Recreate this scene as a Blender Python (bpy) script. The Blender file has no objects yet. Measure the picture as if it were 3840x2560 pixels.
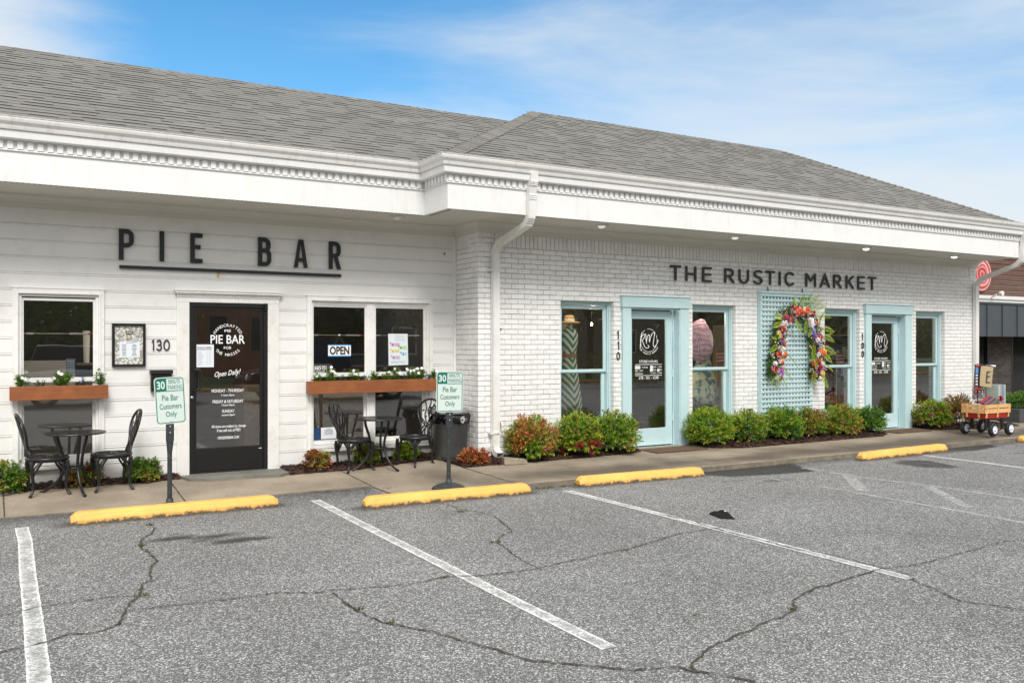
import bpy, math, random
from math import sin, cos, pi, radians as R
from mathutils import Vector, noise as mnoise
random.seed(7)
S = bpy.context.scene
COL = S.collection

# ------------------------------------------------------------------ camera
cam = bpy.data.cameras.new('camera'); camo = bpy.data.objects.new('camera', cam); COL.objects.link(camo)
cam.sensor_width = 36; cam.lens = 31.06; cam.shift_y = 0.0026; cam.clip_start = .05; cam.clip_end = 2000
camo.location = (0, 0, 1.62); camo.rotation_euler = (R(90), 0, R(-30.48)); S.camera = camo

# ------------------------------------------------------------------ light
SUN_EL, SUN_AZ = 46, 197           # azimuth measured clockwise from +Y
S.view_settings.view_transform = 'Standard'; S.view_settings.look = 'None'
S.view_settings.exposure = 0.60; S.view_settings.gamma = 1
W = bpy.data.worlds.new('World'); S.world = W; W.use_nodes = True
nt = W.node_tree; N = nt.nodes; L = nt.links; N.clear()
out = N.new('ShaderNodeOutputWorld'); bg = N.new('ShaderNodeBackground'); sky = N.new('ShaderNodeTexSky')
sky.sky_type = 'NISHITA'; sky.sun_disc = False; sky.sun_elevation = R(SUN_EL); sky.sun_rotation = R(SUN_AZ)
sky.air_density = 1.0; sky.dust_density = .6; sky.ozone_density = 2.5
bg.inputs[1].default_value = .13
tc = N.new('ShaderNodeTexCoord'); mp = N.new('ShaderNodeMapping'); mp.inputs['Scale'].default_value = (1.3, 1.3, 4.6)
mp.inputs['Rotation'].default_value = (.12, .2, .3)
nz = N.new('ShaderNodeTexNoise'); nz.inputs['Scale'].default_value = 1.15; nz.inputs['Detail'].default_value = 9
nz.inputs['Roughness'].default_value = .58; nz.inputs['Distortion'].default_value = .5
L.new(tc.outputs['Generated'], mp.inputs[0]); L.new(mp.outputs[0], nz.inputs[0])
# thin cloud gets thicker toward the right-hand horizon (direction +X) and overhead behind the camera
sx = N.new('ShaderNodeSeparateXYZ'); L.new(tc.outputs['Generated'], sx.inputs[0])
def wm(op, a, b=None, c=None):
    n = N.new('ShaderNodeMath'); n.operation = op
    for i, v in enumerate((a, b, c)):
        if v is None: continue
        if isinstance(v, (int, float)): n.inputs[i].default_value = v
        else: L.new(v, n.inputs[i])
    return n.outputs[0]
bias = wm('MULTIPLY', wm('SUBTRACT', sx.outputs[0], .50), .60)
low = wm('MULTIPLY', wm('SUBTRACT', .38, sx.outputs[2]), .42)
behind = wm('MAXIMUM', wm('MULTIPLY', wm('MAXIMUM', wm('SUBTRACT', .1, sx.outputs[1]), 0), 1.2), wm('MULTIPLY', wm('MAXIMUM', wm('SUBTRACT', sx.outputs[2], .5), 0), 1.3))
leftb = wm('MULTIPLY', wm('MAXIMUM', wm('SUBTRACT', .17, sx.outputs[0]), 0), 3.4)
cl = wm('ADD', wm('ADD', wm('ADD', nz.outputs[0], bias), wm('ADD', low, behind)), leftb)
rmp = N.new('ShaderNodeMapRange'); rmp.interpolation_type = 'SMOOTHSTEP'
rmp.inputs['From Min'].default_value = .42; rmp.inputs['From Max'].default_value = .92; rmp.inputs['To Max'].default_value = .93
L.new(cl, rmp.inputs['Value'])
mx = N.new('ShaderNodeMix'); mx.data_type = 'RGBA'; L.new(rmp.outputs[0], mx.inputs[0])
hs = N.new('ShaderNodeHueSaturation'); hs.inputs['Saturation'].default_value = 1.30; hs.inputs['Value'].default_value = .92; hs.inputs['Hue'].default_value = .490
L.new(sky.outputs[0], hs.inputs['Color']); L.new(hs.outputs[0], mx.inputs[6])
# cloud is brighter overhead and on the side the sun stands (behind the camera)
cb = N.new('ShaderNodeMapRange'); cb.inputs['From Min'].default_value = -.35; cb.inputs['From Max'].default_value = .75; cb.inputs['To Min'].default_value = 4.5; cb.inputs['To Max'].default_value = 6.6
L.new(wm('SUBTRACT', wm('MULTIPLY', sx.outputs[2], .9), sx.outputs[1]), cb.inputs['Value'])
cc = N.new('ShaderNodeMix'); cc.data_type = 'RGBA'; cc.inputs[6].default_value = (.90, .97, 1.03, 1); cc.inputs[7].default_value = (.985, .985, .98, 1)
cf = N.new('ShaderNodeMapRange'); cf.inputs['From Min'].default_value = 3.8; cf.inputs['From Max'].default_value = 6.0; L.new(cb.outputs[0], cf.inputs['Value']); L.new(cf.outputs[0], cc.inputs[0])
cv = N.new('ShaderNodeVectorMath'); cv.operation = 'SCALE'; L.new(cc.outputs[2], cv.inputs[0]); L.new(cb.outputs[0], cv.inputs['Scale']); L.new(cv.outputs[0], mx.inputs[7])
L.new(mx.outputs[2], bg.inputs[0]); L.new(bg.outputs[0], out.inputs[0])
sl = bpy.data.lights.new('sun', 'SUN'); sl.energy = 2.1; sl.angle = R(22); sl.color = (1, .965, .91)
so = bpy.data.objects.new('sun', sl); COL.objects.link(so)
dv = Vector((sin(R(SUN_AZ))*cos(R(SUN_EL)), cos(R(SUN_AZ))*cos(R(SUN_EL)), sin(R(SUN_EL))))
so.rotation_euler = dv.to_track_quat('Z', 'Y').to_euler(); so.location = dv*40

# ------------------------------------------------------------------ materials
MATS = {}
def mat(name, col, rough=.6, metal=0, var=0, vs=6, bump=0, bs=60, rnd=0, vcol=False, spec=.5, dirt=None, trans=0, emit=0):
    """var/vs: soft tone variation; rnd: per-face random tone; dirt=(colour, scale, amount)"""
    m = bpy.data.materials.new(name); m.use_nodes = True; t = m.node_tree; n = t.nodes; l = t.links
    p = n['Principled BSDF']; p.inputs['Roughness'].default_value = rough; p.inputs['Metallic'].default_value = metal
    p.inputs['Specular IOR Level'].default_value = spec
    co = n.new('ShaderNodeTexCoord').outputs['Object']
    c = None
    if vcol:
        a = n.new('ShaderNodeAttribute'); a.attribute_name = 'col'; c = a.outputs['Color']
    else:
        rgb = n.new('ShaderNodeRGB'); rgb.outputs[0].default_value = (*col, 1); c = rgb.outputs[0]
    def mul(c, fac):
        v = n.new('ShaderNodeVectorMath'); v.operation = 'SCALE'; l.new(c, v.inputs[0]); l.new(fac, v.inputs['Scale']); return v.outputs[0]
    if var:
        z = n.new('ShaderNodeTexNoise'); z.inputs['Scale'].default_value = vs; z.inputs['Detail'].default_value = 6; l.new(co, z.inputs[0])
        r = n.new('ShaderNodeMapRange'); r.inputs['From Min'].default_value = .3; r.inputs['From Max'].default_value = .7
        r.inputs['To Min'].default_value = 1-var; r.inputs['To Max'].default_value = 1+var; l.new(z.outputs[0], r.inputs[0]); c = mul(c, r.outputs[0])
    if rnd:
        a = n.new('ShaderNodeAttribute'); a.attribute_name = 'rnd'
        r = n.new('ShaderNodeMapRange'); r.inputs['To Min'].default_value = 1-rnd; r.inputs['To Max'].default_value = 1+rnd
        l.new(a.outputs['Fac'], r.inputs[0]); c = mul(c, r.outputs[0])
    if dirt:
        dc, ds, da = dirt
        z = n.new('ShaderNodeTexNoise'); z.inputs['Detail'].default_value = 8; z.inputs['Roughness'].default_value = .7
        if hasattr(ds, '__len__'): mpp = n.new('ShaderNodeMapping'); mpp.inputs['Scale'].default_value = ds; l.new(co, mpp.inputs[0]); l.new(mpp.outputs[0], z.inputs[0]); z.inputs['Scale'].default_value = 1
        else: z.inputs['Scale'].default_value = ds; l.new(co, z.inputs[0])
        r = n.new('ShaderNodeMapRange'); r.inputs['From Min'].default_value = .52; r.inputs['From Max'].default_value = .72; r.inputs['To Max'].default_value = da
        l.new(z.outputs[0], r.inputs[0]); k = n.new('ShaderNodeMix'); k.data_type = 'RGBA'; l.new(r.outputs[0], k.inputs[0]); l.new(c, k.inputs[6]); k.inputs[7].default_value = (*dc, 1); c = k.outputs[2]
    l.new(c, p.inputs['Base Color'])
    if bump:
        z = n.new('ShaderNodeTexNoise'); z.inputs['Scale'].default_value = bs; z.inputs['Detail'].default_value = 5; l.new(co, z.inputs[0])
        b = n.new('ShaderNodeBump'); b.inputs['Strength'].default_value = bump; b.inputs['Distance'].default_value = .01; l.new(z.outputs[0], b.inputs['Height']); l.new(b.outputs[0], p.inputs['Normal'])
    if trans:
        tr = n.new('ShaderNodeBsdfTranslucent'); l.new(c, tr.inputs[0]); ms = n.new('ShaderNodeMixShader'); ms.inputs[0].default_value = trans
        l.new(p.outputs[0], ms.inputs[1]); l.new(tr.outputs[0], ms.inputs[2]); l.new(ms.outputs[0], n['Material Output'].inputs[0])
    if emit:
        p.inputs['Emission Color'].default_value = (*col, 1); p.inputs['Emission Strength'].default_value = emit
    MATS[name] = m; return m
WHITE = mat('white_paint', (.74,.73,.70), .45, var=.04, vs=2, bump=.06, bs=25, dirt=((.42,.38,.31), 3, .22))
SIDING = mat('siding_paint', (.785,.778,.755), .42, var=.03, vs=1.5, bump=.08, bs=14, dirt=((.48,.44,.37), 5, .22))
TRIM = mat('trim_paint', (.79,.78,.755), .42, var=.03, vs=4, bump=.05, bs=30, dirt=((.36,.31,.25), 9, .3))
FASCIA = mat('fascia_paint', (.78,.778,.765), .5, var=.03, vs=3, bump=.12, bs=18, dirt=((.50,.47,.41), (9,9,1.6), .28))
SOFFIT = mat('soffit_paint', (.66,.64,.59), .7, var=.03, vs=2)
GUTTER = mat('gutter_metal', (.76,.75,.72), .33, var=.05, vs=3, dirt=((.36,.31,.25), (16,16,2.5), .38))
BRICKW = mat('painted_brick', (.82,.815,.80), .5, var=.05, vs=9, bump=.35, bs=70, rnd=.045, dirt=((.50,.45,.38), 14, .35))
MORTAR = mat('painted_mortar', (.40,.37,.325), .8, var=.15, vs=20)
BLUE = mat('pale_blue_paint', (.50,.665,.69), .42, var=.03, vs=5, bump=.05, bs=25, dirt=((.34,.50,.51), 7, .3))
BLACKM = mat('black_metal_frame', (.009,.0085,.008), .38, var=.1)
BLACKL = mat('black_sign_paint', (.012,.016,.016), .5, var=.1)
CHARL = mat('charcoal_sign_metal', (.035,.035,.035), .45)
IRON = mat('black_cast_metal', (.018,.018,.018), .33, metal=.2, var=.2, vs=40, bump=.2, bs=120)
SHING = mat('asphalt_shingle', (.205,.197,.176), .9, var=.10, vs=1.1, bump=.5, bs=260, rnd=.11)
SHEDGE = mat('shingle_shadow_edge', (.045,.042,.038), .95)  # cut edges coloured near black to draw the shadow line under each course
WOOD = mat('stained_cedar', (.27,.088,.027), .5, var=.18, vs=6, bump=.15, bs=60, dirt=((.13,.04,.014), (3,30,55), .8))
PINE = mat('pale_wood', (.72,.42,.17), .5, var=.1, vs=15)
OLDWOOD = mat('weathered_wood', (.25,.21,.15), .8, var=.25, vs=25, bump=.3, bs=60)
SOIL = mat('soil', (.03,.02,.014), .95, bump=.5, bs=60)
MULCH = mat('dark_mulch', (.055,.024,.015), .95, var=.5, vs=45, bump=1, bs=90, rnd=.6)
LEAF = mat('leaf', (.1,.2,.02), .45, vcol=True, trans=.28, var=.12, vs=8)
PETAL = mat('petal', (1,1,1), .6, vcol=True, trans=.2)
PAINTV = mat('coloured_paint', (1,1,1), .5, vcol=True)
GREYP = mat('grey_plastic', (.115,.118,.12), .5, var=.12, vs=5, bump=.08, bs=80)
LIDP = mat('grey_lid_plastic', (.20,.205,.21), .5, var=.1)
BAG = mat('black_bag', (.006,.006,.007), .25, bump=.6, bs=30)
POST = mat('dark_post', (.028,.034,.037), .55, var=.25, vs=20, dirt=((.16,.16,.15), 30, .3))
SIGNW = mat('sign_white', (.62,.71,.67), .35)
SIGNG = mat('sign_green', (.004,.16,.105), .4)
LETW = mat('white_vinyl', (.85,.85,.85), .5)
PAPER = mat('paper', (.72,.76,.80), .6)
INK = mat('ink', (.05,.05,.06), .6)
RUBBER = mat('rubber', (.012,.012,.013), .7, bump=.3, bs=80)
RED = mat('red_enamel', (.42,.012,.015), .3)
RIM = mat('white_rim', (.66,.70,.82), .4)
CHROME = mat('brushed_steel', (.6,.6,.58), .3, metal=1)
MATB = mat('brown_doormat', (.105,.060,.033), .95, var=.2, vs=30, bump=.8, bs=200)
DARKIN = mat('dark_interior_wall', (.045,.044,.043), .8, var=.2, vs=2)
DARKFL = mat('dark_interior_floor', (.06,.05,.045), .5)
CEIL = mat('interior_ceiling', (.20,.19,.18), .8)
BARK = mat('bark', (.07,.055,.04), .9, var=.3, vs=20)
CURBD = mat('curb_concrete', (.17,.145,.11), .9, var=.3, vs=8, bump=.4, bs=80)

def glassmat(name, tint=.93, k=1.5, add=.03):
    m = bpy.data.materials.new(name); m.use_nodes = True; t = m.node_tree; n = t.nodes; l = t.links; n.clear()
    o = n.new('ShaderNodeOutputMaterial'); tr = n.new('ShaderNodeBsdfTransparent'); tr.inputs[0].default_value = (tint, tint, tint*.99, 1)
    g = n.new('ShaderNodeBsdfGlossy'); g.inputs['Roughness'].default_value = .01; g.inputs[0].default_value = (1, 1, 1, 1)
    co = n.new('ShaderNodeTexCoord'); z = n.new('ShaderNodeTexNoise'); z.inputs['Scale'].default_value = 1.3; l.new(co.outputs['Object'], z.inputs[0])
    b = n.new('ShaderNodeBump'); b.inputs['Strength'].default_value = .04; b.inputs['Distance'].default_value = .02; l.new(z.outputs[0], b.inputs['Height']); l.new(b.outputs[0], g.inputs['Normal'])
    f = n.new('ShaderNodeFresnel'); f.inputs[0].default_value = 1.5
    a = n.new('ShaderNodeMath'); a.operation = 'MULTIPLY_ADD'; a.inputs[1].default_value = k; a.inputs[2].default_value = add; l.new(f.outputs[0], a.inputs[0])
    mxx = n.new('ShaderNodeMixShader'); l.new(a.outputs[0], mxx.inputs[0]); l.new(tr.outputs[0], mxx.inputs[1]); l.new(g.outputs[0], mxx.inputs[2]); l.new(mxx.outputs[0], o.inputs[0])
    return m
GLASS = glassmat('window_glass', .93, 2.2, .115)

def nodes_of(name, rough=.7):
    m = bpy.data.materials.new(name); m.use_nodes = True; t = m.node_tree
    p = t.nodes['Principled BSDF']; p.inputs['Roughness'].default_value = rough
    return m, t.nodes, t.links, p
def asphalt():
    m, n, l, p = nodes_of('asphalt', .85)
    co = n.new('ShaderNodeTexCoord').outputs['Object']
    v = n.new('ShaderNodeTexVoronoi'); v.inputs['Scale'].default_value = 128; l.new(co, v.inputs[0])
    v2 = n.new('ShaderNodeTexVoronoi'); v2.inputs['Scale'].default_value = 290; l.new(co, v2.inputs[0])
    s1 = n.new('ShaderNodeSeparateColor'); l.new(v.outputs['Color'], s1.inputs[0]); s2 = n.new('ShaderNodeSeparateColor'); l.new(v2.outputs['Color'], s2.inputs[0])
    def mth(op, a, b=None):
        k = n.new('ShaderNodeMath'); k.operation = op
        for i, q in enumerate((a, b)):
            if q is None: continue
            if isinstance(q, (int, float)): k.inputs[i].default_value = q
            else: l.new(q, k.inputs[i])
        return k.outputs[0]
    st = mth('ADD', mth('MULTIPLY', mth('POWER', s1.outputs[0], 2.0), .62), mth('MULTIPLY', s2.outputs[0], .38))
    r = n.new('ShaderNodeValToRGB'); l.new(st, r.inputs[0]); e = r.color_ramp.elements
    e[0].position = 0; e[0].color = (.035,.034,.033,1); e[1].position = .88; e[1].color = (.72,.715,.70,1)
    k = e.new(.3); k.color = (.130,.128,.123,1)
    k = e.new(.6); k.color = (.262,.258,.250,1)
    nb = n.new('ShaderNodeTexNoise'); nb.inputs['Scale'].default_value = .55; nb.inputs['Detail'].default_value = 7; nb.inputs['Roughness'].default_value = .65; l.new(co, nb.inputs[0])
    mr = n.new('ShaderNodeMapRange'); mr.inputs['From Min'].default_value = .3; mr.inputs['From Max'].default_value = .7; mr.inputs['To Min'].default_value = .84; mr.inputs['To Max'].default_value = 1.20; l.new(nb.outputs[0], mr.inputs[0])
    a = n.new('ShaderNodeAttribute'); a.attribute_name = 'wet'
    nf = n.new('ShaderNodeTexNoise'); nf.inputs['Scale'].default_value = 9; nf.inputs['Detail'].default_value = 6; l.new(co, nf.inputs[0])
    w0 = mth('MULTIPLY_ADD', mth('SUBTRACT', nf.outputs[0], .5), .5); 
    w = n.new('ShaderNodeMapRange'); w.inputs['From Min'].default_value = .12; w.inputs['From Max'].default_value = .8
    l.new(mth('ADD', a.outputs['Fac'], mth('MULTIPLY', mth('SUBTRACT', nf.outputs[0], .5), mth('MULTIPLY', a.outputs['Fac'], 1.2))), w.inputs[0])
    dk = mth('SUBTRACT', 1, mth('MULTIPLY', w.outputs[0], .8))
    sc = n.new('ShaderNodeVectorMath'); sc.operation = 'SCALE'; l.new(r.outputs[0], sc.inputs[0]); l.new(mth('MULTIPLY', mr.outputs[0], dk), sc.inputs['Scale'])
    l.new(sc.outputs[0], p.inputs['Base Color'])
    l.new(mth('SUBTRACT', .88, mth('MULTIPLY', w.outputs[0], .3)), p.inputs['Roughness'])
    b = n.new('ShaderNodeBump'); b.inputs['Strength'].default_value = .55; b.inputs['Distance'].default_value = .004; l.new(st, b.inputs['Height']); l.new(b.outputs[0], p.inputs['Normal'])
    p.inputs['Specular IOR Level'].default_value = .35
    return m
ASPH = asphalt()
def concrete():
    m, n, l, p = nodes_of('sidewalk_concrete', .85)
    co = n.new('ShaderNodeTexCoord').outputs['Object']
    big = n.new('ShaderNodeTexNoise'); big.inputs['Scale'].default_value = .9; big.inputs['Detail'].default_value = 8; big.inputs['Roughness'].default_value = .6; l.new(co, big.inputs[0])
    a = n.new('ShaderNodeAttribute'); a.attribute_name = 'wet'
    ad = n.new('ShaderNodeMath'); ad.operation = 'MULTIPLY_ADD'; l.new(a.outputs['Fac'], ad.inputs[0]); ad.inputs[1].default_value = -.34; l.new(big.outputs[0], ad.inputs[2])
    r = n.new('ShaderNodeValToRGB'); l.new(ad.outputs[0], r.inputs[0]); e = r.color_ramp.elements
    e[0].position = .18; e[0].color = (.105,.085,.062,1); e[1].position = .62; e[1].color = (.36,.30,.225,1)
    k = e.new(.42); k.color = (.25,.205,.15,1)
    fine = n.new('ShaderNodeTexVoronoi'); fine.inputs['Scale'].default_value = 130; l.new(co, fine.inputs[0])
    s1 = n.new('ShaderNodeSeparateColor'); l.new(fine.outputs['Color'], s1.inputs[0])
    mr = n.new('ShaderNodeMapRange'); mr.inputs['To Min'].default_value = .80; mr.inputs['To Max'].default_value = 1.18; l.new(s1.outputs[0], mr.inputs[0])
    sc = n.new('ShaderNodeVectorMath'); sc.operation = 'SCALE'; l.new(r.outputs[0], sc.inputs[0]); l.new(mr.outputs[0], sc.inputs['Scale']); l.new(sc.outputs[0], p.inputs['Base Color'])
    b = n.new('ShaderNodeBump'); b.inputs['Strength'].default_value = .3; b.inputs['Distance'].default_value = .003; l.new(s1.outputs[0], b.inputs['Height']); l.new(b.outputs[0], p.inputs['Normal'])
    return m
CONC = concrete()
def linepaint(name='road_line_paint', wear=.46, col=(.74,.74,.70)):
    m, n, l, p = nodes_of(name, .7)
    co = n.new('ShaderNodeTexCoord').outputs['Object']
    v = n.new('ShaderNodeTexVoronoi'); v.inputs['Scale'].default_value = 88; l.new(co, v.inputs[0])
    s1 = n.new('ShaderNodeSeparateColor'); l.new(v.outputs['Color'], s1.inputs[0])
    z = n.new('ShaderNodeTexNoise'); z.inputs['Scale'].default_value = 7; z.inputs['Detail'].default_value = 9; z.inputs['Roughness'].default_value = .75; l.new(co, z.inputs[0])
    a = n.new('ShaderNodeAttribute'); a.attribute_name = 'edge'
    q = n.new('ShaderNodeMath'); q.operation = 'MULTIPLY_ADD'; l.new(a.outputs['Fac'], q.inputs[0]); q.inputs[1].default_value = .30; l.new(z.outputs[0], q.inputs[2])
    q2 = n.new('ShaderNodeMath'); q2.operation = 'MULTIPLY_ADD'; l.new(s1.outputs[0], q2.inputs[0]); q2.inputs[1].default_value = -.30; l.new(q.outputs[0], q2.inputs[2])
    r = n.new('ShaderNodeMapRange'); r.inputs['From Min'].default_value = wear-.28; r.inputs['From Max'].default_value = wear+.10; l.new(q2.outputs[0], r.inputs[0])
    k = n.new('ShaderNodeMix'); k.data_type = 'RGBA'; l.new(r.outputs[0], k.inputs[0]); k.inputs[6].default_value = (.27,.265,.255,1); k.inputs[7].default_value = (*col,1)
    l.new(k.outputs[2], p.inputs['Base Color']); return m
LINE = linepaint(wear=.53, col=(.80,.80,.77))
FADED = bpy.data.materials.new('faded_line_paint'); FADED.use_nodes = True
def faded(m):
    n = m.node_tree.nodes; l = m.node_tree.links; p = n['Principled BSDF']; p.inputs['Base Color'].default_value = (.62,.62,.60,1); p.inputs['Roughness'].default_value = .8
    co = n.new('ShaderNodeTexCoord').outputs['Object']; z = n.new('ShaderNodeTexNoise'); z.inputs['Scale'].default_value = 14; z.inputs['Detail'].default_value = 9; z.inputs['Roughness'].default_value = .8; l.new(co, z.inputs[0])
    r = n.new('ShaderNodeMapRange'); r.inputs['From Min'].default_value = .40; r.inputs['From Max'].default_value = .66; r.inputs['To Max'].default_value = .8; l.new(z.outputs[0], r.inputs[0]); l.new(r.outputs[0], p.inputs['Alpha'])
faded(FADED)
CRACK = mat('crack_dirt', (.060,.048,.030), .95, var=.4, vs=12, dirt=((.10,.11,.03), 6, .8))
def yellowstop():
    m, n, l, p = nodes_of('yellow_stop_paint', .6)
    tcn = n.new('ShaderNodeTexCoord'); co = tcn.outputs['Object']
    z = n.new('ShaderNodeTexNoise'); z.inputs['Scale'].default_value = 14; z.inputs['Detail'].default_value = 10; z.inputs['Roughness'].default_value = .75; l.new(co, z.inputs[0])
    s = n.new('ShaderNodeSeparateXYZ'); l.new(co, s.inputs[0])
    q = n.new('ShaderNodeMath'); q.operation = 'MULTIPLY_ADD'; l.new(s.outputs[2], q.inputs[0]); q.inputs[1].default_value = 6.2; l.new(z.outputs[0], q.inputs[2])
    r = n.new('ShaderNodeValToRGB'); l.new(q.outputs[0], r.inputs[0]); e = r.color_ramp.elements
    e[0].position = .53; e[0].color = (.10,.072,.035,1); e[1].position = .82; e[1].color = (.84,.455,.10,1)
    k = e.new(.585); k.color = (.22,.14,.05,1); k = e.new(.65); k.color = (.66,.36,.10,1)
    zz = n.new('ShaderNodeTexNoise'); zz.inputs['Scale'].default_value = 3; zz.inputs['Detail'].default_value = 8; l.new(co, zz.inputs[0])
    mr = n.new('ShaderNodeMapRange'); mr.inputs['From Min'].default_value = .3; mr.inputs['From Max'].default_value = .7; mr.inputs['To Min'].default_value = .85; mr.inputs['To Max'].default_value = 1.12; l.new(zz.outputs[0], mr.inputs[0])
    sc = n.new('ShaderNodeVectorMath'); sc.operation = 'SCALE'; l.new(r.outputs[0], sc.inputs[0]); l.new(mr.outputs[0], sc.inputs['Scale']); l.new(sc.outputs[0], p.inputs['Base Color'])
    b = n.new('ShaderNodeBump'); b.inputs['Strength'].default_value = .5; b.inputs['Distance'].default_value = .006; l.new(z.outputs[0], b.inputs['Height']); l.new(b.outputs[0], p.inputs['Normal'])
    return m
YELLOW = yellowstop()

# ------------------------------------------------------------------ mesh builder
class MB:
    def __init__(s): s.v = []; s.f = []; s.r = []; s.c = []; s.mi = []; s.m = 0; s.cur = (1,1,1); s.rr = None; s.va = {}
    def vert(s, p): s.v.append(tuple(p)); return len(s.v)-1
    def face(s, idx):
        s.f.append(tuple(idx)); s.r.append(random.random() if s.rr is None else s.rr); s.c.append(s.cur); s.mi.append(s.m)
    def poly(s, pts): b = len(s.v); s.v += [tuple(p) for p in pts]; s.face(range(b, b+len(pts)))
    def box(s, x0, x1, y0, y1, z0, z1, tf=None):
        P = [(x0,y0,z0),(x1,y0,z0),(x1,y1,z0),(x0,y1,z0),(x0,y0,z1),(x1,y0,z1),(x1,y1,z1),(x0,y1,z1)]
        if tf: P = [tf(p) for p in P]
        b = len(s.v); s.v += [tuple(p) for p in P]; rr = s.rr
        if rr is None: s.rr = random.random()
        for f in ((0,3,2,1),(4,5,6,7),(0,1,5,4),(1,2,6,5),(2,3,7,6),(3,0,4,7)): s.face([b+i for i in f])
        s.rr = rr
    def prism(s, pts, y0, y1):           # outline in XZ (counter-clockwise seen from -Y), extruded along Y
        b = len(s.v); n = len(pts); s.v += [(x,y0,z) for x,z in pts]+[(x,y1,z) for x,z in pts]
        s.face(range(b, b+n)); s.face(range(b+2*n-1, b+n-1, -1))
        for i in range(n): j = (i+1)%n; s.face((b+i, b+n+i, b+n+j, b+j))
    def slab(s, pts, z0, z1):            # outline in XY extruded along Z
        b = len(s.v); n = len(pts); s.v += [(x,y,z1) for x,y in pts]+[(x,y,z0) for x,y in pts]
        s.face(range(b, b+n)); s.face(range(b+2*n-1, b+n-1, -1))
        for i in range(n): j = (i+1)%n; s.face((b+i, b+n+i, b+n+j, b+j))
    def tube(s, pts, rad, n=8, flat=1.0, cap=True):
        pts = [Vector(p) for p in pts]; k = len(pts)
        if not hasattr(rad, '__len__'): rad = [rad]*k
        b = len(s.v); up = None
        for i in range(k):
            d = (pts[min(i+1,k-1)]-pts[max(i-1,0)]).normalized()
            if up is None: up = Vector((0,0,1)) if abs(d.z) < .9 else Vector((1,0,0))
            a = d.cross(up).normalized(); up = a.cross(d).normalized()
            for j in range(n):
                t = 2*pi*j/n; s.v.append(tuple(pts[i]+a*cos(t)*rad[i]+up*sin(t)*rad[i]*flat))
        for i in range(k-1):
            for j in range(n):
                q = (j+1)%n; s.face((b+i*n+j, b+i*n+q, b+(i+1)*n+q, b+(i+1)*n+j))
        if cap: s.face([b+j for j in range(n-1,-1,-1)]); s.face([b+(k-1)*n+j for j in range(n)])
    def lathe(s, prof, n=24, c=(0,0,0), axis='z', wob=None):
        b = len(s.v); k = len(prof)
        for i,(r,h) in enumerate(prof):
            for j in range(n):
                t = 2*pi*j/n; rr = r*(wob(t,h) if wob else 1)
                if axis == 'z': p = (c[0]+rr*cos(t), c[1]+rr*sin(t), c[2]+h)
                elif axis == 'y': p = (c[0]+rr*cos(t), c[1]+h, c[2]+rr*sin(t))
                else: p = (c[0]+h, c[1]+rr*cos(t), c[2]+rr*sin(t))
                s.v.append(p)
        for i in range(k-1):
            for j in range(n):
                q = (j+1)%n; s.face((b+i*n+j, b+i*n+q, b+(i+1)*n+q, b+(i+1)*n+j))
        s.face([b+j for j in range(n-1,-1,-1)]); s.face([b+(k-1)*n+j for j in range(n)])
    def grid(s, nx, ny, fn):
        b = len(s.v)
        for j in range(ny+1):
            for i in range(nx+1): s.v.append(tuple(fn(i/nx, j/ny)))
        for j in range(ny):
            for i in range(nx): a = b+j*(nx+1)+i; s.face((a, a+1, a+nx+2, a+nx+1))
    def build(s, name, mats, parent=None, smooth=False, bevel=0, world=True, label=None, cat=None, group=None, kind=None, fix=False):
        me = bpy.data.meshes.new(name)
        o_ = Vector((0,0,0)); p = parent
        while p is not None and world: o_ += p.location; p = p.parent
        vs = s.v if o_.length == 0 else [(x-o_.x, y-o_.y, z-o_.z) for x,y,z in s.v]
        me.from_pydata(vs, [], s.f)
        if not hasattr(mats, '__len__'): mats = [mats]
        for m in mats: me.materials.append(m)
        if len(mats) > 1: me.polygons.foreach_set('material_index', s.mi)
        a = me.attributes.new('rnd', 'FLOAT', 'FACE'); a.data.foreach_set('value', s.r)
        a = me.attributes.new('col', 'FLOAT_COLOR', 'FACE'); a.data.foreach_set('color', [x for c in s.c for x in (*c[:3],1)])
        for k, vals in s.va.items():
            a = me.attributes.new(k, 'FLOAT', 'POINT'); a.data.foreach_set('value', vals)
        if smooth: me.polygons.foreach_set('use_smooth', [True]*len(s.f))
        me.update(); me.validate()
        o = bpy.data.objects.new(name, me); COL.objects.link(o)
        if parent is not None: o.parent = parent
        if bevel:
            bm = o.modifiers.new('bevel', 'BEVEL'); bm.width = bevel; bm.segments = 2; bm.limit_method = 'ANGLE'; bm.angle_limit = R(40)
        tag(o, label, cat, group, kind)
        return o
def tag(o, label=None, cat=None, group=None, kind=None):
    if label: o['label'] = label
    if cat: o['category'] = cat
    if group: o['group'] = group
    if kind: o['kind'] = kind
    return o
def thing(name, loc=(0,0,0), rz=0, label=None, cat=None, group=None):
    o = bpy.data.objects.new(name, None); COL.objects.link(o); o.location = loc; o.rotation_euler = (0,0,rz); o.empty_display_size = .1
    return tag(o, label, cat, group)
def dup(o, loc=None, rz=None, label=None, parent=None):
    c = o.copy(); COL.objects.link(c)
    if parent is not None: c.parent = parent
    if loc is not None: c.location = loc
    if rz is not None: c.rotation_euler = (0,0,rz)
    if label: c['label'] = label
    for ch in o.children: dup(ch, parent=c)
    return c

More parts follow.
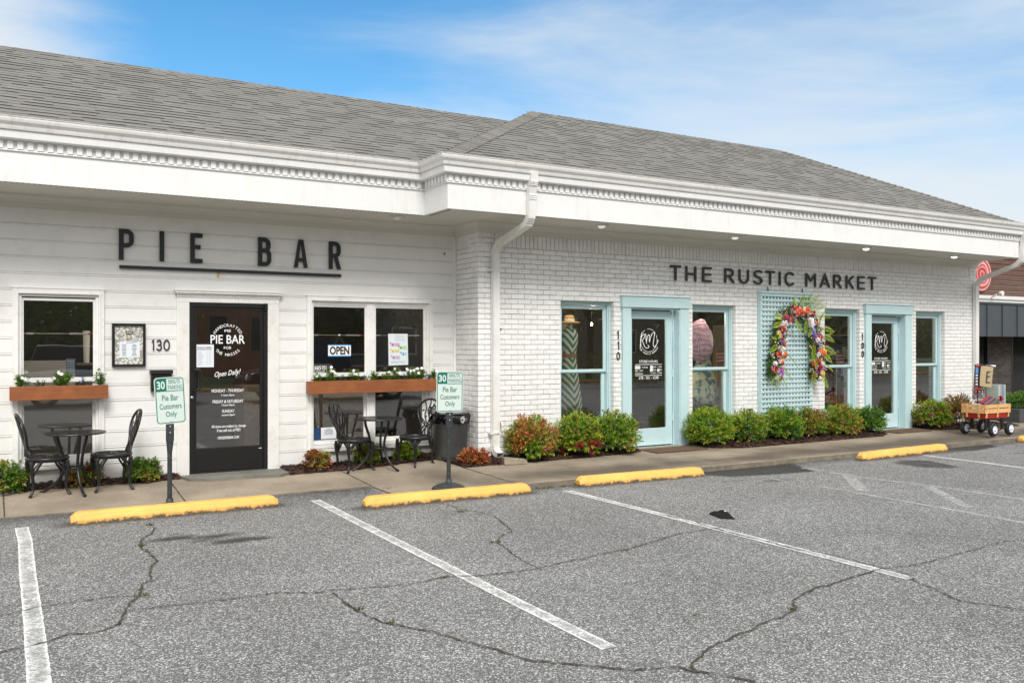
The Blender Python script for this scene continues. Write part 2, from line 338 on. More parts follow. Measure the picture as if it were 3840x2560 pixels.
# ------------------------------------------------------------------ lettering helpers
def text_geo(body, bold=0, shear=0, space=1.0):
    cu = bpy.data.curves.new('t', 'FONT'); cu.body = body; cu.offset = bold; cu.shear = shear; cu.space_character = space; cu.resolution_u = 3
    o = bpy.data.objects.new('t', cu); me = bpy.data.meshes.new_from_object(o)
    vs = [v.co.copy() for v in me.vertices]; fs = [tuple(p.vertices) for p in me.polygons]
    bpy.data.objects.remove(o); bpy.data.meshes.remove(me); bpy.data.curves.remove(cu)
    return vs, fs
def put_text(mb, body, x0, x1, z0, z1, y, bold=0, shear=0, space=1.0, tf=None, h=None):
    """lettering fitted to a rectangle in the XZ plane at depth y; tf maps (x,z)->(x,y,z)"""
    vs, fs = text_geo(body, bold, shear, space)
    if not vs: return
    ax = min(v.x for v in vs); bx = max(v.x for v in vs); az = min(v.y for v in vs); bz = max(v.y for v in vs)
    if z0 is None: pass
    b = len(mb.v)
    for v in vs:
        X = x0+(v.x-ax)/(bx-ax)*(x1-x0); Z = z0+(v.y-az)/(bz-az)*(z1-z0)
        mb.v.append(tf(X,Z) if tf else (X,y,Z))
    for f in fs: mb.face([b+i for i in f])
def text_arc(mb, body, cx, cz, r, a0, a1, h, y, bold=.01, flip=False):
    """one letter at a time round a circle, angles in degrees clockwise from the top"""
    n = len(body)
    for i, ch in enumerate(body):
        if ch == ' ': continue
        vs, fs = text_geo(ch, bold)
        if not vs: continue
        ax = min(v.x for v in vs); bx = max(v.x for v in vs); w = (bx-ax)
        t = R(a0+(a1-a0)*i/(n-1)); sc = h/.70
        b = len(mb.v)
        for v in vs:
            lx = (v.x-(ax+bx)/2)*sc; lz = v.y*sc
            if not flip: X = cx+(r+lz)*sin(t)+lx*cos(t); Z = cz+(r+lz)*cos(t)-lx*sin(t)
            else:        X = cx+(r-lz)*sin(t)-lx*cos(t); Z = cz+(r-lz)*cos(t)+lx*sin(t)
            mb.v.append((X,y,Z))
        for f in fs: mb.face([b+i for i in f])
def stroke(mb, pts, w, y0, y1, round_cap=True, closed=False, tf=None):
    """thick polyline in XZ from depth y0 (front) to y1"""
    P = [Vector((x,z)) for x,z in pts]; n = len(P)
    Lf, Rt = [], []
    for i in range(n):
        if closed: a = P[i-1]; c = P[(i+1)%n]
        else: a = P[max(i-1,0)]; c = P[min(i+1,n-1)]
        b = P[i]; d1 = (b-a); d2 = (c-b)
        if d1.length == 0: d1 = d2
        if d2.length == 0: d2 = d1
        d1.normalize(); d2.normalize(); n1 = Vector((-d1.y,d1.x)); n2 = Vector((-d2.y,d2.x)); m = (n1+n2)
        if m.length < .05: m = n1
        m.normalize(); k = 1/max(.45, m.dot(n1)); Lf.append(b+m*w/2*k); Rt.append(b-m*w/2*k)
    f = tf or (lambda x,y,z: (x,y,z))
    def quad(a,b,c,d):
        mb.poly([f(q.x,y0,q.y) for q in (a,b,c,d)])
    rng = range(n if closed else n-1)
    for i in rng:
        j = (i+1)%n
        mb.poly([f(q.x,y0,q.y) for q in (Rt[i],Rt[j],Lf[j],Lf[i])])
        for A,B in ((Lf[i],Lf[j]),(Rt[j],Rt[i])):
            mb.poly([f(A.x,y0,A.y),f(B.x,y0,B.y),f(B.x,y1,B.y),f(A.x,y1,A.y)])
    if not closed:
        for e,(c,d) in enumerate(((P[0],P[0]-P[1]),(P[-1],P[-1]-P[-2]))):
            d = d.normalized(); nn = Vector((-d.y,d.x))
            if round_cap:
                arc = [c+nn*w/2*cos(t)+d*w/2*sin(t) for t in [pi*q/8 for q in range(9)]]
                mb.poly([f(q.x,y0,q.y) for q in arc])
                for q in range(8): mb.poly([f(arc[q].x,y0,arc[q].y),f(arc[q+1].x,y0,arc[q+1].y),f(arc[q+1].x,y1,arc[q+1].y),f(arc[q].x,y1,arc[q].y)])
            else:
                A = c+nn*w/2; B = c-nn*w/2; mb.poly([f(A.x,y0,A.y),f(B.x,y0,B.y),f(B.x,y1,B.y),f(A.x,y1,A.y)])
def arcp(cx, cz, rx, rz, a0, a1, n=12): return [(cx+rx*cos(R(a0+(a1-a0)*i/n)), cz+rz*sin(R(a0+(a1-a0)*i/n))) for i in range(n+1)]

# sweep a profile [(outward, z)] along a plan path with mitred corners (outward = right-hand side of travel)
def sweep(mb, prof, path, close=True, end_caps=True):
    P = [Vector(p) for p in path]; n = len(P); k = len(prof); rows = []
    for i in range(n):
        d1 = (P[i]-P[max(i-1,0)]); d2 = (P[min(i+1,n-1)]-P[i])
        if d1.length == 0: d1 = d2
        if d2.length == 0: d2 = d1
        d1 = d1.normalized(); d2 = d2.normalized(); n1 = Vector((d1.y,-d1.x)); n2 = Vector((d2.y,-d2.x)); m = (n1+n2).normalized(); q = 1/max(.3,m.dot(n1))
        b = len(mb.v); rows.append(b)
        for o,z in prof: mb.v.append((P[i].x+m.x*o*q, P[i].y+m.y*o*q, z))
    for i in range(n-1):
        for j in range(k if close else k-1):
            q = (j+1)%k; mb.face((rows[i]+j, rows[i+1]+j, rows[i+1]+q, rows[i]+q))
    if end_caps and close: mb.face([rows[0]+j for j in range(k)]); mb.face([rows[-1]+j for j in range(k-1,-1,-1)])

YP, YB = 10.85, 10.2               # face of the boarded wall, face of the brick wall
XC, XR, XL = 5.49, 16.45, -4.0     # brick return, right-hand end, left-hand end

# ------------------------------------------------------------------ ground
def inpoly(x, y, P):
    c = False; j = len(P)-1
    for i in range(len(P)):
        if (P[i][1] > y) != (P[j][1] > y) and x < (P[j][0]-P[i][0])*(y-P[i][1])/(P[j][1]-P[i][1])+P[i][0]: c = not c
        j = i
    return c
def pdist(x, y, P):
    d = 9
    for i in range(len(P)):
        ax, ay = P[i-1]; bx, by = P[i]; dx, dy = bx-ax, by-ay; t = max(0, min(1, ((x-ax)*dx+(y-ay)*dy)/(dx*dx+dy*dy+1e-9)))
        d = min(d, math.hypot(x-ax-t*dx, y-ay-t*dy))
    return d
STAINS = [([(7.60,8.40),(9.30,8.40),(9.01,7.80),(8.30,7.89),(7.81,8.0)], 1.0), ([(12.6,8.45),(13.9,8.45),(13.7,8.2),(12.9,8.06),(12.6,8.2)], 1.0),
          ([(10.62,7.72),(10.96,7.85),(11.2,7.67),(11.0,7.1),(10.82,7.08),(10.6,7.3)], .75)]
BLOBS = [(1.30,7.78,.20,.07,1.1),(1.62,7.70,.20,.07,1.0),(1.75,7.45,.17,.07,1.5),(1.48,7.58,.10,.04,1.0),(1.92,7.42,.12,.05,1.0),(1.35,7.95,.06,.04,.6),(2.3,7.7,.05,.03,.5),(8.05,7.45,.3,.1,.45),(7.6,7.7,.25,.06,.4),(13.2,7.5,.4,.05,.5),(4.2,4.6,.05,.05,.45),(6.4,7.3,.4,.06,.25)]
def wetness(x, y):
    w = 0
    for P, a in STAINS:
        if abs(x-P[0][0]) < 3:
            d = pdist(x, y, P); w = max(w, a if inpoly(x, y, P) else a*max(0, 1-d/.10))
    for bx, by, rx, ry, a in BLOBS:
        q = ((x-bx)/rx)**2+((y-by)/ry)**2
        if q < 4: w = max(w, a*math.exp(-q*.8))
    n = mnoise.noise((x*1.3, y*2.5, 3))*.5+.5
    edge = 9.42 if x < 3.7 else 8.42
    if y < edge+.1: w = max(w, (.42+.25*n)*max(0, 1-(edge-y)/(.75 if x < 3.9 else .42)))
    for sx0, sx1, sy in ((.55,2.52,8.79),(3.13,5.1,8.17),(5.72,7.6,8.2),(10.4,12.6,8.1)):
        if sx0-.3 < x < sx1+.3 and sy-.25 < y < sy+.2: w = max(w, .6*max(0, 1-max(0, sy-y)/.16)*(1 if sx0 < x < sx1 else max(0,1-max(sx0-x,x-sx1)/.2)))
    return w
g = MB(); wet = []
xs = [-90,-40,-15,-6,-2]+[-1.5+.05*i for i in range(341)]+[16,17,19,22,30,50,90,160]
ys = [-120,-60,-25,-10,-2,1,2.5]+[3+.05*i for i in range(130)]+[9.6,10.5,12,20,60,160]
for y in ys:
    for x in xs:
        g.v.append((x, y, 0)); wet.append(wetness(x, y) if (-1.6 < x < 15.7 and 3 <= y < 9.6) else 0)
nx = len(xs)
for j in range(len(ys)-1):
    for i in range(nx-1): a = j*nx+i; g.face((a, a+1, a+nx+1, a+nx))
g.va['wet'] = wet
lot = g.build('parking_lot', ASPH, kind='structure')

def sz(x, y):
    l = .014+.066*max(0, (y-9.45)/1.4); r = .062+.040*max(0, (y-8.42)/1.8)
    t = max(0, min(1, (x-3.72)/1.5)); t = t*t*(3-2*t); return l*(1-t)+r*t
sw = MB(); wet = []
def swgrid(x0, x1, y0, y1, st):
    nx = max(1, int((x1-x0)/st)); ny = max(1, int((y1-y0)/.1)); b = len(sw.v)
    def fn(u, v):
        x = x0+(x1-x0)*u; y = y0+(y1-y0)*v; yy = y
        if v == 0: yy = y+mnoise.noise((x*3, 0, 5))*.012
        return (x, yy, sz(x, y))
    sw.grid(nx, ny, fn)
    for p in sw.v[b:]:
        x, y = p[0], p[1]
        w = 0 if x < 3.7 else min(1, (x-3.7)/2)*math.exp(-((y-8.78)/.42)**2)*.95*(1-.6*math.exp(-((x-8.6)/.35)**2)*(1 if y > 8.9 else 0))
        if y < y0+.06: w *= .25
        wet.append(w)
swgrid(-4, 3.71, 9.45, 10.95, .15); swgrid(3.71, 5.5, 8.42, 10.95, .12); swgrid(5.5, 16.6, 8.42, 10.3, .12); swgrid(16.6, 30, 8.42, 14, .4)
b0 = len(sw.v)
def skirt(p, q):
    n = max(1, int(math.dist(p, q)/.15))
    for i in range(n):
        a = [p[k]+(q[k]-p[k])*i/n for k in (0,1)]; c = [p[k]+(q[k]-p[k])*(i+1)/n for k in (0,1)]
        j1 = mnoise.noise((a[0]*3,0,5))*.012 if p[1] == q[1] else 0; j2 = mnoise.noise((c[0]*3,0,5))*.012 if p[1] == q[1] else 0
        sw.m = 1; sw.poly([(a[0],a[1]-.012+j1,-.05),(c[0],c[1]-.012+j2,-.05),(c[0],c[1]+j2,sz(*c)),(a[0],a[1]+j1,sz(*a))]); sw.m = 0
skirt((-4,9.45),(3.71,9.45)); skirt((3.71,9.45),(3.71,8.42)); skirt((3.71,8.42),(30,8.42))
wet += [.8]*(len(sw.v)-b0); sw.va['wet'] = wet
walk = sw.build('sidewalk', [CONC, CURBD], kind='structure')
# joints in the paving
jn = MB()
def ribbon(mb, pts, w, z, jit=.3, zf=None):
    P = [Vector(p) for p in pts]; L_, R_ = [], []
    for i in range(len(P)):
        d = (P[min(i+1,len(P)-1)]-P[max(i-1,0)]).normalized(); n = Vector((-d.y,d.x)); k = w*(1+random.uniform(-jit,jit))/2
        L_.append(P[i]+n*k); R_.append(P[i]-n*k)
    for i in range(len(P)-1):
        q = [L_[i],R_[i],R_[i+1],L_[i+1]]
        mb.poly([(p.x,p.y,(zf(p.x,p.y) if zf else 0)+z) for p in q])
def seg(p, q, n): return [(p[0]+(q[0]-p[0])*i/n, p[1]+(q[1]-p[1])*i/n) for i in range(n+1)]
for p, q in (((.10,9.46),(.10,10.66)),((1.70,9.46),(1.74,10.66)),((3.71,9.46),(3.70,10.42)),((5.05,8.46),(5.04,9.7)),((9.05,9.5),(8.0,9.72))): ribbon(jn, seg(p,q,14), .012, .004, .4, sz)
jn.build('paving_joint', CRACK, walk, kind=None)
cr = MB()
CR = [[(1.24,8.34),(1.19,8.10),(1.06,7.85),(1.02,7.58),(1.05,7.32),(1.06,7.02),(0.99,6.84),(0.95,6.61),(0.94,6.47),(0.87,6.40),(0.82,6.10),(0.75,5.98),(0.70,5.82),(0.65,5.60),(0.60,5.51),(0.50,5.46),(0.34,5.49),(0.26,5.42),(0.15,5.38),(0,5.36)],
[(-.2,6.02),(0.04,6.09),(0.17,6.13),(0.25,6.16),(0.43,6.17),(0.66,6.18),(0.82,6.11)],
[(0.70,5.82),(0.89,5.79),(1.07,5.76),(1.25,5.74),(1.45,5.73),(1.60,5.73),(1.82,5.60),(1.93,5.60),(2.16,5.55),(2.29,5.50),(2.49,5.48),(2.72,5.53),(2.80,5.50),(2.90,5.44),(3.13,5.41),(3.37,5.39),(3.53,5.43),(3.87,5.48),(4.04,5.52),(4.29,5.53),(4.53,5.61),(5.07,5.78),(5.53,5.78)],
[(1.91,5.54),(1.91,5.38),(1.90,5.21),(1.91,5.12),(1.93,4.95),(1.96,4.81),(2.00,4.74),(2.07,4.60),(2.15,4.50),(2.20,4.32),(2.26,4.16),(2.30,4.07),(2.33,3.97),(2.35,3.89),(2.41,3.80),(2.51,3.70),(2.63,3.59),(2.74,3.47),(2.90,3.42),(2.96,3.38),(2.99,3.30),(3.05,3.24)],
[(3.95,8.05),(3.97,7.73),(4.04,7.50),(4.08,7.25),(3.94,6.79),(3.88,6.59),(3.66,6.43),(3.55,6.26),(3.51,6.05),(3.45,5.84),(3.41,5.58),(3.39,5.38)],
[(5.49,6.45),(5.53,6.15),(5.47,5.81),(5.45,5.55),(5.48,5.21),(5.46,4.85),(5.54,4.68),(5.55,4.46),(5.55,4.14),(5.55,3.91),(5.43,3.81),(5.36,3.60),(5.25,3.36),(5.35,3.21),(5.41,3.05),(5.5,2.8)],
[(5.55,4.14),(5.17,4.09),(4.85,4.03),(4.70,4.03),(4.47,3.95),(4.35,3.90),(4.20,3.75),(4.04,3.71),(3.87,3.68),(3.73,3.63),(3.57,3.60),(3.32,3.53),(3.13,3.44),(3.01,3.35),(3.03,3.23),(3.11,3.14),(3.15,3.05)],
[(5.55,4.14),(5.79,4.08),(6.08,4.09),(6.34,4.12),(6.70,4.15),(7.19,4.20),(7.4,4.1)],[(6.12,5.12),(6.49,4.96),(6.80,4.72),(7.03,4.40),(7.22,4.22)]]
for i, P in enumerate(CR):
    Q = []
    for a, b_ in zip(P, P[1:]):
        n = max(1, int(math.dist(a, b_)/.035))
        for k in range(n):
            x = a[0]+(b_[0]-a[0])*k/n; y = a[1]+(b_[1]-a[1])*k/n
            Q.append((x+mnoise.noise((x*22,y*22,i))*.022, y+mnoise.noise((x*22,y*22,i+9))*.022))
    Q.append(P[-1]); ribbon(cr, Q, (.012,.009,.010,.013,.009,.009,.012,.008,.006)[i], .008, .65)
cr.build('crack', CRACK, lot, kind=None)
moss = MB()
def tuft(x, y, z, n, s, mb, cols):
    for _ in range(n):
        a = random.uniform(0,2*pi); r = random.uniform(0,s); px, py = x+r*cos(a), y+r*sin(a)*.6; h = random.uniform(.3,1)*.03; b_ = random.uniform(0,pi); w = .006
        mb.cur = random.choice(cols); dx, dy = cos(b_)*w, sin(b_)*w; lx, ly = random.uniform(-.02,.02), random.uniform(-.02,.02)
        mb.poly([(px-dx,py-dy,z),(px+dx,py+dy,z),(px+lx,py+ly,z+h)])
GR = [(.10,.12,.035),(.08,.09,.03),(.15,.15,.05)]
for x, y, n, s in ((1.22,8.45,20,.05),(1.03,7.62,25,.05),(.83,6.1,16,.05),(1.92,5.12,16,.04),(2.0,4.78,12,.03),(3.9,7.6,30,.07),(3.55,6.28,24,.05),(2.72,5.52,12,.05),(4.29,5.53,14,.05),(4.2,3.78,16,.03),(3.75,8.62,60,.10),(3.80,9.2,50,.10),(5.35,8.36,60,.12),(5.6,8.36,30,.08),(9.2,8.36,60,.16),(10.2,8.37,20,.1),(3.6,4,5,.03),(1.55,5.72,8,.05)):
    tuft(x, y, .002, n, s, moss, GR)
tag(moss.build('weeds', LEAF), 'small green weeds and moss tufts growing from cracks and along the kerb', 'weeds', kind='stuff')
# painted parking lines
def line(pts, w, name='painted_line', m=LINE, z=.004):
    mb = MB(); e = []
    P = []
    for a, b_ in zip(pts, pts[1:]):
        n = max(1, int(math.dist(a,b_)/.05)); P += [(a[0]+(b_[0]-a[0])*k/n, a[1]+(b_[1]-a[1])*k/n) for k in range(n)]
    P.append(pts[-1]); P = [Vector(p) for p in P]
    for i, p in enumerate(P):
        d = (P[min(i+1,len(P)-1)]-P[max(i-1,0)]).normalized(); n = Vector((-d.y,d.x))
        for u, ed in ((-.5,1),(-.33,.15),(-.1,-.1),(.12,-.1),(.34,.1),(.5,1)):
            j = (mnoise.noise((p.x*30,p.y*30,u*40))*.006) if abs(u) == .5 else 0
            mb.v.append((p.x+n.x*(w*u+j), p.y+n.y*(w*u+j), z)); e.append(ed)
    for i in range(len(P)-1):
        for k in range(5): a = i*6+k; mb.face((a,a+1,a+7,a+6))
    mb.va['edge'] = e; return mb.build(name, m, lot)
line([(.225,8.92),(.235,8.3),(.215,7),(.21,6),(.195,4.8),(.19,3.0)], .105)
line([(2.89,8.94),(2.86,7),(2.84,5),(2.835,3.79)], .100)
line([(5.47,8.11),(5.48,7),(5.48,5.6),(5.47,3.86)], .10)
line([(11.70,8.05),(11.68,7.2),(11.63,6.56),(11.6,4)], .10)
for P, w in (([(8.13,6.9),(8.12,6.32),(8.10,5.60),(8.05,4.3)],.07),([(9.12,7.6),(9.10,7.10),(9.25,6.23),(9.28,5.0)],.07),([(9.18,6.27),(8.34,5.25)],.12),([(9.17,7.37),(8.26,6.42)],.14),([(9.12,8.02),(9.15,7.72)],.09),([(8.08,7.58),(8.09,7.30)],.07)):
    line(P, w, 'faded_line', FADED)

# mulch beds
def bed(x0, x1, front, wall, n, label):
    mb = MB(); nxx = max(4, int((x1-x0)/.06))
    def fy(x):
        for (a,ya),(b_,yb) in zip(front, front[1:]):
            if a <= x <= b_: return ya+(yb-ya)*(x-a)/(b_-a)
        return front[0][1] if x < front[0][0] else front[-1][1]
    def fn(u, v):
        x = x0+(x1-x0)*u; f = fy(x)+mnoise.noise((x*6,1,2))*.025; w_ = wall(x); y = f+(w_-f)*v
        return (x, y, sz(x,y)+ (.004 if v == 0 else .014+.022*min(1,v*5)+mnoise.noise((x*16,y*16,0))*.014))
    mb.grid(nxx, 12, fn)
    for _ in range(n):
        u, v = random.random(), random.random(); x, y, z = fn(u, v); y -= random.uniform(0,.03)*(v < .1); a = random.uniform(0,pi); l = random.uniform(.012,.035); w = random.uniform(.003,.009)
        c_, s_ = cos(a), sin(a); t = random.uniform(-.012,.014)
        mb.poly([(x-c_*l+s_*w,y-s_*l-c_*w,z+.006),(x-c_*l-s_*w,y-s_*l+c_*w,z+.010),(x+c_*l-s_*w,y+s_*l+c_*w,z+.008+t),(x+c_*l+s_*w,y+s_*l-c_*w,z+.004+t)])
    return mb.build('mulch', MULCH, label=label, cat='mulch bed', kind='stuff')
bed(-4, 1.86, [(-4,10.66),(0,10.68),(.95,10.62),(1.86,10.66)], lambda x: YP+.02, 2200, 'dark mulch under the left cafe window')
bed(3.06, 5.05, [(3.06,10.42),(4.13,10.44),(5.05,10.50)], lambda x: YP+.02, 1400, 'dark mulch under the double cafe window')
bed(5.03, 7.93, [(5.03,9.72),(6.5,9.74),(7.16,9.75),(7.93,9.86)], lambda x: YP+.02 if x < 5.5 else YB+.02, 2600, 'dark mulch round the downspout and left brick wall bushes')
bed(9.10, 13.14, [(9.1,9.70),(9.58,9.50),(10.86,9.52),(12.8,9.54),(13.14,9.72)], lambda x: YB+.02, 3000, 'dark mulch between the two pale blue doors')
bed(14.44, 16.6, [(14.44,9.72),(14.9,9.58),(16.6,9.45)], lambda x: YB+.02, 1400, 'dark mulch at the right end of the brick wall')

# ------------------------------------------------------------------ the shop building
BLD = thing('shop_building', (6, 11, 0), label='long white shop building, part boarded and part painted brick, with grey shingle roof', cat='building')
# boarded wall
OPEN_P = [(.235,1.035,.30,2.165),(1.99,2.905,-1,2.11),(3.445,5.085,.28,2.115)]
sd = MB(); zs = []
z = .294-.173; pitch = .1745; k0 = .294
lines_z = [k0+i*.1747 for i in range(17)]
prof = [(0.0,0.0),(k0-.02,0.0)]
for lz in lines_z:
    if lz > 3.06: break
    prof += [(lz-.016,0.0),(lz-.011,-.007),(lz-.003,-.007),(lz+.001,.010),(lz+.006,.010),(lz+.012,0.0)]
prof += [(3.2,0.0)]
cuts = sorted(set([a for o in OPEN_P for a in o[2:]]))
pr2 = [prof[0]]
for (za,ya),(zb,yb) in zip(prof, prof[1:]):
    for c_ in cuts:
        if za < c_ < zb: pr2.append((c_, ya+(yb-ya)*(c_-za)/(zb-za)))
    pr2.append((zb,yb))
for (za,ya),(zb,yb) in zip(pr2, pr2[1:]):
    zm = (za+zb)/2; xs_ = [XL]; 
    for o in OPEN_P:
        if o[2] < zm < o[3]: xs_ += [o[0],o[1]]
    xs_.append(5.47)
    for i in range(0, len(xs_), 2): sd.poly([(xs_[i],YP+ya,za),(xs_[i+1],YP+ya,za),(xs_[i+1],YP+yb,zb),(xs_[i],YP+yb,zb)])
for x, z0_, z1_ in ((.64,2.40,2.56),(.72,2.93,3.09),(2.56,2.235,2.38),(2.58,2.57,2.72),(2.0,2.39,2.4),(1.45,2.75,2.90),(4.6,2.92,3.06)): sd.box(x,x+.004,YP-.0015,YP+.002,z0_,z1_)
sd.build('boarded_wall', SIDING, BLD)
mb = MB(); mb.box(5.445,5.487,YP-.022,YP+.02,.08,3.10); mb.build('corner_trim', TRIM, BLD)
mb = MB()
for x in (-.45,): mb.box(x,x+.07,YP-.02,YP+.02,.1,3.1)
# brick walls
BW, BH, JT = .203, .0680, .0070
def bricks(mb, u0, u1, ztop, zbot, openings, P, depth=.10, off=0):
    """running bond; P(u, v, z) maps wall coordinates (v = depth into the wall) to the world"""
    z1 = ztop; row = 0
    while z1 > zbot:
        z0 = z1-BH; zm = (z0+z1)/2; u = u0-((row%2)*BW/2)-off; 
        spans = [(u0,u1)]
        for a,b_,c_,d in openings:
            if c_ < zm < d:
                ns = []
                for s,e in spans:
                    if b_ <= s or a >= e: ns.append((s,e)); continue
                    if a > s: ns.append((s,a))
                    if b_ < e: ns.append((b_,e))
                spans = ns
        while u < u1:
            for s,e in spans:
                a = max(u,s); b_ = min(u+BW,e)
                if b_-a > .022:
                    la = JT/2 if a == u else 0; lb = JT/2 if b_ == u+BW else 0
                    v = random.uniform(-.0015,.0015); q = random.uniform(-.001,.001); aa, bb, cc, dd = a+la, b_-lb, z0+JT/2+q, z1-JT/2+q
                    e_ = .0022
                    F = [P(aa+e_,v,cc+e_),P(bb-e_,v,cc+e_),P(bb-e_,v,dd-e_),P(aa+e_,v,dd-e_)]
                    G = [P(aa,v+e_,cc),P(bb,v+e_,cc),P(bb,v+e_,dd),P(aa,v+e_,dd)]; K = [P(aa,depth,cc),P(bb,depth,cc),P(bb,depth,dd),P(aa,depth,dd)]
                    i0 = len(mb.v); mb.v += F+G+K; mb.rr = random.random()
                    mb.face((i0,i0+1,i0+2,i0+3))
                    for j in range(4):
                        k = (j+1)%4; mb.face((i0+4+j,i0+4+k,i0+k,i0+j)); mb.face((i0+8+j,i0+8+k,i0+4+k,i0+4+j))
                    mb.rr = None
            u += BW
        z1 = z0; row += 1
def soldiers(mb, u0, u1, z0, z1, P):
    u = u0
    while u < u1-.03:
        v = random.uniform(-.0015,.0015); mb.rr = random.random(); a, b_ = u+.0045, u+BH-.0045
        i0 = len(mb.v); mb.v += [P(a,v,z0+.004),P(b_,v,z0+.004),P(b_,v,z1),P(a,v,z1),P(a,.05,z0+.004),P(b_,.05,z0+.004),P(b_,.05,z1),P(a,.05,z1)]
        mb.face((i0,i0+1,i0+2,i0+3))
        for j in range(4): k = (j+1)%4; mb.face((i0+4+j,i0+4+k,i0+k,i0+j))
        mb.rr = None; u += BH
ZS = 2.905
PF = lambda u,v,z: (u, YB+v, z)
PR = lambda u,v,z: (XC+v, 10.87-u, z)          # return wall, u runs towards the camera
PE = lambda u,v,z: (XR-v, YB+u, z)
OPEN_B = [(6.785,7.70,.36,2.247),(7.93,8.945,-1,2.30),(9.194,10.09,.36,2.247),(12.145,13.035,.36,2.235),(13.25,14.30,-1,2.30),(14.596,15.455,.36,2.232)]
bk = MB()
bricks(bk, XC, XR, ZS, .04, OPEN_B, PF)
bricks(bk, XC, XC+.24, 3.09, ZS+.001, [], PF); bricks(bk, XR-.22, XR, 3.09, ZS+.001, [], PF)
soldiers(bk, XC+.245, XR-.24, ZS, 3.085, PF)
bricks(bk, 0, .67, ZS, .04, [], PR, off=.05); bricks(bk, .43, .67, 3.09, ZS+.001, [], PR); soldiers(bk, .03, .42, ZS, 3.085, PR)
bricks(bk, 0, 3, 3.09, .04, [], PE)
bk.build('brick_wall', BRICKW, BLD)
mo = MB(); zb = [.0,.36,2.235,3.12]
cutx = [XC+.011]
for o in OPEN_B: cutx += [o[0]-.011, o[1]+.011]
cutx.append(XR-.011)
for i in range(0, len(cutx), 2): mo.box(cutx[i],cutx[i+1],YB+.011,YB+.115,0,2.255)
for o in OPEN_B:
    mo.box(o[0]-.011,o[1]+.011,YB+.011,YB+.115,o[3]+.011,2.2551) if o[3] < 2.244 else None
    if o[2] > 0: mo.box(o[0]-.011,o[1]+.011,YB+.011,YB+.115,0,.35)
mo.box(XC+.011,XR-.011,YB+.012,YB+.115,2.2555,3.1)
mo.box(XC+.011,XC+.115,YB+.116,10.9,0,3.1); mo.box(XR-.115,XR-.011,YB+.116,14,0,3.1)
mo.build('mortar', MORTAR, BLD)
# plain back and end walls so the building stands complete
mb = MB(); mb.box(XL,XR,17.9,18,0,3.2); mb.box(XL,XL+.1,10.9,17.9,0,3.2); mb.box(XR-.1,XR-.02,14,17.9,0,3.2); mb.build('rear_wall', SIDING, BLD)
m = MB(); m.box(5.795,5.835,YB-.018,YB+.012,1.812,1.826); m.box(5.80,5.812,YB-.012,YB+.004,1.826,1.85); m.build('old_hook', BLACKM, BLD)
m = MB(); m.poly([(5.305,YP-.0035,2.835),(5.325,YP-.0035,2.83),(5.332,YP-.0035,2.86),(5.312,YP-.0035,2.87),(5.30,YP-.0035,2.855)]); m.build('paint_chip', OLDWOOD, BLD)
m = MB(); m.box(2.31,2.335,YP-.012,YP,2.415,2.465); m.build('hook_plate', PINE, BLD)
# interior
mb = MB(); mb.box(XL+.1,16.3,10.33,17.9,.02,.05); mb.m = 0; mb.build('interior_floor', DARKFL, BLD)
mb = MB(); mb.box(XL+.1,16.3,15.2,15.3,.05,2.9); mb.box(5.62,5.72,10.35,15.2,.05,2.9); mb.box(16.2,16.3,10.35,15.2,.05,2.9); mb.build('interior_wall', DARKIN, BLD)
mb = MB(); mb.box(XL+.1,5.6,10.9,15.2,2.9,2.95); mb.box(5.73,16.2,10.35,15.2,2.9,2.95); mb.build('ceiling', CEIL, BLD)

# eaves: fascia, dentils, cornice, gutter, soffit
PATH = [(XL,9.95),(4.60,9.95),(4.60,9.30),(16.35,9.30),(16.35,18.3)]
mb = MB(); sweep(mb, [(0,3.21),(0,3.70),(-.03,3.70),(-.03,3.21)], PATH); mb.build('fascia', FASCIA, BLD)
mb = MB(); sweep(mb, [(.001,3.51),(.018,3.513),(.018,3.522),(.006,3.53),(.001,3.53)], PATH)
sweep(mb, [(.001,3.612),(.066,3.618),(.078,3.628),(.086,3.702),(.001,3.702)], PATH)
mb.build('cornice', FASCIA, BLD)
dt = MB()
def dentil_run(a, b_, nrm):
    a, b_ = Vector(a), Vector(b_); d = (b_-a); Ln = d.length; d.normalize(); n = int(Ln/.0865)
    for i in range(n):
        t = (i+.25)*Ln/n; p = a+d*t; q = p+d*.052; o = Vector(nrm)*.023
        P = [(p.x,p.y),(q.x,q.y),(q.x+o.x,q.y+o.y),(p.x+o.x,p.y+o.y)]
        if d.x*nrm[1]-d.y*nrm[0] < 0: P = P[::-1]
        i0 = len(dt.v); dt.v += [(x,y,3.530) for x,y in P]+[(x,y,3.611) for x,y in P]
        for f in ((0,3,2,1),(4,5,6,7),(0,1,5,4),(1,2,6,5),(2,3,7,6),(3,0,4,7)): dt.face([i0+k for k in f])
dentil_run((-4,9.949),(4.56,9.949),(0,-1)); dentil_run((4.599,9.90),(4.599,9.28),(-1,0)); dentil_run((4.58,9.299),(16.36,9.299),(0,-1)); dentil_run((16.351,9.3),(16.351,14),(1,0))
dt.build('dentil_trim', FASCIA, BLD)
mb = MB(); sweep(mb, [(.030,3.704),(.100,3.704),(.106,3.72),(.112,3.745),(.136,3.775),(.144,3.80),(.144,3.818),(.151,3.822),(.151,3.828),(.136,3.828),(.134,3.785),(.030,3.76)], PATH)
mb.build('gutter', GUTTER, BLD)
mb = MB()
mb.poly([(XL,9.965,3.222),(4.62,9.965,3.222),(4.62,11.0,3.222),(XL,11.0,3.222)][::-1]); mb.poly([(4.62,9.32,3.222),(16.33,9.32,3.222),(16.33,11,3.222),(4.62,11,3.222)][::-1])
mb.poly([(16.33,11,3.222),(16.33,18.3,3.222),(16.0,18.3,3.222),(16.0,11,3.222)]); mb.build('soffit', SOFFIT, BLD)
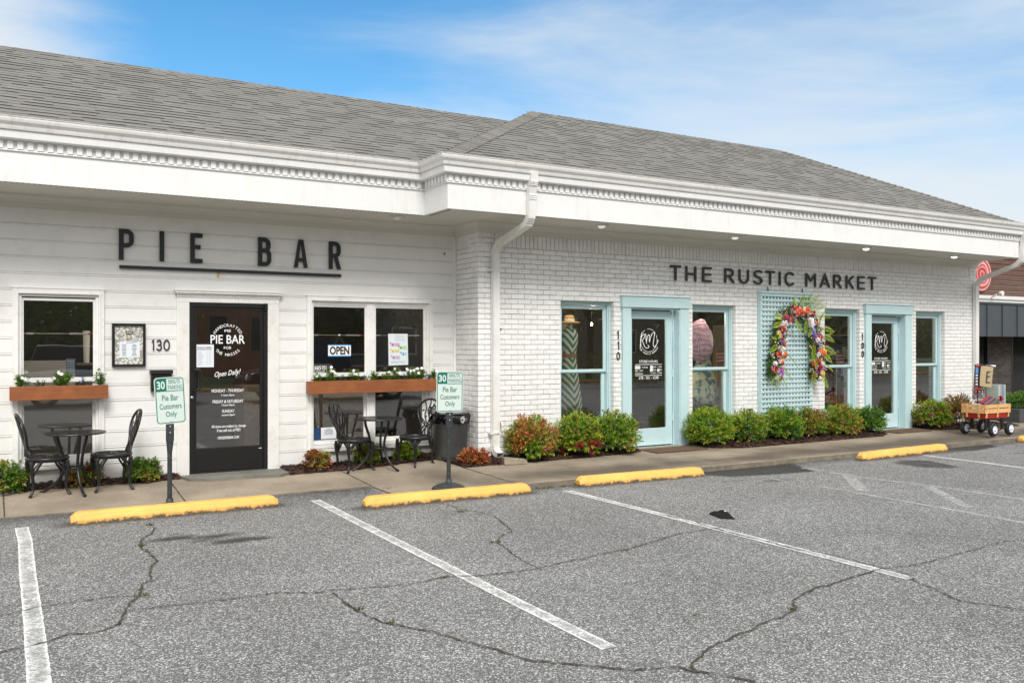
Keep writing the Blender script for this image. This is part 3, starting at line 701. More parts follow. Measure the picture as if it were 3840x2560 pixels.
vs_ = MB()
x = XL
while x < 4.6: vs_.box(x,x+.030,10.045,10.062,3.2185,3.2215); x += .05
x = 4.85
while x < 16.1: vs_.box(x,x+.030,9.395,9.412,3.2185,3.2215); x += .05
y = 9.45
while y < 10.02: vs_.box(4.70,4.717,y,y+.03,3.2185,3.2215); y += .05
vs_.build('soffit_vent', CRACK, BLD)
# crown moulding under the soffit
WP = [(XL,YP),(XC,YP),(XC,YB),(XR,YB),(XR,17.9)]
mb = MB(); sweep(mb, [(.001,3.085),(.022,3.087),(.022,3.150),(.034,3.156),(.040,3.175),(.078,3.200),(.084,3.221),(.001,3.221)], WP); mb.build('crown_moulding', SOFFIT, BLD)

# roof
PT = .512; YE1, YE0 = 9.24, 9.89; ZE = 3.81; RY1, RY0 = 12.51, 13.04
HX0, HX1, RX0, RX1 = 4.50, 16.50, 7.77, 13.59
rf = MB()
def shingle_plane(y0, yr, xl, xr, x_from=None, zoff=0):
    dk = .1110; n = int((yr-y0)/dk)+1
    for i in range(n+1):
        k = i*dk-.02; k2 = min(k+dk+.012, yr-y0)
        if k >= yr-y0: break
        a, b_ = xl(max(k,0)), xr(max(k,0)); x = a-random.uniform(0,.3)
        while x < b_:
            w = random.choice((.12,.15,.18,.22,.26)); xa, xb = max(x,a), min(x+w,b_); x += w
            if xb-xa < .01: continue
            t = random.choice((.008,.009,.014,.015)); j = random.uniform(-.004,.004)
            c_ = (xb,xa)
            # follow the hips on the slanted ends
            xa2, xb2 = max(xa, xl(k2)) if xa == a else xa, min(xb, xr(k2)) if xb == b_ else xb
            ya, yb_ = y0+k+j, y0+k2; za, zb_ = ZE+PT*(k+j)+t, ZE+PT*k2+.003
            if xa2 >= xb2: continue
            i0 = len(rf.v); rf.rr = random.random()*.8+(.2 if t > .012 else 0)
            rf.v += [(xa,ya,za),(xb,ya,za),(xb2,yb_,zb_),(xa2,yb_,zb_),(xa,ya+.003,za-t-.004),(xb,ya+.003,za-t-.004)]
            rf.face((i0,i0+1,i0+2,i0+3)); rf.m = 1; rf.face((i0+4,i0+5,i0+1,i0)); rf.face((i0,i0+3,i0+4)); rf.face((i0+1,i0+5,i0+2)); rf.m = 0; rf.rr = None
hs1 = (RX0-HX0)/(RY1-YE1); hs2 = (HX1-RX1)/(RY1-YE1)
shingle_plane(YE0, RY0, lambda k: XL-.3, lambda k: HX0+k+.05)
shingle_plane(YE1, RY1, lambda k: HX0+hs1*k, lambda k: HX1-hs2*k)
# narrow left-facing slope between valley and hip
for i in range(30):
    k = i*.111-.02; k2 = k+.125
    if k > 3.2: break
    y = YE1+max(k,0)*1.0; ye = YE0+max(k,0)
    yy = y
    while yy < ye:
        w = random.choice((.15,.2,.3)); a, b_ = yy, min(yy+w,ye); yy += w; t = random.choice((.008,.016))
        x0_, x1_ = HX0+k, HX0+k2; za, zb_ = ZE+PT*k+t, ZE+PT*k2+.003
        i0 = len(rf.v); rf.rr = random.random(); rf.v += [(x0_,a,za),(x0_,b_,za),(x1_,b_+.1,zb_),(x1_,a+.1,zb_),(x0_+.003,a,za-t),(x0_+.003,b_,za-t)]
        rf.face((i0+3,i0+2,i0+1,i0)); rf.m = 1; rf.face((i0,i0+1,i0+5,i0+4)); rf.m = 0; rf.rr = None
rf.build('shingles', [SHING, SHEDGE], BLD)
dk_ = MB()
dk_.poly([(XL-.3,YE0,ZE-.006),(HX0,YE0,ZE-.006),(HX0+3.15,RY0,ZE+PT*3.15-.006),(XL-.3,RY0,ZE+PT*3.15-.006)])
dk_.poly([(HX0,YE1,ZE-.006),(HX1,YE1,ZE-.006),(RX1,RY1,ZE+PT*3.27-.006),(RX0,RY1,ZE+PT*3.27-.006)])
dk_.poly([(HX0,YE1,ZE-.008),(RX0,RY1,ZE+PT*3.27-.008),(RX0,RY0+.3,ZE+PT*3.2-.008),(HX0,YE0,ZE-.008)])
dk_.poly([(HX1,YE1,ZE-.006),(HX1,18.3,ZE-.006),(RX1,14.5,ZE+PT*3.27-.006),(RX1,RY1,ZE+PT*3.27-.006)])
dk_.poly([(RX0,RY1,ZE+PT*3.27-.006),(RX1,RY1,ZE+PT*3.27-.006),(RX1,14.5,ZE+PT*3.27-.006),(RX0,14.5,ZE+PT*3.27-.006)])
dk_.poly([(RX0,14.5,ZE+PT*3.27-.006),(RX1,14.5,ZE+PT*3.27-.006),(HX1,18.3,ZE-.006),(RX0,18.3,ZE-.006)])
dk_.poly([(XL-.3,RY0,ZE+PT*3.15-.006),(RX0,RY0,ZE+PT*3.15-.006),(RX0,18.3,ZE-.006),(XL-.3,18.3,ZE-.006)])
dk_.build('roof_deck', SHING, BLD)
# hip and ridge caps
hc = MB()
def caps(A, B, s1, s2, w=.13, st=.125, lift=.022):
    A, B = Vector(A), Vector(B); d = B-A; n = int(d.length/st); d = d/n
    s1, s2 = Vector(s1), Vector(s2); u = d.normalized()
    for i in range(n):
        hc.rr = random.random(); p = A+d*i-u*.01; q = A+d*(i+1)+u*.015; up = Vector((0,0,lift)); lo = Vector((0,0,.006)); j = Vector((0,0,random.uniform(-.002,.003)))
        a, b_ = p+up+j, q+lo
        for s in (s1, s2):
            hc.poly([a, a+s*w-Vector((0,0,.003)), b_+s*w-Vector((0,0,.003)), b_] if s is s1 else [b_, b_+s*w-Vector((0,0,.003)), a+s*w-Vector((0,0,.003)), a])
            hc.poly([a, a+s*w-Vector((0,0,.003)), a+s*w-Vector((0,0,.022)), a-Vector((0,0,.022))] if s is s2 else [a-Vector((0,0,.016)), a+s*w-Vector((0,0,.016)), a+s*w-Vector((0,0,.003)), a])
        hc.rr = None
def nrm(v): v = Vector(v); return v.normalized()
Hd = nrm((1,1,PT))
f1 = nrm((0,-1,-PT)); f2 = nrm((-1,0,-PT))
cA = nrm((1,-1,0)); 
s_front = nrm(Vector((0,-PT,1)).cross(Hd)); s_front = s_front if s_front.x > 0 else -s_front
s_left = nrm(Vector((-PT,0,1)).cross(Hd)); s_left = s_left if s_left.x < 0 else -s_left
caps((HX0+.10,YE1+.10,ZE+PT*.10+.004), (RX0,RY1,ZE+PT*3.27+.004), s_front, s_left, .18)
Hd2 = nrm((-hs2,1,PT)); sf2 = nrm(Vector((0,-PT,1)).cross(Hd2)); sf2 = sf2 if sf2.x < 0 else -sf2
caps((HX1,YE1,ZE), (RX1,RY1,ZE+PT*3.27), sf2, nrm((1,0,-PT)), .13)
caps((RX0,RY1,ZE+PT*3.27), (RX1,RY1,ZE+PT*3.27), nrm((0,-1,-PT)), nrm((0,1,-.2)), .12, lift=.012)
caps((XL,RY0,ZE+PT*3.15), (7.9,RY0,ZE+PT*3.15), nrm((0,-1,-PT)), nrm((0,1,-PT)), .12, lift=.012)
hc.build('ridge_cap', SHING, BLD)

# downspouts
def rtube(mb, pts, w, d, rib=True):
    """rectangular pipe in a plane of constant x; pts are (y,z)"""
    x0, pts = pts[0], [Vector(p) for p in pts[1]]
    k = len(pts); b_ = len(mb.v)
    cs = [(-w/2,-d/2),(-w/6,-d/2+.004),(w/6,-d/2+.004),(w/2,-d/2),(w/2,d/2),(-w/2,d/2)]
    for i in range(k):
        a = pts[i]-pts[max(i-1,0)]; c_ = pts[min(i+1,k-1)]-pts[i]
        if a.length == 0: a = c_
        if c_.length == 0: c_ = a
        dn = (a.normalized()+c_.normalized()).normalized(); nn = Vector((dn.y,-dn.x))      # normal in (y,z)
        q = 1/max(.6, nn.dot(Vector((a.normalized().y,-a.normalized().x))))
        sg = 1 if nn.x > 0 or (abs(nn.x) < 1e-6) else 1
        for cx_, cy_ in cs:
            v = pts[i]+Vector((nn.x,nn.y))*(-cy_)*q
            mb.v.append((x0+cx_, v.x, v.y))
    n = len(cs)
    for i in range(k-1):
        for j in range(n): q = (j+1)%n; mb.face((b_+i*n+j, b_+i*n+q, b_+(i+1)*n+q, b_+(i+1)*n+j))
    mb.face([b_+j for j in range(n)])
def crimp(a, b_, n=7, amp=.004):
    a, b_ = Vector(a), Vector(b_); nn = Vector(((b_-a).y,-(b_-a).x)).normalized(); return [a+(b_-a)*i/n+nn*(amp if i%2 else -amp) for i in range(n+1)]
dsm = MB()
rtube(dsm, (5.72, [(9.20,3.715)]+[tuple(p) for p in crimp((9.205,3.63),(9.235,3.56))]+[tuple(p) for p in crimp((9.245,3.46),(9.255,3.38))]+[(9.255,3.28)]+[tuple(p) for p in crimp((9.26,3.20),(9.33,3.11))]+[(9.98,2.95)]+[tuple(p) for p in crimp((10.04,2.93),(10.15,2.84),5,.002)]+[(10.155,.29)]+[(10.15,.24),(10.10,.19),(10.02,.17)]), .098, .072)
dsm.build('downspout', GUTTER, BLD, label='downspout beside the brick corner')
mb = MB()
for z_ in (2.58,.44): mb = MB(); mb.box(5.655,5.785,10.11,10.125,z_,z_+.028); mb.box(5.63,5.656,10.112,10.2,z_,z_+.028); mb.build('downspout_strap', GUTTER, BLD)
dsm = MB()
rtube(dsm, (16.36, [(9.20,3.715)]+[tuple(p) for p in crimp((9.205,3.63),(9.235,3.56))]+[(9.25,3.38),(9.255,3.25)]+[tuple(p) for p in crimp((9.27,3.17),(9.36,3.09))]+[(9.98,2.89)]+[tuple(p) for p in crimp((10.04,2.86),(10.15,2.76),5,.002)]+[(10.155,.35),(10.15,.24),(10.05,.17)]), .095, .072)
dsm.build('downspout', GUTTER, BLD, label='downspout at the far right corner')
# recessed lights
for i, (x, y) in enumerate(((4.39,10.3),(7.09,9.66),(9.56,9.68),(12.56,9.7),(15.1,9.78))):
    lg = MB(); lg.lathe([(.055,0),(.10,0),(.10,-.008),(.075,-.014),(.055,-.010)], 28, (x,y,3.221)); l_ = lg.build('recessed_light', SOFFIT, BLD, smooth=True)
    lb = MB(); lb.lathe([(.046,-.002),(.05,-.02),(.04,-.034),(.02,-.040)], 20, (x,y,3.221)); lb.build('bulb', mat('bulb_glass_%s' % 'abcde'[i], (1,.99,.95), .3, emit=(0,.25,.35,1.4,1.4)[i]), l_, smooth=True)

# ------------------------------------------------------------------ windows
def ring(mb, x0, x1, z0, z1, w, y0, y1, wb=None, wt=None):
    wb = w if wb is None else wb; wt = w if wt is None else wt
    mb.box(x0,x0+w,y0,y1,z0,z1); mb.box(x1-w,x1,y0,y1,z0,z1); mb.box(x0+w,x1-w,y0,y1,z1-wt,z1); mb.box(x0+w,x1-w,y0,y1,z0,z0+wb)
def pane(x0, x1, z0, z1, y, parent): m = MB(); m.poly([(x0,y,z0),(x1,y,z0),(x1,y,z1),(x0,y,z1)]); return m.build('pane', GLASS, parent)
def blue_window(x0, x1, zt, label):
    f = MB(); ring(f, x0+.002, x1-.002, .37, zt-.003, .028, YB+.075, YB+.20); ring(f, x0+.03, x1-.03, .40, zt-.031, .018, YB+.090, YB+.20); f.box(x0+.03,x1-.03,YB+.10,YB+.2,zt-.075,zt-.049)
    w = f.build('window', BLUE, BLD, bevel=.002, label=label)
    s = MB(); a, b_ = x0+.052, x1-.052; t = zt-.077
    ring(s, a, b_, 1.222, t, .045, YB+.118, YB+.145, wb=.040, wt=.05); us = s.build('upper_sash', BLUE, w, bevel=.002)
    s = MB(); ring(s, a, b_, .42, 1.236, .058, YB+.150, YB+.18, wb=.07, wt=.03); ls = s.build('lower_sash', BLUE, w, bevel=.002)
    pane(a+.04, b_-.04, 1.25, t-.045, YB+.130, w); pane(a+.05, b_-.05, .48, 1.215, YB+.166, w)
    k = MB(); k.box(x0+.005,x1-.005,YB+.03,YB+.2,.355,.372); k.build('sill', BLUE, w)
blue_window(6.785, 7.70, 2.247, 'leftmost pale blue sash window')
blue_window(9.194, 10.09, 2.247, 'pale blue sash window between left door and trellis')
blue_window(12.145, 13.035, 2.235, 'pale blue sash window between trellis and right door')
blue_window(14.596, 15.455, 2.232, 'rightmost pale blue sash window')

def white_window(x0, x1, lights, label):
    f = MB(); o0, o1 = x0-.052, x1+.052
    ring(f, o0, o1, .298, 2.222, .050, YP-.030, YP+.0, wb=.0); ring(f, o0+.038, o1-.038, .298, 2.184, .020, YP-.042, YP+.0, wb=.0)
    f.box(o0+.0,o1,YP-.055,YP+.01,.262,.298); f.box(o0-.006,o1+.006,YP-.036,YP,2.2221,2.236)
    ring(f, x0+.006, x1-.006, .299, 2.160, .030, YP-.012, YP+.09, wb=.04, wt=.024)
    w = f.build('window', TRIM, BLD, bevel=.0025, label=label)
    for a, b_ in lights:
        s = MB(); ring(s, a, b_, 1.205, 2.122, .036, YP+.012, YP+.04, wb=.05, wt=.03); s.build('upper_sash', TRIM, w, bevel=.002)
        s = MB(); ring(s, a, b_, .345, 1.235, .040, YP+.042, YP+.07, wb=.055, wt=.03); s.build('lower_sash', TRIM, w, bevel=.002)
        pane(a+.03, b_-.03, 1.25, 2.1, YP+.028, w); pane(a+.035, b_-.035, .39, 1.21, YP+.058, w)
    if len(lights) > 1:
        m = MB(); c_ = (lights[0][1]+lights[1][0])/2; m.box(c_-.055,c_+.055,YP-.004,YP+.05,.34,2.136); m.box(c_-.02,c_+.02,YP-.014,YP-.004,.34,2.136); m.build('mullion', TRIM, w, bevel=.003)
white_window(.238, 1.031, [(.258,1.008)], 'single white framed window')
white_window(3.449, 5.082, [(3.452,4.212),(4.292,5.05)], 'double white framed window')

for a, b_, wd in ((.30,.97,0),(3.49,4.18,1),(4.33,5.02,1)):
    m = MB(); m.cur = (.45,.42,.36); m.tube([(a,YP+.10,1.735),(b_,YP+.10,1.735)], .006, 8); m.cur = (.8,.8,.8); L0 = b_-a
    m.tube([(a+.02,YP+.098,1.735),(a+.09,YP+.098,1.735)], .010, 8); m.tube([(a+L0*.66,YP+.098,1.735),(a+L0*.94,YP+.098,1.735)], .010, 8); m.cur = (.5,.1,.06); m.tube([(a+L0*.94,YP+.098,1.735),(b_,YP+.098,1.735)], .010, 8)
    m.build('blind_rod', PAINTV, BLD)
# ------------------------------------------------------------------ doors
# cafe door
dr = MB()
ring(dr, 1.993, 2.903, .100, 2.107, .048, YP-.022, YP+.07, wb=.012)
door = dr.build('door', BLACKM, BLD, bevel=.002, label='black framed glass cafe door')
dl = MB(); ring(dl, 2.044, 2.852, .118, 2.056, .026, YP-.008, YP+.03, wb=.27, wt=.026); ring(dl, 2.056, 2.84, .375, 2.045, .018, YP-.002, YP+.04)
dl.build('door_leaf', BLACKM, door, bevel=.002)
pane(2.06, 2.83, .38, 2.04, YP+.018, door)
h = MB(); h.tube([(2.035,YP-.02,1.325),(2.035,YP-.075,1.325),(2.09,YP-.088,1.322),(2.108,YP-.088,1.295),(2.108,YP-.088,1.11),(2.09,YP-.088,1.085),(2.035,YP-.075,1.082),(2.035,YP-.02,1.082)], .011, 8); h.build('handle', BLACKM, door, smooth=True)
h = MB(); h.lathe([(.018,0),(.018,-.010),(.010,-.014)], 16, (2.02,YP-.022,.995), 'y'); h.build('lock', CHROME, door, smooth=True)
h = MB(); h.box(2.862,2.895,YP-.05,YP-.022,2.03,2.115); h.build('door_closer', BLACKM, door)
h = MB(); h.box(1.98,2.92,YP-.05,YP+.09,.085,.099); h.build('threshold', CHROME, door)
h = MB(); h.box(2.80,2.835,YP-.012,YP-.0085,.352,.358); h.build('label_strip', LETW, door)
lt = MB(); yl = YP+.016
put_text(lt, 'PIE', 2.400, 2.474, 1.764, 1.795, yl, .01); put_text(lt, 'PIE BAR', 2.238, 2.640, 1.626, 1.730, yl, .012)
put_text(lt, 'FOR', 2.392, 2.482, 1.560, 1.592, yl, .01)
text_arc(lt, 'HANDCRAFTED', 2.438, 1.672, .158, -60, 60, .034, yl, .008); text_arc(lt, 'THE MASSES', 2.438, 1.672, .196, 224, 136, .034, yl, .008, flip=True)
sh = lambda x,z: (x, yl, z+(x-2.43)*.12)
put_text(lt, 'Open Daily!', 2.285, 2.590, 1.225, 1.305, yl, .01, .35, tf=sh)
for t, a, b_, c_, d_ in (('MONDAY - THURSDAY',2.250,2.630,1.045,1.083),('11am-7pm',2.363,2.516,.992,1.022),('FRIDAY & SATURDAY',2.263,2.622,.916,.954),('11am-9pm',2.368,2.519,.872,.904),('SUNDAY',2.373,2.516,.801,.836),('noon-5pm',2.368,2.524,.754,.786),('All times are subject to change',2.249,2.650,.612,.655),('if we sell out of PIE!!',2.313,2.587,.572,.608),('ORDERPIEBAR.COM',2.321,2.571,.484,.518)):
    put_text(lt, t, a, b_, c_, d_, yl, .014)
lt.build('lettering', LETW, door, label='white cafe name and opening hours lettering')
# casing with fluted pilasters and dentilled head
c = MB()
for a in (1.852, 2.908):
    w_ = .138; c.box(a,a+w_,YP-.028,YP+.01,.09,2.112)
    for i in range(7): x = a+.014+i*.0168; c.box(x,x+.009,YP-.034,YP-.028,.12,2.05)
c.box(1.852,3.046,YP-.030,YP+.01,2.1125,2.195); c.box(1.842,3.056,YP-.052,YP+.01,2.1955,2.215); c.box(1.828,3.070,YP-.075,YP+.01,2.2155,2.240); c.box(1.82,3.078,YP-.085,YP+.01,2.2405,2.256)
for i in range(40): x = 1.858+i*.030; c.box(x,x+.017,YP-.046,YP-.030,2.172,2.1953)
c.build('door_casing', TRIM, BLD, bevel=.0015)
m = MB(); P = [(1.84,10.82),(1.93,10.50),(2.10,10.42),(2.6,10.40),(2.93,10.34),(3.14,10.52),(3.06,10.84)]; m.slab(P, .02, .094)
m.build('door_slab', mat('grey_step_concrete', (.17,.165,.14), .85, var=.2, vs=5, bump=.3, bs=80), BLD)

def shop_door(dx, label, hw):
    c = MB(); a0, a1, b0, b1 = 7.835+dx, 7.985+dx, 8.915+dx+hw, 9.085+dx+hw
    c.box(a0,a1,YB-.045,YB+.03,.09,2.154); c.box(b0,b1,YB-.045,YB+.03,.09,2.154); c.box(a1-.02,a1+.004,YB-.035,YB+.15,.09,2.15); c.box(b0-.012,b0+.02,YB-.035,YB+.15,.09,2.15)
    c.box(a0-.02,b1+.012,YB-.062,YB+.03,2.1545,2.312); c.box(a0-.032,b1+.024,YB-.075,YB+.03,2.3125,2.324); c.box(a1,b0,YB-.02,YB+.15,2.128,2.153)
    c.box(b0-.030,b0-.0125,YB+.085,YB+.15,.09,2.128)
    cas = c.build('door_casing', BLUE, BLD, bevel=.002)
    x0, x1 = 7.992+dx, 8.872+dx+hw
    d = MB(); ring(d, x0, x1, .118, 2.112, .112, YB+.095, YB+.135, wb=.25, wt=.118); d.box(x0+.112,x0+.118,YB+.102,YB+.13,.368,1.994)
    o = d.build('door', BLUE, BLD, bevel=.002, label=label)
    gx0, gx1 = x0+.112, x1-.112; pane(gx0-.01, gx1+.01, .36, 2.0, YB+.112, o)
    for z_ in (.52,1.18,1.86): h = MB(); h.tube([(x1+.006,YB+.088,z_-.055),(x1+.006,YB+.088,z_+.055)], .010, 8); h.box(x1-.008,x1+.018,YB+.091,YB+.096,z_-.05,z_+.05); h.build('hinge', BLUE, o)
    h = MB(); h.lathe([(.030,0),(.030,-.012),(.020,-.03),(.012,-.035)], 18, (x0+.022,YB+.095,.93), 'y'); h.build('lock', CHROME, o, smooth=True)
    h = MB(); h.tube([(x0+.015,YB+.09,1.36),(x0+.015,YB+.055,1.33),(x0+.015,YB+.055,1.23),(x0+.015,YB+.09,1.2)], .009, 8); h.build('handle', BLACKM, o, smooth=True)
    h = MB(); h.box(a1,b0,YB-.02,YB+.15,.075,.105); h.build('threshold', CHROME, o)
    # lettering: ring, script initials, hours
    cx = (gx0+gx1)/2+.0; k = (gx1-gx0)/.656; y = YB+.109
    w = MB(); X = lambda v: cx+(v-8.412)*k
    for a_, b_ in ((100,38),(28,-8),(-20,-60),(-64,-145),(-150,-166),(-172,-188),(-194,-240)):
        stroke(w, [(X(x_),z_) for x_,z_ in arcp(8.412,1.676,.158,.170,a_,b_,12)], .005, y, y+.001)
    ppx = lambda x_,z_: (X(8.234+(x_-370)*.000774), 1.845-(z_-215)*.0006054)
    stroke(w, [ppx(*q) for q in ((430,310),(415,420),(400,540),(395,660))], .012, y-.001, y)
    stroke(w, [ppx(*q) for q in ((400,470),(430,390),(470,345),(505,345),(495,410),(460,470),(435,490))], .0085, y-.002, y-.001)
    stroke(w, [ppx(*q) for q in ((435,490),(465,570),(500,655),(550,688),(595,672),(600,630),(575,612))], .008, y-.003, y-.002)
    stroke(w, [ppx(*q) for q in ((525,340),(532,450),(545,570))], .0100, y-.001, y)
    stroke(w, [ppx(*q) for q in ((545,520),(560,420),(590,355),(618,355),(612,450),(615,535))], .0085, y-.002, y-.001)
    stroke(w, [ppx(*q) for q in ((617,530),(640,420),(685,320),(730,298),(745,325),(728,430),(708,570),(715,640),(745,660),(785,605),(812,545),(828,485))], .0085, y-.003, y-.002)
    text_arc(w, 'THE RUSTIC MARKET', X(8.412), 1.676, .212, 236, 122, .022, y, .02, flip=True)
    put_text(w, 'STORE HOURS', X(8.234), X(8.583), 1.342, 1.382, y, .0)
    for z_ in (1.318, 1.154): w.box(X(8.158),X(8.661),y-.0005,y,z_-.0035,z_+.0035)
    put_text(w, '- THURS', X(8.262), X(8.392), 1.262, 1.288, y, .0); put_text(w, 'AM - 6 PM', X(8.492), X(8.658), 1.266, 1.291, y, .0)
    put_text(w, 'FRI - SAT', X(8.158), X(8.305), 1.212, 1.240, y, .0); put_text(w, 'AM -', X(8.492), X(8.565), 1.222, 1.247, y, .0); put_text(w, 'PM', X(8.618), X(8.660), 1.222, 1.247, y, .0)
    put_text(w, 'SUNDAY', X(8.158), X(8.302), 1.168, 1.194, y, .0); put_text(w, '12 PM - 5 PM', X(8.450), X(8.658), 1.176, 1.200, y, .0)
    put_text(w, '678 - 401 - 4298', X(8.226), X(8.598), 1.098, 1.140, y, .0)
    w.build('lettering', LETW, o)
    for a_, b_, c_, d_ in ((8.155,8.250,1.252,1.298),(8.438,8.488,1.258,1.300),(8.438,8.488,1.212,1.254),(8.574,8.612,1.210,1.250)):
        st = MB(); st.box(X(a_),X(b_),y-.0015,y-.0005,c_,d_); so_ = st.build('sticker', LETW, o)
    st = MB()
    for t, a_, b_, c_, d_ in (('TUES',8.166,8.240,1.266,1.286),('10',8.450,8.476,1.270,1.288),('10',8.450,8.476,1.224,1.242),('8',8.586,8.600,1.220,1.240)): put_text(st, t, X(a_), X(b_), c_, d_, y-.002, .02)
    st.build('sticker_lettering', mat('light_blue_ink', (.35,.5,.6)), so_)
    return o
shop_door(0, 'left pale blue glass door', 0)
shop_door(5.315, 'right pale blue glass door', .02)

# ------------------------------------------------------------------ wall lettering
ws = thing('wall_sign', (1.2,YP-.03,2.5), 0, 'large spaced black PIE BAR letters with an underline bar on white boards', 'sign')
def letter(parent, m, strokes, x0, x1, z0, z1, w, y0, y1, name, rc=True):
    mb = MB(); q = 0
    for s_ in strokes:
        closed = False
        if isinstance(s_, tuple): s_, closed = s_
        stroke(mb, [(x0+w/2+(x1-x0-w)*a, z0+w/2+(z1-z0-w)*b_) if rc else (x0+(x1-x0)*a, z0+(z1-z0)*b_) for a, b_ in s_], w, y0-q*.0006, y1, rc, closed); q += 1
    return mb.build(name, m, parent)
def condensed(ch, x0, x1, z0, z1):
    mb = MB(); y0, y1 = YP-.036, YP-.016; w = .050; W_ = x1-x0; H = z1-z0
    def bx(a,b_,c_,d_,q=0): mb.box(a,b_,y0-q*.0006,y1,c_,d_)
    if ch == 'I': bx(x0,x0+w,z0,z1)
    if ch in 'PBR' or ch == 'E': bx(x0,x0+w,z0,z1)
    if ch == 'E':
        bx(x0+w,x1,z1-w,z1); bx(x0+w,x1,z0,z0+w); bx(x0+w,x1-.022,z0+H*.48-w/2+.02,z0+H*.48+w/2+.02)
    def bowl(zb,zt,xr,q):
        r = .052; P = [(x0+w-.01,zt-w/2)]+[(xr-w/2-r+r*sin(R(t)), zt-w/2-r+r*cos(R(t))) for t in range(0,91,15)]+[(xr-w/2-r+r*sin(R(t)), zb+w/2+r+r*cos(R(t))) for t in range(90,181,15)]+[(x0+w-.01,zb+w/2)]
        stroke(mb, P, w, y0-q*.0006, y1, False)
    if ch == 'P': bowl(z0+H*.40, z1, x1, 1)
    if ch == 'R':
        bowl(z0+H*.42, z1, x1-.006, 1); mb.prism([(x0+W_*.42,z0+H*.44),(x1-w,z0),(x1,z0),(x0+W_*.42+w*.92,z0+H*.44)], y0-.0014, y1)
    if ch == 'B': bowl(z0+H*.47, z1, x1-.008, 1); bowl(z0, z0+H*.47+w, x1, 2)
    if ch == 'A':
        xm = (x0+x1)/2; mb.prism([(x0,z0),(x0+w*.92,z0),(xm+.003,z1),(xm-.030,z1)], y0, y1); mb.prism([(x1-w*.92,z0),(x1,z0),(xm+.030,z1),(xm-.003,z1)], y0-.0006, y1); bx(x0+.035,x1-.035,z0+H*.22,z0+H*.22+.042,3)
    mb.build('letter', BLACKL, ws, label=None)
for ch, a, b_ in (('P',1.232,1.388),('I',1.663,1.713),('E',2.001,2.138),('B',2.788,2.947),('A',3.232,3.402),('R',3.678,3.838)): condensed(ch, a, b_, 2.572, 2.920)
m = MB(); m.box(1.237,3.838,YP-.036,YP-.016,2.474,2.510); m.build('underline', BLACKL, ws)
m = MB()
for x in (1.258,1.69,2.03,2.81,3.70): m.box(x-.012,x+.012,YP-.016,YP+.001,2.60,2.63)
m.box(2.4,2.42,YP-.016,YP+.001,2.485,2.5); m.build('standoff', BLACKL, ws)

rs = thing('wall_sign', (8.7,YB-.03,2.6), 0, 'dark rounded letters reading THE RUSTIC MARKET on white brick', 'sign')
def rl(ch, x0, x1, z0=2.572, z1=2.803):
    A = []
    if ch == 'T': A = [[(0,1),(1,1)],[(.5,1),(.5,0)]]
    if ch == 'H': A = [[(0,1),(0,0)],[(1,1),(1,0)],[(0,.47),(1,.47)]]
    if ch == 'E': A = [[(0,1),(0,0)],[(0,1),(1,1)],[(0,.5),(.95,.5)],[(0,0),(1,0)]]
    if ch == 'R': A = [[(0,0),(0,1)],[(0,1),(.45,1)]+[(.5+.42*sin(R(t)),.735+.265*cos(R(t))) for t in range(15,181,15)]+[(0,.47)],[(.45,.47),(1,0)]]
    if ch == 'U': A = [[(0,1),(0,.42)]+[(.5-.5*cos(R(t)),.40-.40*sin(R(t))) for t in range(0,181,15)]+[(1,1)]]
    if ch == 'S': A = [[(.95,.93),(.8,.99),(.55,1.01),(.25,.97),(.07,.86),(.06,.7),(.22,.58),(.5,.51),(.8,.43),(.98,.28),(.93,.12),(.72,.01),(.45,-.01),(.18,.05),(0,.13)]]
    if ch == 'I': A = [[(.5,1),(.5,0)]]
    if ch == 'C': A = [[(.5+.55*cos(R(t)),.5+.5*sin(R(t))) for t in range(48,313,12)]]
    if ch == 'M': A = [[(0,0),(0,1)],[(0,1),(.5,.45),(1,1)],[(1,1),(1,0)]]
    if ch == 'A': A = [[(0,0),(.5,1),(1,0)],[(.22,.28),(.78,.28)]]
    if ch == 'K': A = [[(0,0),(0,1)],[(.02,.38),(.95,1)],[(.3,.58),(1,0)]]
    letter(rs, CHARL, A, x0, x1, z0, z1, .032, YB-.035, YB-.012, 'letter')
for ch, a, b_ in (('T',8.729,8.943),('H',9.036,9.245),('E',9.373,9.561),('R',9.831,10.035),('U',10.135,10.352),('S',10.455,10.654),('T',10.721,10.931),('I',11.025,11.066),('C',11.172,11.394),('M',11.655,11.896),('A',12.006,12.241),('R',12.336,12.535),('K',12.652,12.851),('E',12.955,13.139),('T',13.227,13.446)): rl(ch, a, b_)
m = MB()
for a, b_ in ((8.729,8.943),(9.036,9.245),(9.373,9.561),(9.831,10.035),(10.135,10.352),(10.721,10.931),(11.655,11.896),(12.336,12.535),(12.955,13.139),(13.227,13.446)):
    for x in ((a+b_)/2-.004,): m.box(x-.006,x+.006,YB-.012,YB+.012,2.69,2.702)
m.build('standoff', CHARL, rs)

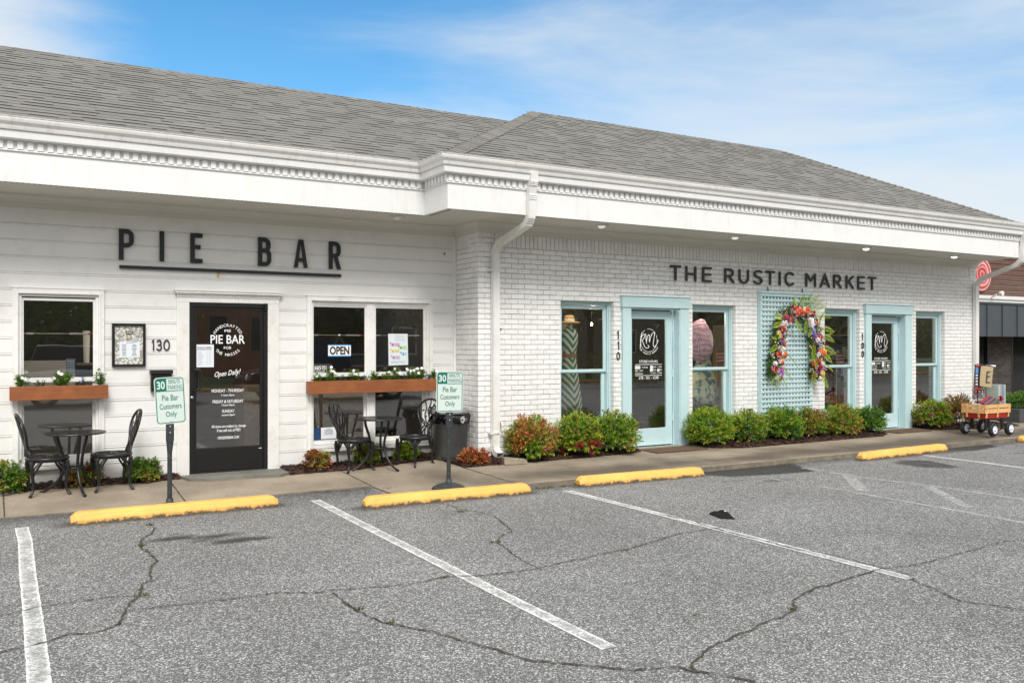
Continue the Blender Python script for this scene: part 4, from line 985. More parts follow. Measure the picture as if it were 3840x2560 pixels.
def house_number(label, digs, y, m=CHARL):
    t = thing('house_number', (digs[0][1],y,digs[0][3]), 0, label, 'house number')
    for ch, x0, x1, z0, z1 in digs:
        if ch == '1': A = [[(.75,0),(.75,1),(.1,.86)]]
        if ch == '0': A = [([(.5+.5*cos(R(t_)),.5+.5*sin(R(t_))) for t_ in range(0,360,15)],True)]
        if ch == '3': A = [[(.05,.88),(.25,.98),(.5,1),(.8,.93),(.92,.76),(.8,.58),(.45,.53),(.8,.48),(1,.28),(.9,.1),(.55,0),(.25,.01),(0,.12)]]
        letter(t, m, A, x0, x1, z0, z1, .015, y-.012, y-.002, 'digit')
house_number('thin dark number 130 beside the framed menu', [('1',1.578,1.612,1.545,1.673),('3',1.630,1.692,1.545,1.673),('0',1.705,1.778,1.545,1.673)], YP-.004)
house_number('vertical dark number 110 left of the left pale blue door', [('1',7.750,7.788,1.690,1.812),('1',7.756,7.796,1.540,1.662),('0',7.742,7.804,1.390,1.508)], YB-.004)
house_number('vertical dark number 100 left of the right pale blue door', [('1',13.080,13.115,1.690,1.803),('0',13.075,13.132,1.542,1.650),('0',13.075,13.132,1.390,1.505)], YB-.004)

# framed menu
fm = thing('framed_menu', (1.34,YP-.02,1.6), 0, 'black framed menu on leaf patterned paper beside the cafe window', 'menu board')
m = MB(); ring(m, 1.160, 1.512, 1.366, 1.856, .028, YP-.045, YP-.002); m.build('frame', BLACKM, fm, bevel=.006)
def leafpaper():
    m_, n, l, p = nodes_of('leaf_pattern_paper', .4)
    co = n.new('ShaderNodeTexCoord').outputs['Object']; mpp = n.new('ShaderNodeMapping'); mpp.inputs['Rotation'].default_value = (.3,.8,.2); mpp.inputs['Scale'].default_value = (1,1,1.0); l.new(co, mpp.inputs[0])
    v = n.new('ShaderNodeTexVoronoi'); v.inputs['Scale'].default_value = 34; l.new(mpp.outputs[0], v.inputs[0])
    r = n.new('ShaderNodeValToRGB'); r.color_ramp.interpolation = 'CONSTANT'; l.new(v.outputs['Distance'], r.inputs[0]); e = r.color_ramp.elements; e[0].color = (.68,.68,.62,1); e[1].position = .50; e[1].color = (.33,.32,.29,1)
    l.new(r.outputs[0], p.inputs['Base Color']); return m_
m = MB(); m.box(1.186,1.486,YP-.018,YP-.004,1.392,1.83); m.build('patterned_paper', leafpaper(), fm)
m = MB(); m.box(1.238,1.452,YP-.0205,YP-.018,1.468,1.650); pg = m.build('menu_page', PAPER, fm)
m = MB()
for i in range(9):
    z_ = 1.61-i*.015
    for a, w_ in ((1.262,.05),(1.362,.062)): q = random.uniform(.5,1)*w_/2; m.box(a+w_/2-q,a+w_/2+q,YP-.0215,YP-.0205,z_,z_+.005)
put_text(m, 'Spring Menu', 1.31, 1.39, 1.628, 1.641, YP-.0215, .02)
m.build('menu_print', INK, pg)
m = MB(); m.box(1.305,1.378,YP-.023,YP-.0205,1.735,1.765); tb = m.build('title_label', BLACKM, fm); m = MB(); put_text(m, 'PIE BAR', 1.312, 1.371, 1.743, 1.757, YP-.0245, .03); m.build('title_lettering', LETW, tb)
for (x_, z_, r_, cc) in ((1.262,1.732,.030,(.35,.33,.30)),(1.425,1.735,.030,(.42,.38,.32)),(1.338,1.700,.030,(.30,.24,.19)),(1.262,1.675,.026,(.40,.37,.36)),(1.402,1.672,.032,(.40,.46,.48))):
    m = MB(); m.cur = cc; m.lathe([(r_,0),(r_,-.002),(r_*.8,-.003)], 20, (x_,YP-.0205,z_), 'y'); m.cur = (.50,.47,.42); m.lathe([(r_*.6,-.0031),(r_*.5,-.004)], 16, (x_,YP-.0205,z_), 'y'); m.build('pie_picture', PAINTV, fm)
# letter box
mb_ = thing('mailbox', (1.68,YP-.05,1.2), 0, 'small black wall mailbox behind the left parking sign', 'mailbox')
m = MB(); m.prism([(1.565,1.08),(1.79,1.08),(1.79,1.285),(1.565,1.285)], YP-.075, YP-.002); m.build('box', BLACKM, mb_, bevel=.006)
m = MB(); m.box(1.555,1.80,YP-.09,YP-.001,1.2855,1.322); m.tube([(1.555,YP-.088,1.29),(1.80,YP-.088,1.29)], .010, 8); m.build('lid', BLACKM, mb_, bevel=.006)

# ------------------------------------------------------------------ things stuck on the cafe glass
yg = YP+.012
pp = thing('paper_notice', (2.17,YP+.01,1.5), 0, 'white summer hours notice taped inside the cafe door glass', 'notice')
m = MB(); m.box(2.063,2.276,YP+.0145,YP+.0165,1.347,1.616); m.build('sheet', PAPER, pp)
m = MB(); put_text(m, 'PIE BAR SUMMER', 2.088, 2.250, 1.572, 1.588, YP+.0138, .02); put_text(m, 'EXTENDED HOURS', 2.086, 2.250, 1.550, 1.566, YP+.0138, .02)
for i, (a, b_) in enumerate((('MONDAY','11am - 7pm'),('TUESDAY','11am - 7pm'),('WEDNESDAY','11am - 7pm'),('THURSDAY','11am - 7pm'),('FRIDAY','11am - 9pm'),('SATURDAY','11am - 9pm'),('SUNDAY','noon - 5pm'))):
    z_ = 1.52-i*.0235; put_text(m, a, 2.098, 2.098+.007*len(a), z_, z_+.009, YP+.0138, 0); put_text(m, b_, 2.19, 2.245, z_, z_+.009, YP+.0138, 0)
m.build('print', INK, pp)
op = thing('open_sign', (3.84,YP,1.5), 0, 'white OPEN sign with blue edges hanging in the cafe window', 'open sign')
m = MB(); m.box(3.684,3.985,yg+.002,yg+.005,1.464,1.612); m.build('board', LETW, op)
m = MB(); m.box(3.684,3.985,yg+.0005,yg+.002,1.600,1.613); m.box(3.684,3.985,yg+.0005,yg+.002,1.463,1.476); m.build('blue_border', mat('sky_blue_print', (.10,.36,.72)), op)
m = MB(); put_text(m, 'OPEN', 3.702, 3.965, 1.484, 1.592, yg+.001, .04); m.build('lettering', mat('dark_brown_print', (.03,.022,.018)), op)
m = MB(); m.tube([(3.775,yg+.003,1.612),(3.831,yg+.003,1.735),(3.895,yg+.003,1.612)], .0018, 5); m.build('string', mat('string_brown', (.12,.08,.05)), op)
m = MB(); m.lathe([(.010,0),(.010,-.004)], 12, (3.831,yg+.004,1.737), 'y'); m.build('suction_hook', LETW, op)
ps = thing('poster', (4.64,YP,1.5), 0, 'pale event poster with coloured boxes in the right cafe window pane', 'poster')
m = MB(); m.prism([(4.508,1.338),(4.788,1.345),(4.779,1.758),(4.502,1.757)], yg+.003, yg+.005); m.build('sheet', mat('pale_poster_paper', (.66,.73,.75)), ps)
m = MB(); m.cur = (.45,.50,.58); put_text(m, 'CRAWL', 4.60, 4.733, 1.700, 1.728, yg+.0018, -.0); put_text(m, 'SERIES', 4.594, 4.738, 1.660, 1.690, yg+.0018, 0)
m.cur = (.3,.35,.4); put_text(m, 'CRAWL SERIES', 4.59, 4.70, 1.736, 1.742, yg+.0018, .01)
for x_, z_, w_, cc, dc in ((4.540,1.592,.125,(.62,.45,.60),(.45,.10,.32)),(4.655,1.552,.110,(.50,.68,.40),(.10,.30,.15)),(4.540,1.508,.125,(.72,.66,.38),(.75,.45,.10)),(4.690,1.468,.080,(.45,.66,.74),(.12,.25,.40)),(4.555,1.422,.115,(.62,.48,.62),(.5,.15,.5))):
    m.cur = cc; m.box(x_,x_+w_,yg+.0015,yg+.003,z_,z_+.046); m.cur = dc; m.lathe([(.012,0),(.011,-.0006)], 12, (x_-.006,yg+.0014,z_+.04), 'y'); m.cur = tuple(v*.8 for v in dc)
    m.box(x_+.014,x_+.036,yg+.0008,yg+.0014,z_+.006,z_+.034)
    for i in range(3): m.cur = tuple(v*.6 for v in cc); m.box(x_+.05,x_+w_-.01,yg+.0008,yg+.0014,z_+.010+i*.011,z_+.014+i*.011)
m.cur = (.45,.5,.52)
for i in range(3): m.box(4.54,4.745,yg+.0015,yg+.0025,1.372+i*.010,1.376+i*.010)
m.build('print', PAINTV, ps)
st = thing('smoking_sticker', (3.58,YP,1.3), 0, 'small white no smoking sticker low in the left cafe pane', 'sticker')
m = MB(); put_text(m, 'NO', 3.514, 3.590, 1.292, 1.336, yg+.002, .04); stroke(m, arcp(3.625,1.314,.020,.020,0,350,16), .006, yg+.001, yg+.002); stroke(m, [(3.61,1.328),(3.64,1.30)], .005, yg+.0005, yg+.001); ring(m, 3.505, 3.662, 1.252, 1.344, .004, yg+.0012, yg+.002); put_text(m, 'SMOKING', 3.53, 3.64, 1.262, 1.280, yg+.001, .02); m.build('print', LETW, st)
pn = thing('paper_notice', (3.7,YP,.45), 0, 'white paper notice low in the double cafe window', 'notice')
m = MB(); m.box(3.60,3.80,YP+.045,YP+.047,.415,.560); m.build('sheet', PAPER, pn)
m = MB()
for i in range(6): m.box(3.645,3.755,YP+.0438,YP+.045,.47+i*.011,.473+i*.011)
put_text(m, 'Notice', 3.67, 3.73, .537, .547, YP+.0438, .02); m.build('print', INK, pn)
pb = thing('paper_notice', (3.53,YP,.45), 0, 'dark blue card leaning in the lower corner of the double cafe window', 'notice')
m = MB(); m.box(3.495,3.585,YP+.050,YP+.052,.40,.555); m.build('sheet', mat('dark_blue_card', (.01,.05,.14)), pb)
pw = thing('paper_notice', (.78,YP,1.4), 0, 'small pale blue printed notice behind the single cafe window', 'notice')
m = MB(); m.box(.705,.795,YP+.05,YP+.052,1.300,1.46); m.build('sheet', mat('blue_grey_paper', (.24,.32,.42)), pw)
m = MB()
for i in range(5): m.box(.715,.785,YP+.048,YP+.050,1.32+i*.026,1.331+i*.026)
m.build('print', PAPER, pw)

# ------------------------------------------------------------------ wheel stops
def wheel_stop(x0, y0, x1, y1, label, seed):
    rnd_ = random.Random(seed); mb = MB(); L_ = math.hypot(x1-x0, y1-y0); ang = math.atan2(y1-y0, x1-x0); n = 46; h = .105; D = .165
    prof = [(0,0),(.004,.038),(.028,.088),(.040,h),(D-.040,h),(D-.028,.088),(D-.004,.038),(D,0)]
    rows = []
    for i in range(n+1):
        t = i/n; s = t*L_; e = min(s, L_-s); k = min(1, .55+e/.075*.45) if e < .075 else 1; sx = 0
        b_ = len(mb.v); rows.append(b_)
        for j, (a, z) in enumerate(prof):
            jj = mnoise.noise((s*7+seed*7, a*20, z*20))*.0022
            if i in (0, n): zz = z*.60; aa = D/2+(a-D/2)*.80
            elif e < .05: zz = z*.93; aa = D/2+(a-D/2)*.96
            else: zz = z; aa = a
            mb.v.append((s+(.0 if 0 < i < n else 0), aa+jj, max(0,zz+(jj if z > 0 else 0))))
    for i in range(n):
        for j in range(len(prof)-1): mb.face((rows[i]+j, rows[i+1]+j, rows[i+1]+j+1, rows[i]+j+1))
    mb.face([rows[0]+j for j in range(len(prof))]); mb.face([rows[-1]+j for j in range(len(prof)-1,-1,-1)])
    o = mb.build('wheel_stop', YELLOW, label=label, cat='wheel stop', group='yellow concrete wheel stops'); o.location = (x0,y0,0); o.rotation_euler = (0,0,ang)
wheel_stop(.608,8.800,2.475,8.800, 'dirty yellow wheel stop in front of the left parking sign', 1)
wheel_stop(3.184,8.236,5.056,8.160, 'yellow wheel stop in front of the round based parking sign', 2)
wheel_stop(5.773,8.255,7.555,8.150, 'yellow wheel stop in front of the left pale blue door', 3)
wheel_stop(10.463,8.10,12.537,8.20, 'yellow wheel stop near the right pale blue door', 4)
wheel_stop(14.62,8.22,16.6,8.22, 'yellow wheel stop cut off by the right picture edge', 5)

# ------------------------------------------------------------------ parking signs
def rrect(x0, x1, z0, z1, r, n=6):
    P = []
    for cx, cz, a in ((x1-r,z1-r,0),(x0+r,z1-r,90),(x0+r,z0+r,180),(x1-r,z0+r,270)): P += [(cx+r*cos(R(a+90*i/n)), cz+r*sin(R(a+90*i/n))) for i in range(n+1)]
    return P[::-1][::-1]
def parking_sign(loc, zc, w, h, tilt, label, base, yaw=0):
    t = thing('parking_sign', loc, yaw, label, 'sign', 'green and white 30 minute parking signs')
    ct, st_ = cos(tilt), sin(tilt)
    tf = lambda x,y,z: (x*ct+z*st_, y, zc+z*ct-x*st_)
    def pr(mb, pts, y0, y1):
        b_ = len(mb.v); n = len(pts); mb.v += [tf(x,y0,z) for x,z in pts]+[tf(x,y1,z) for x,z in pts]
        mb.face(list(range(b_+n-1,b_-1,-1))); mb.face(range(b_+n, b_+2*n))
        for i in range(n): j = (i+1)%n; mb.face((b_+i,b_+j,b_+n+j,b_+n+i))
    m = MB(); pr(m, rrect(-w/2,w/2,-h/2,h/2,.035), -.030, -.027); plate = m.build('sign_plate', SIGNW, t, world=False)
    g_ = MB(); P = rrect(-w/2+.012,w/2-.012,-h/2+.012,h/2-.012,.027)
    stroke(g_, P[:-1], .0075, -.0312, -.0300, False, True, tf=lambda x,y,z: tf(x,y,z))
    zt = h/2-.012; zb = zt-.126*h/.46; xs_ = -w/2+.012+.39*(w-.024)
    b_ = len(g_.v)
    pr(g_, [(-w/2+.014,zb),(xs_,zb),(xs_,zt-.002),(-w/2+.034,zt-.002),(-w/2+.014,zt-.022)], -.0318, -.0303)
    pr(g_, [(xs_,zb-.003),(w/2-.012,zb-.003),(w/2-.012,zb+.003),(xs_,zb+.003)], -.0318, -.0303)
    T2 = lambda x,z: tf(x,-.0316,z)
    put_text(g_, 'MINUTE', xs_+.020, w/2-.042, (zt+zb)/2+.008, zt-.012, 0, .0, tf=T2); put_text(g_, 'PARKING', xs_+.014, w/2-.022, zb+.014, (zt+zb)/2-.006, 0, .0, tf=T2)
    q = (zb+h/2-.02); cx = 0
    put_text(g_, 'Pie Bar', -.078*w/.29, .078*w/.29, zb-q*.31, zb-q*.12, 0, .006, tf=T2)
    put_text(g_, 'Customers', -.104*w/.29, .104*w/.29, zb-q*.58, zb-q*.40, 0, .006, tf=T2)
    put_text(g_, 'Only', -.050*w/.29, .055*w/.29, zb-q*.89, zb-q*.66, 0, .006, tf=T2)
    g_.build('green_print', SIGNG, plate, world=False)
    w_ = MB(); put_text(w_, '30', -w/2+.024, xs_-.014, zb+.022, zt-.024, 0, .03, tf=lambda x,z: tf(x,-.0325,z)); w_.build('number_print', SIGNW, plate, world=False)
    bo = MB()
    for z_ in (-h/2+.022, h/2-.05): bo.lathe([(.007,0),(.007,-.004),(.003,-.006)], 10, tf(0,-.0318,z_), 'y')
    bo.build('bolt', CHROME, plate, world=False)
    p = MB(); z0 = zc-h/2
    p.box(-.036,.036,-.026,.0,z0-.165,zc+h*.35); b_ = len(p.v)
    sec = [(z0-.165,.036,.013,-.013),(z0-.22,.030,.018,-.008),(z0-.28,.0235,.0235,0),(z0-.36,.0225,.0225,0),(.10,.0235,.0235,0)]
    for z_, rx, ry, yo in sec:
        for j in range(14): a = 2*pi*j/14; e = .5 if z_ == sec[0][0] else 1; p.v.append((rx*math.copysign(abs(cos(a))**e,cos(a)), yo+ry*math.copysign(abs(sin(a))**e,sin(a)), z_))
    for i in range(len(sec)-1):
        for j in range(14): k = (j+1)%14; p.face((b_+i*14+j,b_+(i+1)*14+j,b_+(i+1)*14+k,b_+i*14+k))
    p.lathe([(.0242,z0-.405),(.0242,z0-.400)], 14)
    po = p.build('post', POST, t, world=False)
    wh = MB()
    for z_ in (z0-.025, z0-.085): wh.lathe([(.005,-.0262),(.005,-.0275)], 10, (0,0,z_), 'y')
    wh.build('bolt', LETW, po, world=False)
    b2 = MB(); b2.lathe([(base,0),(base,.008),(base*.93,.022),(base*.75,.040),(base*.5,.056),(base*.25,.067),(.034,.070),(.034,.105),(.028,.110),(.024,.110)], 32); b2.build('base', POST, t, smooth=True, world=False)
    return t
parking_sign((1.495,9.13,.008), 1.065, .282, .455, R(-3.2), '30 minute parking sign leaning slightly behind the leftmost wheel stop', .17, R(2))
parking_sign((4.325,8.72,.035), 1.063, .325, .445, R(.6), '30 minute parking sign on a domed base beside the grey trash can', .185)

# ------------------------------------------------------------------ trash can
tc_ = thing('trash_can', (5.215,10.46,.085), 0, 'round grey plastic trash can with black bag and lid by the brick corner', 'trash can')
m = MB(); m.lathe([(.195,0),(.205,.01),(.232,.50),(.245,.505),(.246,.545),(.238,.55),(.20,.54)], 40); m.build('body', GREYP, tc_, smooth=True, world=False, bevel=0)
m = MB(); m.lathe([(.247,.50),(.256,.53),(.258,.56),(.250,.60),(.235,.63),(.2,.62)], 60, wob=lambda t,h: 1+.03*sin(9*t+h*30)+.025*sin(17*t+3)+.02*sin(31*t)); 
for i in range(26):
    a = random.uniform(0,2*pi); r = .25; m.poly([(r*cos(a),r*sin(a),.57),((r+.03)*cos(a+.1),(r+.03)*sin(a+.1),.53+random.uniform(-.03,.04)),((r+.035)*cos(a+.2),(r+.035)*sin(a+.2),.56),(r*cos(a+.25),r*sin(a+.25),.60)])
m.build('bin_bag', BAG, tc_, smooth=True, world=False)
m = MB(); m.lathe([(.262,.625),(.268,.64),(.266,.665),(.24,.69),(.18,.71),(.10,.718),(.05,.72)], 40, (-.03,0,0)); m.build('lid', LIDP, tc_, smooth=True, world=False)

# ------------------------------------------------------------------ wooden window boxes
def planter(x0, x1, z0, z1, label):
    t = thing('window_box', (x0,YP-.17,z0), 0, label, 'planter box', 'cedar window boxes')
    m = MB(); m.box(x0,x1,YP-.175,YP-.150,z0,z1); m.build('front_board', WOOD, t, bevel=.003)
    for a in (x0,x1-.022): m = MB(); m.box(a+.001,a+.021,YP-.1495,YP-.045,z0+.002,z1-.002); m.build('end_board', WOOD, t, bevel=.002)
    m = MB(); m.box(x0+.02,x1-.02,YP-.149,YP-.045,z0,z0+.02); m.box(x0+.021,x1-.021,YP-.07,YP-.046,z0+.02,z1-.004); m.build('back_board', WOOD, t)
    m = MB(); m.grid(60,4, lambda u,v: (x0+.023+(x1-x0-.046)*u, YP-.149+.075*v, z1-.022+mnoise.noise((u*30,v*3,x0))*.008)); m.build('soil', SOIL, t)
planter(.158, 1.108, 1.022, 1.170, 'short cedar window box with plants below the single cafe window')
planter(3.375, 5.16, 1.000, 1.160, 'long cedar window box with white flowers below the double cafe window')

def frond_dir(a, el): return Vector((cos(a)*cos(el), sin(a)*cos(el), sin(el)))
def leafquad(mb, p, d, up, l, w, bend=.15):
    """two-part folded leaf"""
    s = d.cross(up); s = s.normalized() if s.length > 1e-4 else Vector((1,0,0)); m = p+d*l*.5+up*l*bend; q = p+d*l
    b_ = len(mb.v); mb.v += [tuple(p), tuple(m-s*w/2), tuple(q-up*l*bend*.3), tuple(m+s*w/2)]
    mb.face((b_,b_+1,b_+2,b_+3))
def jit(c, a=.2): k = 1+random.uniform(-a,a); return tuple(max(0,v*k*(1+random.uniform(-.06,.06))) for v in c)
GREENS = [(.14,.28,.03),(.20,.36,.04),(.09,.20,.025),(.28,.42,.05)]
def box_plant(x, y, z, w, h, n, flowers, label, name='flowering_plant', cols=GREENS, fc=(.85,.85,.85), lf=.030):
    n *= 2; lf *= 1.35; h = h*1.25+.02; w *= 1.15
    t = thing(name, (x,y,z), 0, label, 'plant', 'bedding plants in the window boxes')
    m = MB(); stems = MB(); tips = []
    for i in range(max(8,int(w*110))):
        a = random.uniform(0,2*pi); r = w/2*random.uniform(.1,1); top = Vector((x+r*cos(a), y+r*sin(a)*.35-.01, z+h*random.uniform(.55,1)*(1-.35*(r/(w/2))**2))); bs = Vector((x+r*.4*cos(a), y, z-.01))
        stems.tube([bs, (bs+top)/2+Vector((0,0,.01)), top], [.0022,.0018,.0012], 4); tips.append(top)
        for k in range(n):
            q = bs.lerp(top, random.uniform(.25,1)); d = frond_dir(random.uniform(0,2*pi), random.uniform(-.3,.8)); m.cur = jit(random.choice(cols),.3); leafquad(m, q, d, Vector((0,0,1)), lf*random.uniform(.6,1.2), lf*.42)
    m.build('foliage', LEAF, t); stems.build('stems', mat('stem_green', (.08,.13,.03)) if 'stem_green' not in MATS else MATS['stem_green'], t)
    for i in range(flowers):
        f = MB(); c = random.choice(tips)+Vector((random.uniform(-.02,.02), -random.uniform(.01,.035), random.uniform(-.01,.02))); f.cur = fc; nrm_ = Vector((random.uniform(-.4,.4), -1, random.uniform(.1,.9))).normalized(); u = nrm_.orthogonal().normalized(); v = nrm_.cross(u)
        r = .020 if fc[1] > .5 else .012
        for k in range(5):
            a = 2*pi*k/5; d = u*cos(a)+v*sin(a); s = nrm_.cross(d); f.poly([c, c+d*r*.7-s*r*.45+nrm_*.003, c+d*r*1.1+nrm_*.001, c+d*r*.7+s*r*.45+nrm_*.003])
        f.build('bloom', PETAL, t)
yb_ = YP-.112
SILV = [(.10,.15,.07),(.14,.19,.10)]
box_plant(.27, yb_, 1.155, .13, .125, 7, 2, 'leafy plant with one white bloom at the left end of the short window box')
box_plant(.45, yb_, 1.155, .12, .07, 7, 0, 'low grey green plant left of centre in the short window box', 'leafy_plant', SILV, lf=.014)
box_plant(.66, yb_, 1.155, .20, .135, 9, 5, 'wide plant with white blooms in the middle of the short window box')
box_plant(.87, yb_, 1.155, .13, .07, 7, 2, 'low grey green plant with violet blooms in the short window box', cols=SILV, fc=(.16,.14,.5), lf=.014)
box_plant(1.035, yb_, 1.155, .11, .14, 7, 1, 'upright leafy plant at the right end of the short window box')
for i, (x, w, h, fl, c_, lab) in enumerate(((3.50,.12,.07,1,GREENS,'low leafy plant at the left end of the long window box'),(3.66,.17,.14,6,GREENS,'first tall white flowering plant from the left in the long window box'),
    (3.83,.10,.06,0,SILV,'grey green tuft right of the first white flowers in the long window box'),(3.99,.17,.12,5,GREENS,'white flowering plant under the OPEN sign'),(4.13,.10,.06,0,SILV,'grey green tuft just left of the window mullion'),
    (4.24,.14,.10,0,GREENS,'leafy plant in front of the window mullion without blooms'),(4.42,.11,.10,1,GREENS,'small leafy plant just right of the window mullion'),(4.56,.15,.15,5,GREENS,'white flowering plant below the event poster'),
    (4.69,.10,.06,0,SILV,'grey green tuft between two white flowering plants'),(4.80,.18,.15,8,GREENS,'tallest cluster of white flowers right of the event poster'),(4.93,.14,.11,3,GREENS,'white flowering plant near the right end of the long window box'),(5.03,.08,.05,0,SILV,'grey green tuft near the right end of the long window box'),(5.10,.11,.11,1,GREENS,'leafy plant at the right end of the long window box partly behind the sign'))):
    box_plant(x, yb_, 1.145, w, h, 8, fl, lab, 'flowering_plant' if fl else 'leafy_plant', c_, lf=.026 if c_ is GREENS else .014)
box_plant(5.02, yb_-.01, 1.145, .05, .05, 5, 2, 'tiny plant with violet blooms near the right end of the long window box', cols=SILV, fc=(.10,.12,.5), lf=.012)

# ------------------------------------------------------------------ nandina bushes
def bush(x, y, z0, w, h, pal, label, dens=1.0, seed=0, low=False):
    dens *= 2.6
    random.seed(1000+seed); t = thing('nandina_bush', (x,y,z0), 0, label, 'bush', 'low nandina bushes along the shop front')
    m = MB(); st = MB(); rx, rz = w/2, h/2; ry = min(w/2, .30); n = int(250*dens)
    for i in range(n):
        # points on/near the surface of a lumpy dome
        a = random.uniform(0,2*pi); cz_ = random.uniform(-.72,1); sr = math.sqrt(max(0,1-cz_*cz_)); k = random.uniform(.60,1.03)*(1+.16*mnoise.noise((cos(a)*2.2*sr+seed*3,sin(a)*2.2*sr,cz_*2.2)))
        if random.random() < .25: k *= random.uniform(.4,.8)
        P = Vector((x+rx*k*sr*cos(a), y+ry*k*sr*sin(a), z0+h*.47+rz*1.02*k*cz_))
        if P.y > YB-.01 and P.x > XC and y < YB: P.y = YB-.01
        if P.z < z0+.02: P.z = z0+random.uniform(.02,.06)
        # colour comes in patches
        cn = mnoise.noise((P.x*5.5+seed, P.y*5.5, P.z*5.5))*.9+.5+random.uniform(-.22,.22)+(P.z-z0)/h*.12
        cn = max(0, min(.999, cn)); base = pal[int(cn*len(pal))]
        out_ = Vector((cos(a)*sr, sin(a)*sr, cz_*.6+.35)).normalized(); nl = random.randint(8,11)
        d0 = (out_+Vector((random.uniform(-.5,.5),random.uniform(-.5,.5),random.uniform(-.3,.3)))).normalized()
        for k2 in range(nl):
            s_ = k2/nl; p = P+d0*.075*s_*(1 if not low else .8); a2 = random.uniform(0,2*pi)
            d = (d0*.7+d0.orthogonal().normalized()*cos(a2)*.75+d0.cross(d0.orthogonal().normalized())*sin(a2)*.75+Vector((0,0,-.18))).normalized()
            m.cur = jit(base,.17); up = (Vector((0,0,1))-d*d.z); up = up.normalized() if up.length > .05 else Vector((0,1,0))
            up = (up+Vector((random.uniform(-.6,.6),random.uniform(-.6,.6),0))).normalized()
            leafquad(m, p, d, up, random.uniform(.032,.052), random.uniform(.015,.022), .12)
    m.build('foliage', LEAF, t)
    for i in range(9):
        a = random.uniform(0,2*pi); q = Vector((x+rx*.6*cos(a), y+ry*.5*sin(a), z0+h*random.uniform(.5,.85))); st.tube([(x+.03*cos(a),y+.03*sin(a),z0-.02),(x+rx*.3*cos(a),y+ry*.3*sin(a),z0+h*.3),tuple(q)], [.006,.005,.002], 5)
    st.build('stems', BARK, t)
YG, GN, DG, OR, RD, OL = (.34,.41,.03),(.19,.34,.025),(.085,.19,.025),(.50,.21,.06),(.42,.03,.03),(.33,.30,.045)
BR_ = (.36,.15,.055)
bush(6.12, 9.90, .10, .60, .55, [GN,GN,YG,OL,OR,(.50,.26,.06),OR], 'orange and green bush nearest the downspout', 1.1, 1)
bush(6.86, 9.90, .10, .56, .56, [RD,GN,YG,YG,GN,OL,GN], 'yellow green bush with a red patch under the leftmost blue window', 1.1, 2)
bush(7.50, 9.90, .10, .60, .56, [DG,GN,GN,YG,GN,OL], 'round green bush left of the left pale blue door', 1.1, 3)
bush(9.25, 9.90, .10, .70, .54, [GN,GN,YG,YG,GN], 'largest bright green bush right of the left pale blue door', 1.25, 4)
bush(10.05, 9.92, .10, .58, .47, [DG,GN,OL,GN,GN,YG], 'green bush at the foot of the trellis left side', 1.0, 5)
bush(10.80, 9.92, .10, .60, .50, [DG,GN,GN,YG,GN], 'green bush in front of the trellis centre', 1.0, 6)
bush(11.50, 9.98, .12, .50, .42, [DG,OL,BR_,OL,GN], 'small brownish bush at the right edge of the trellis', .85, 7)
bush(12.20, 9.92, .10, .60, .48, [DG,GN,YG,OL,GN,(.42,.28,.05)], 'green bush with orange tips under the blue window right of the trellis', 1.0, 8)
bush(12.95, 9.95, .10, .50, .42, [DG,DG,GN,GN], 'dark green bush left of the right pale blue door', .9, 9)
bush(14.68, 9.93, .10, .66, .49, [GN,GN,YG,OL,BR_,GN], 'green and brown bush right of the right pale blue door', 1.0, 10)
bush(15.50, 9.97, .10, .60, .54, [DG,BR_,OL,BR_,DG,(.2,.05,.02)], 'reddish brown bush behind the wagon', .9, 11)
bush(.13, 10.62, .07, .36, .30, [DG,DG,(.15,.26,.03),DG,OL], 'low green bush at the left picture edge', .35, 12, True)
bush(.88, 10.70, .07, .28, .20, [OL,BR_,GN,(.22,.05,.03)], 'small reddish bush behind the left cafe table', .2, 13, True)
bush(1.48, 10.68, .07, .31, .24, [DG,(.15,.26,.03),OL,DG,(.18,.07,.04)], 'small green bush left of the cafe door', .4, 14, True)
bush(3.46, 10.62, .07, .26, .21, [GN,OL,BR_,(.3,.13,.04)], 'small bronze green bush right of the cafe door', .25, 15, True)
bush(4.14, 10.68, .08, .28, .26, [DG,OL,GN,BR_], 'small olive bush between the right cafe chairs left side', .3, 16, True)
bush(4.68, 10.66, .08, .28, .24, [DG,GN,OL,GN], 'small dark green bush beside the trash can', .3, 17, True)
bush(5.30, 9.93, .08, .34, .19, [OR,(.36,.13,.04),BR_,(.42,.10,.03)], 'low orange leaved bush in front of the brick corner', .3, 18, True)
random.seed(55)

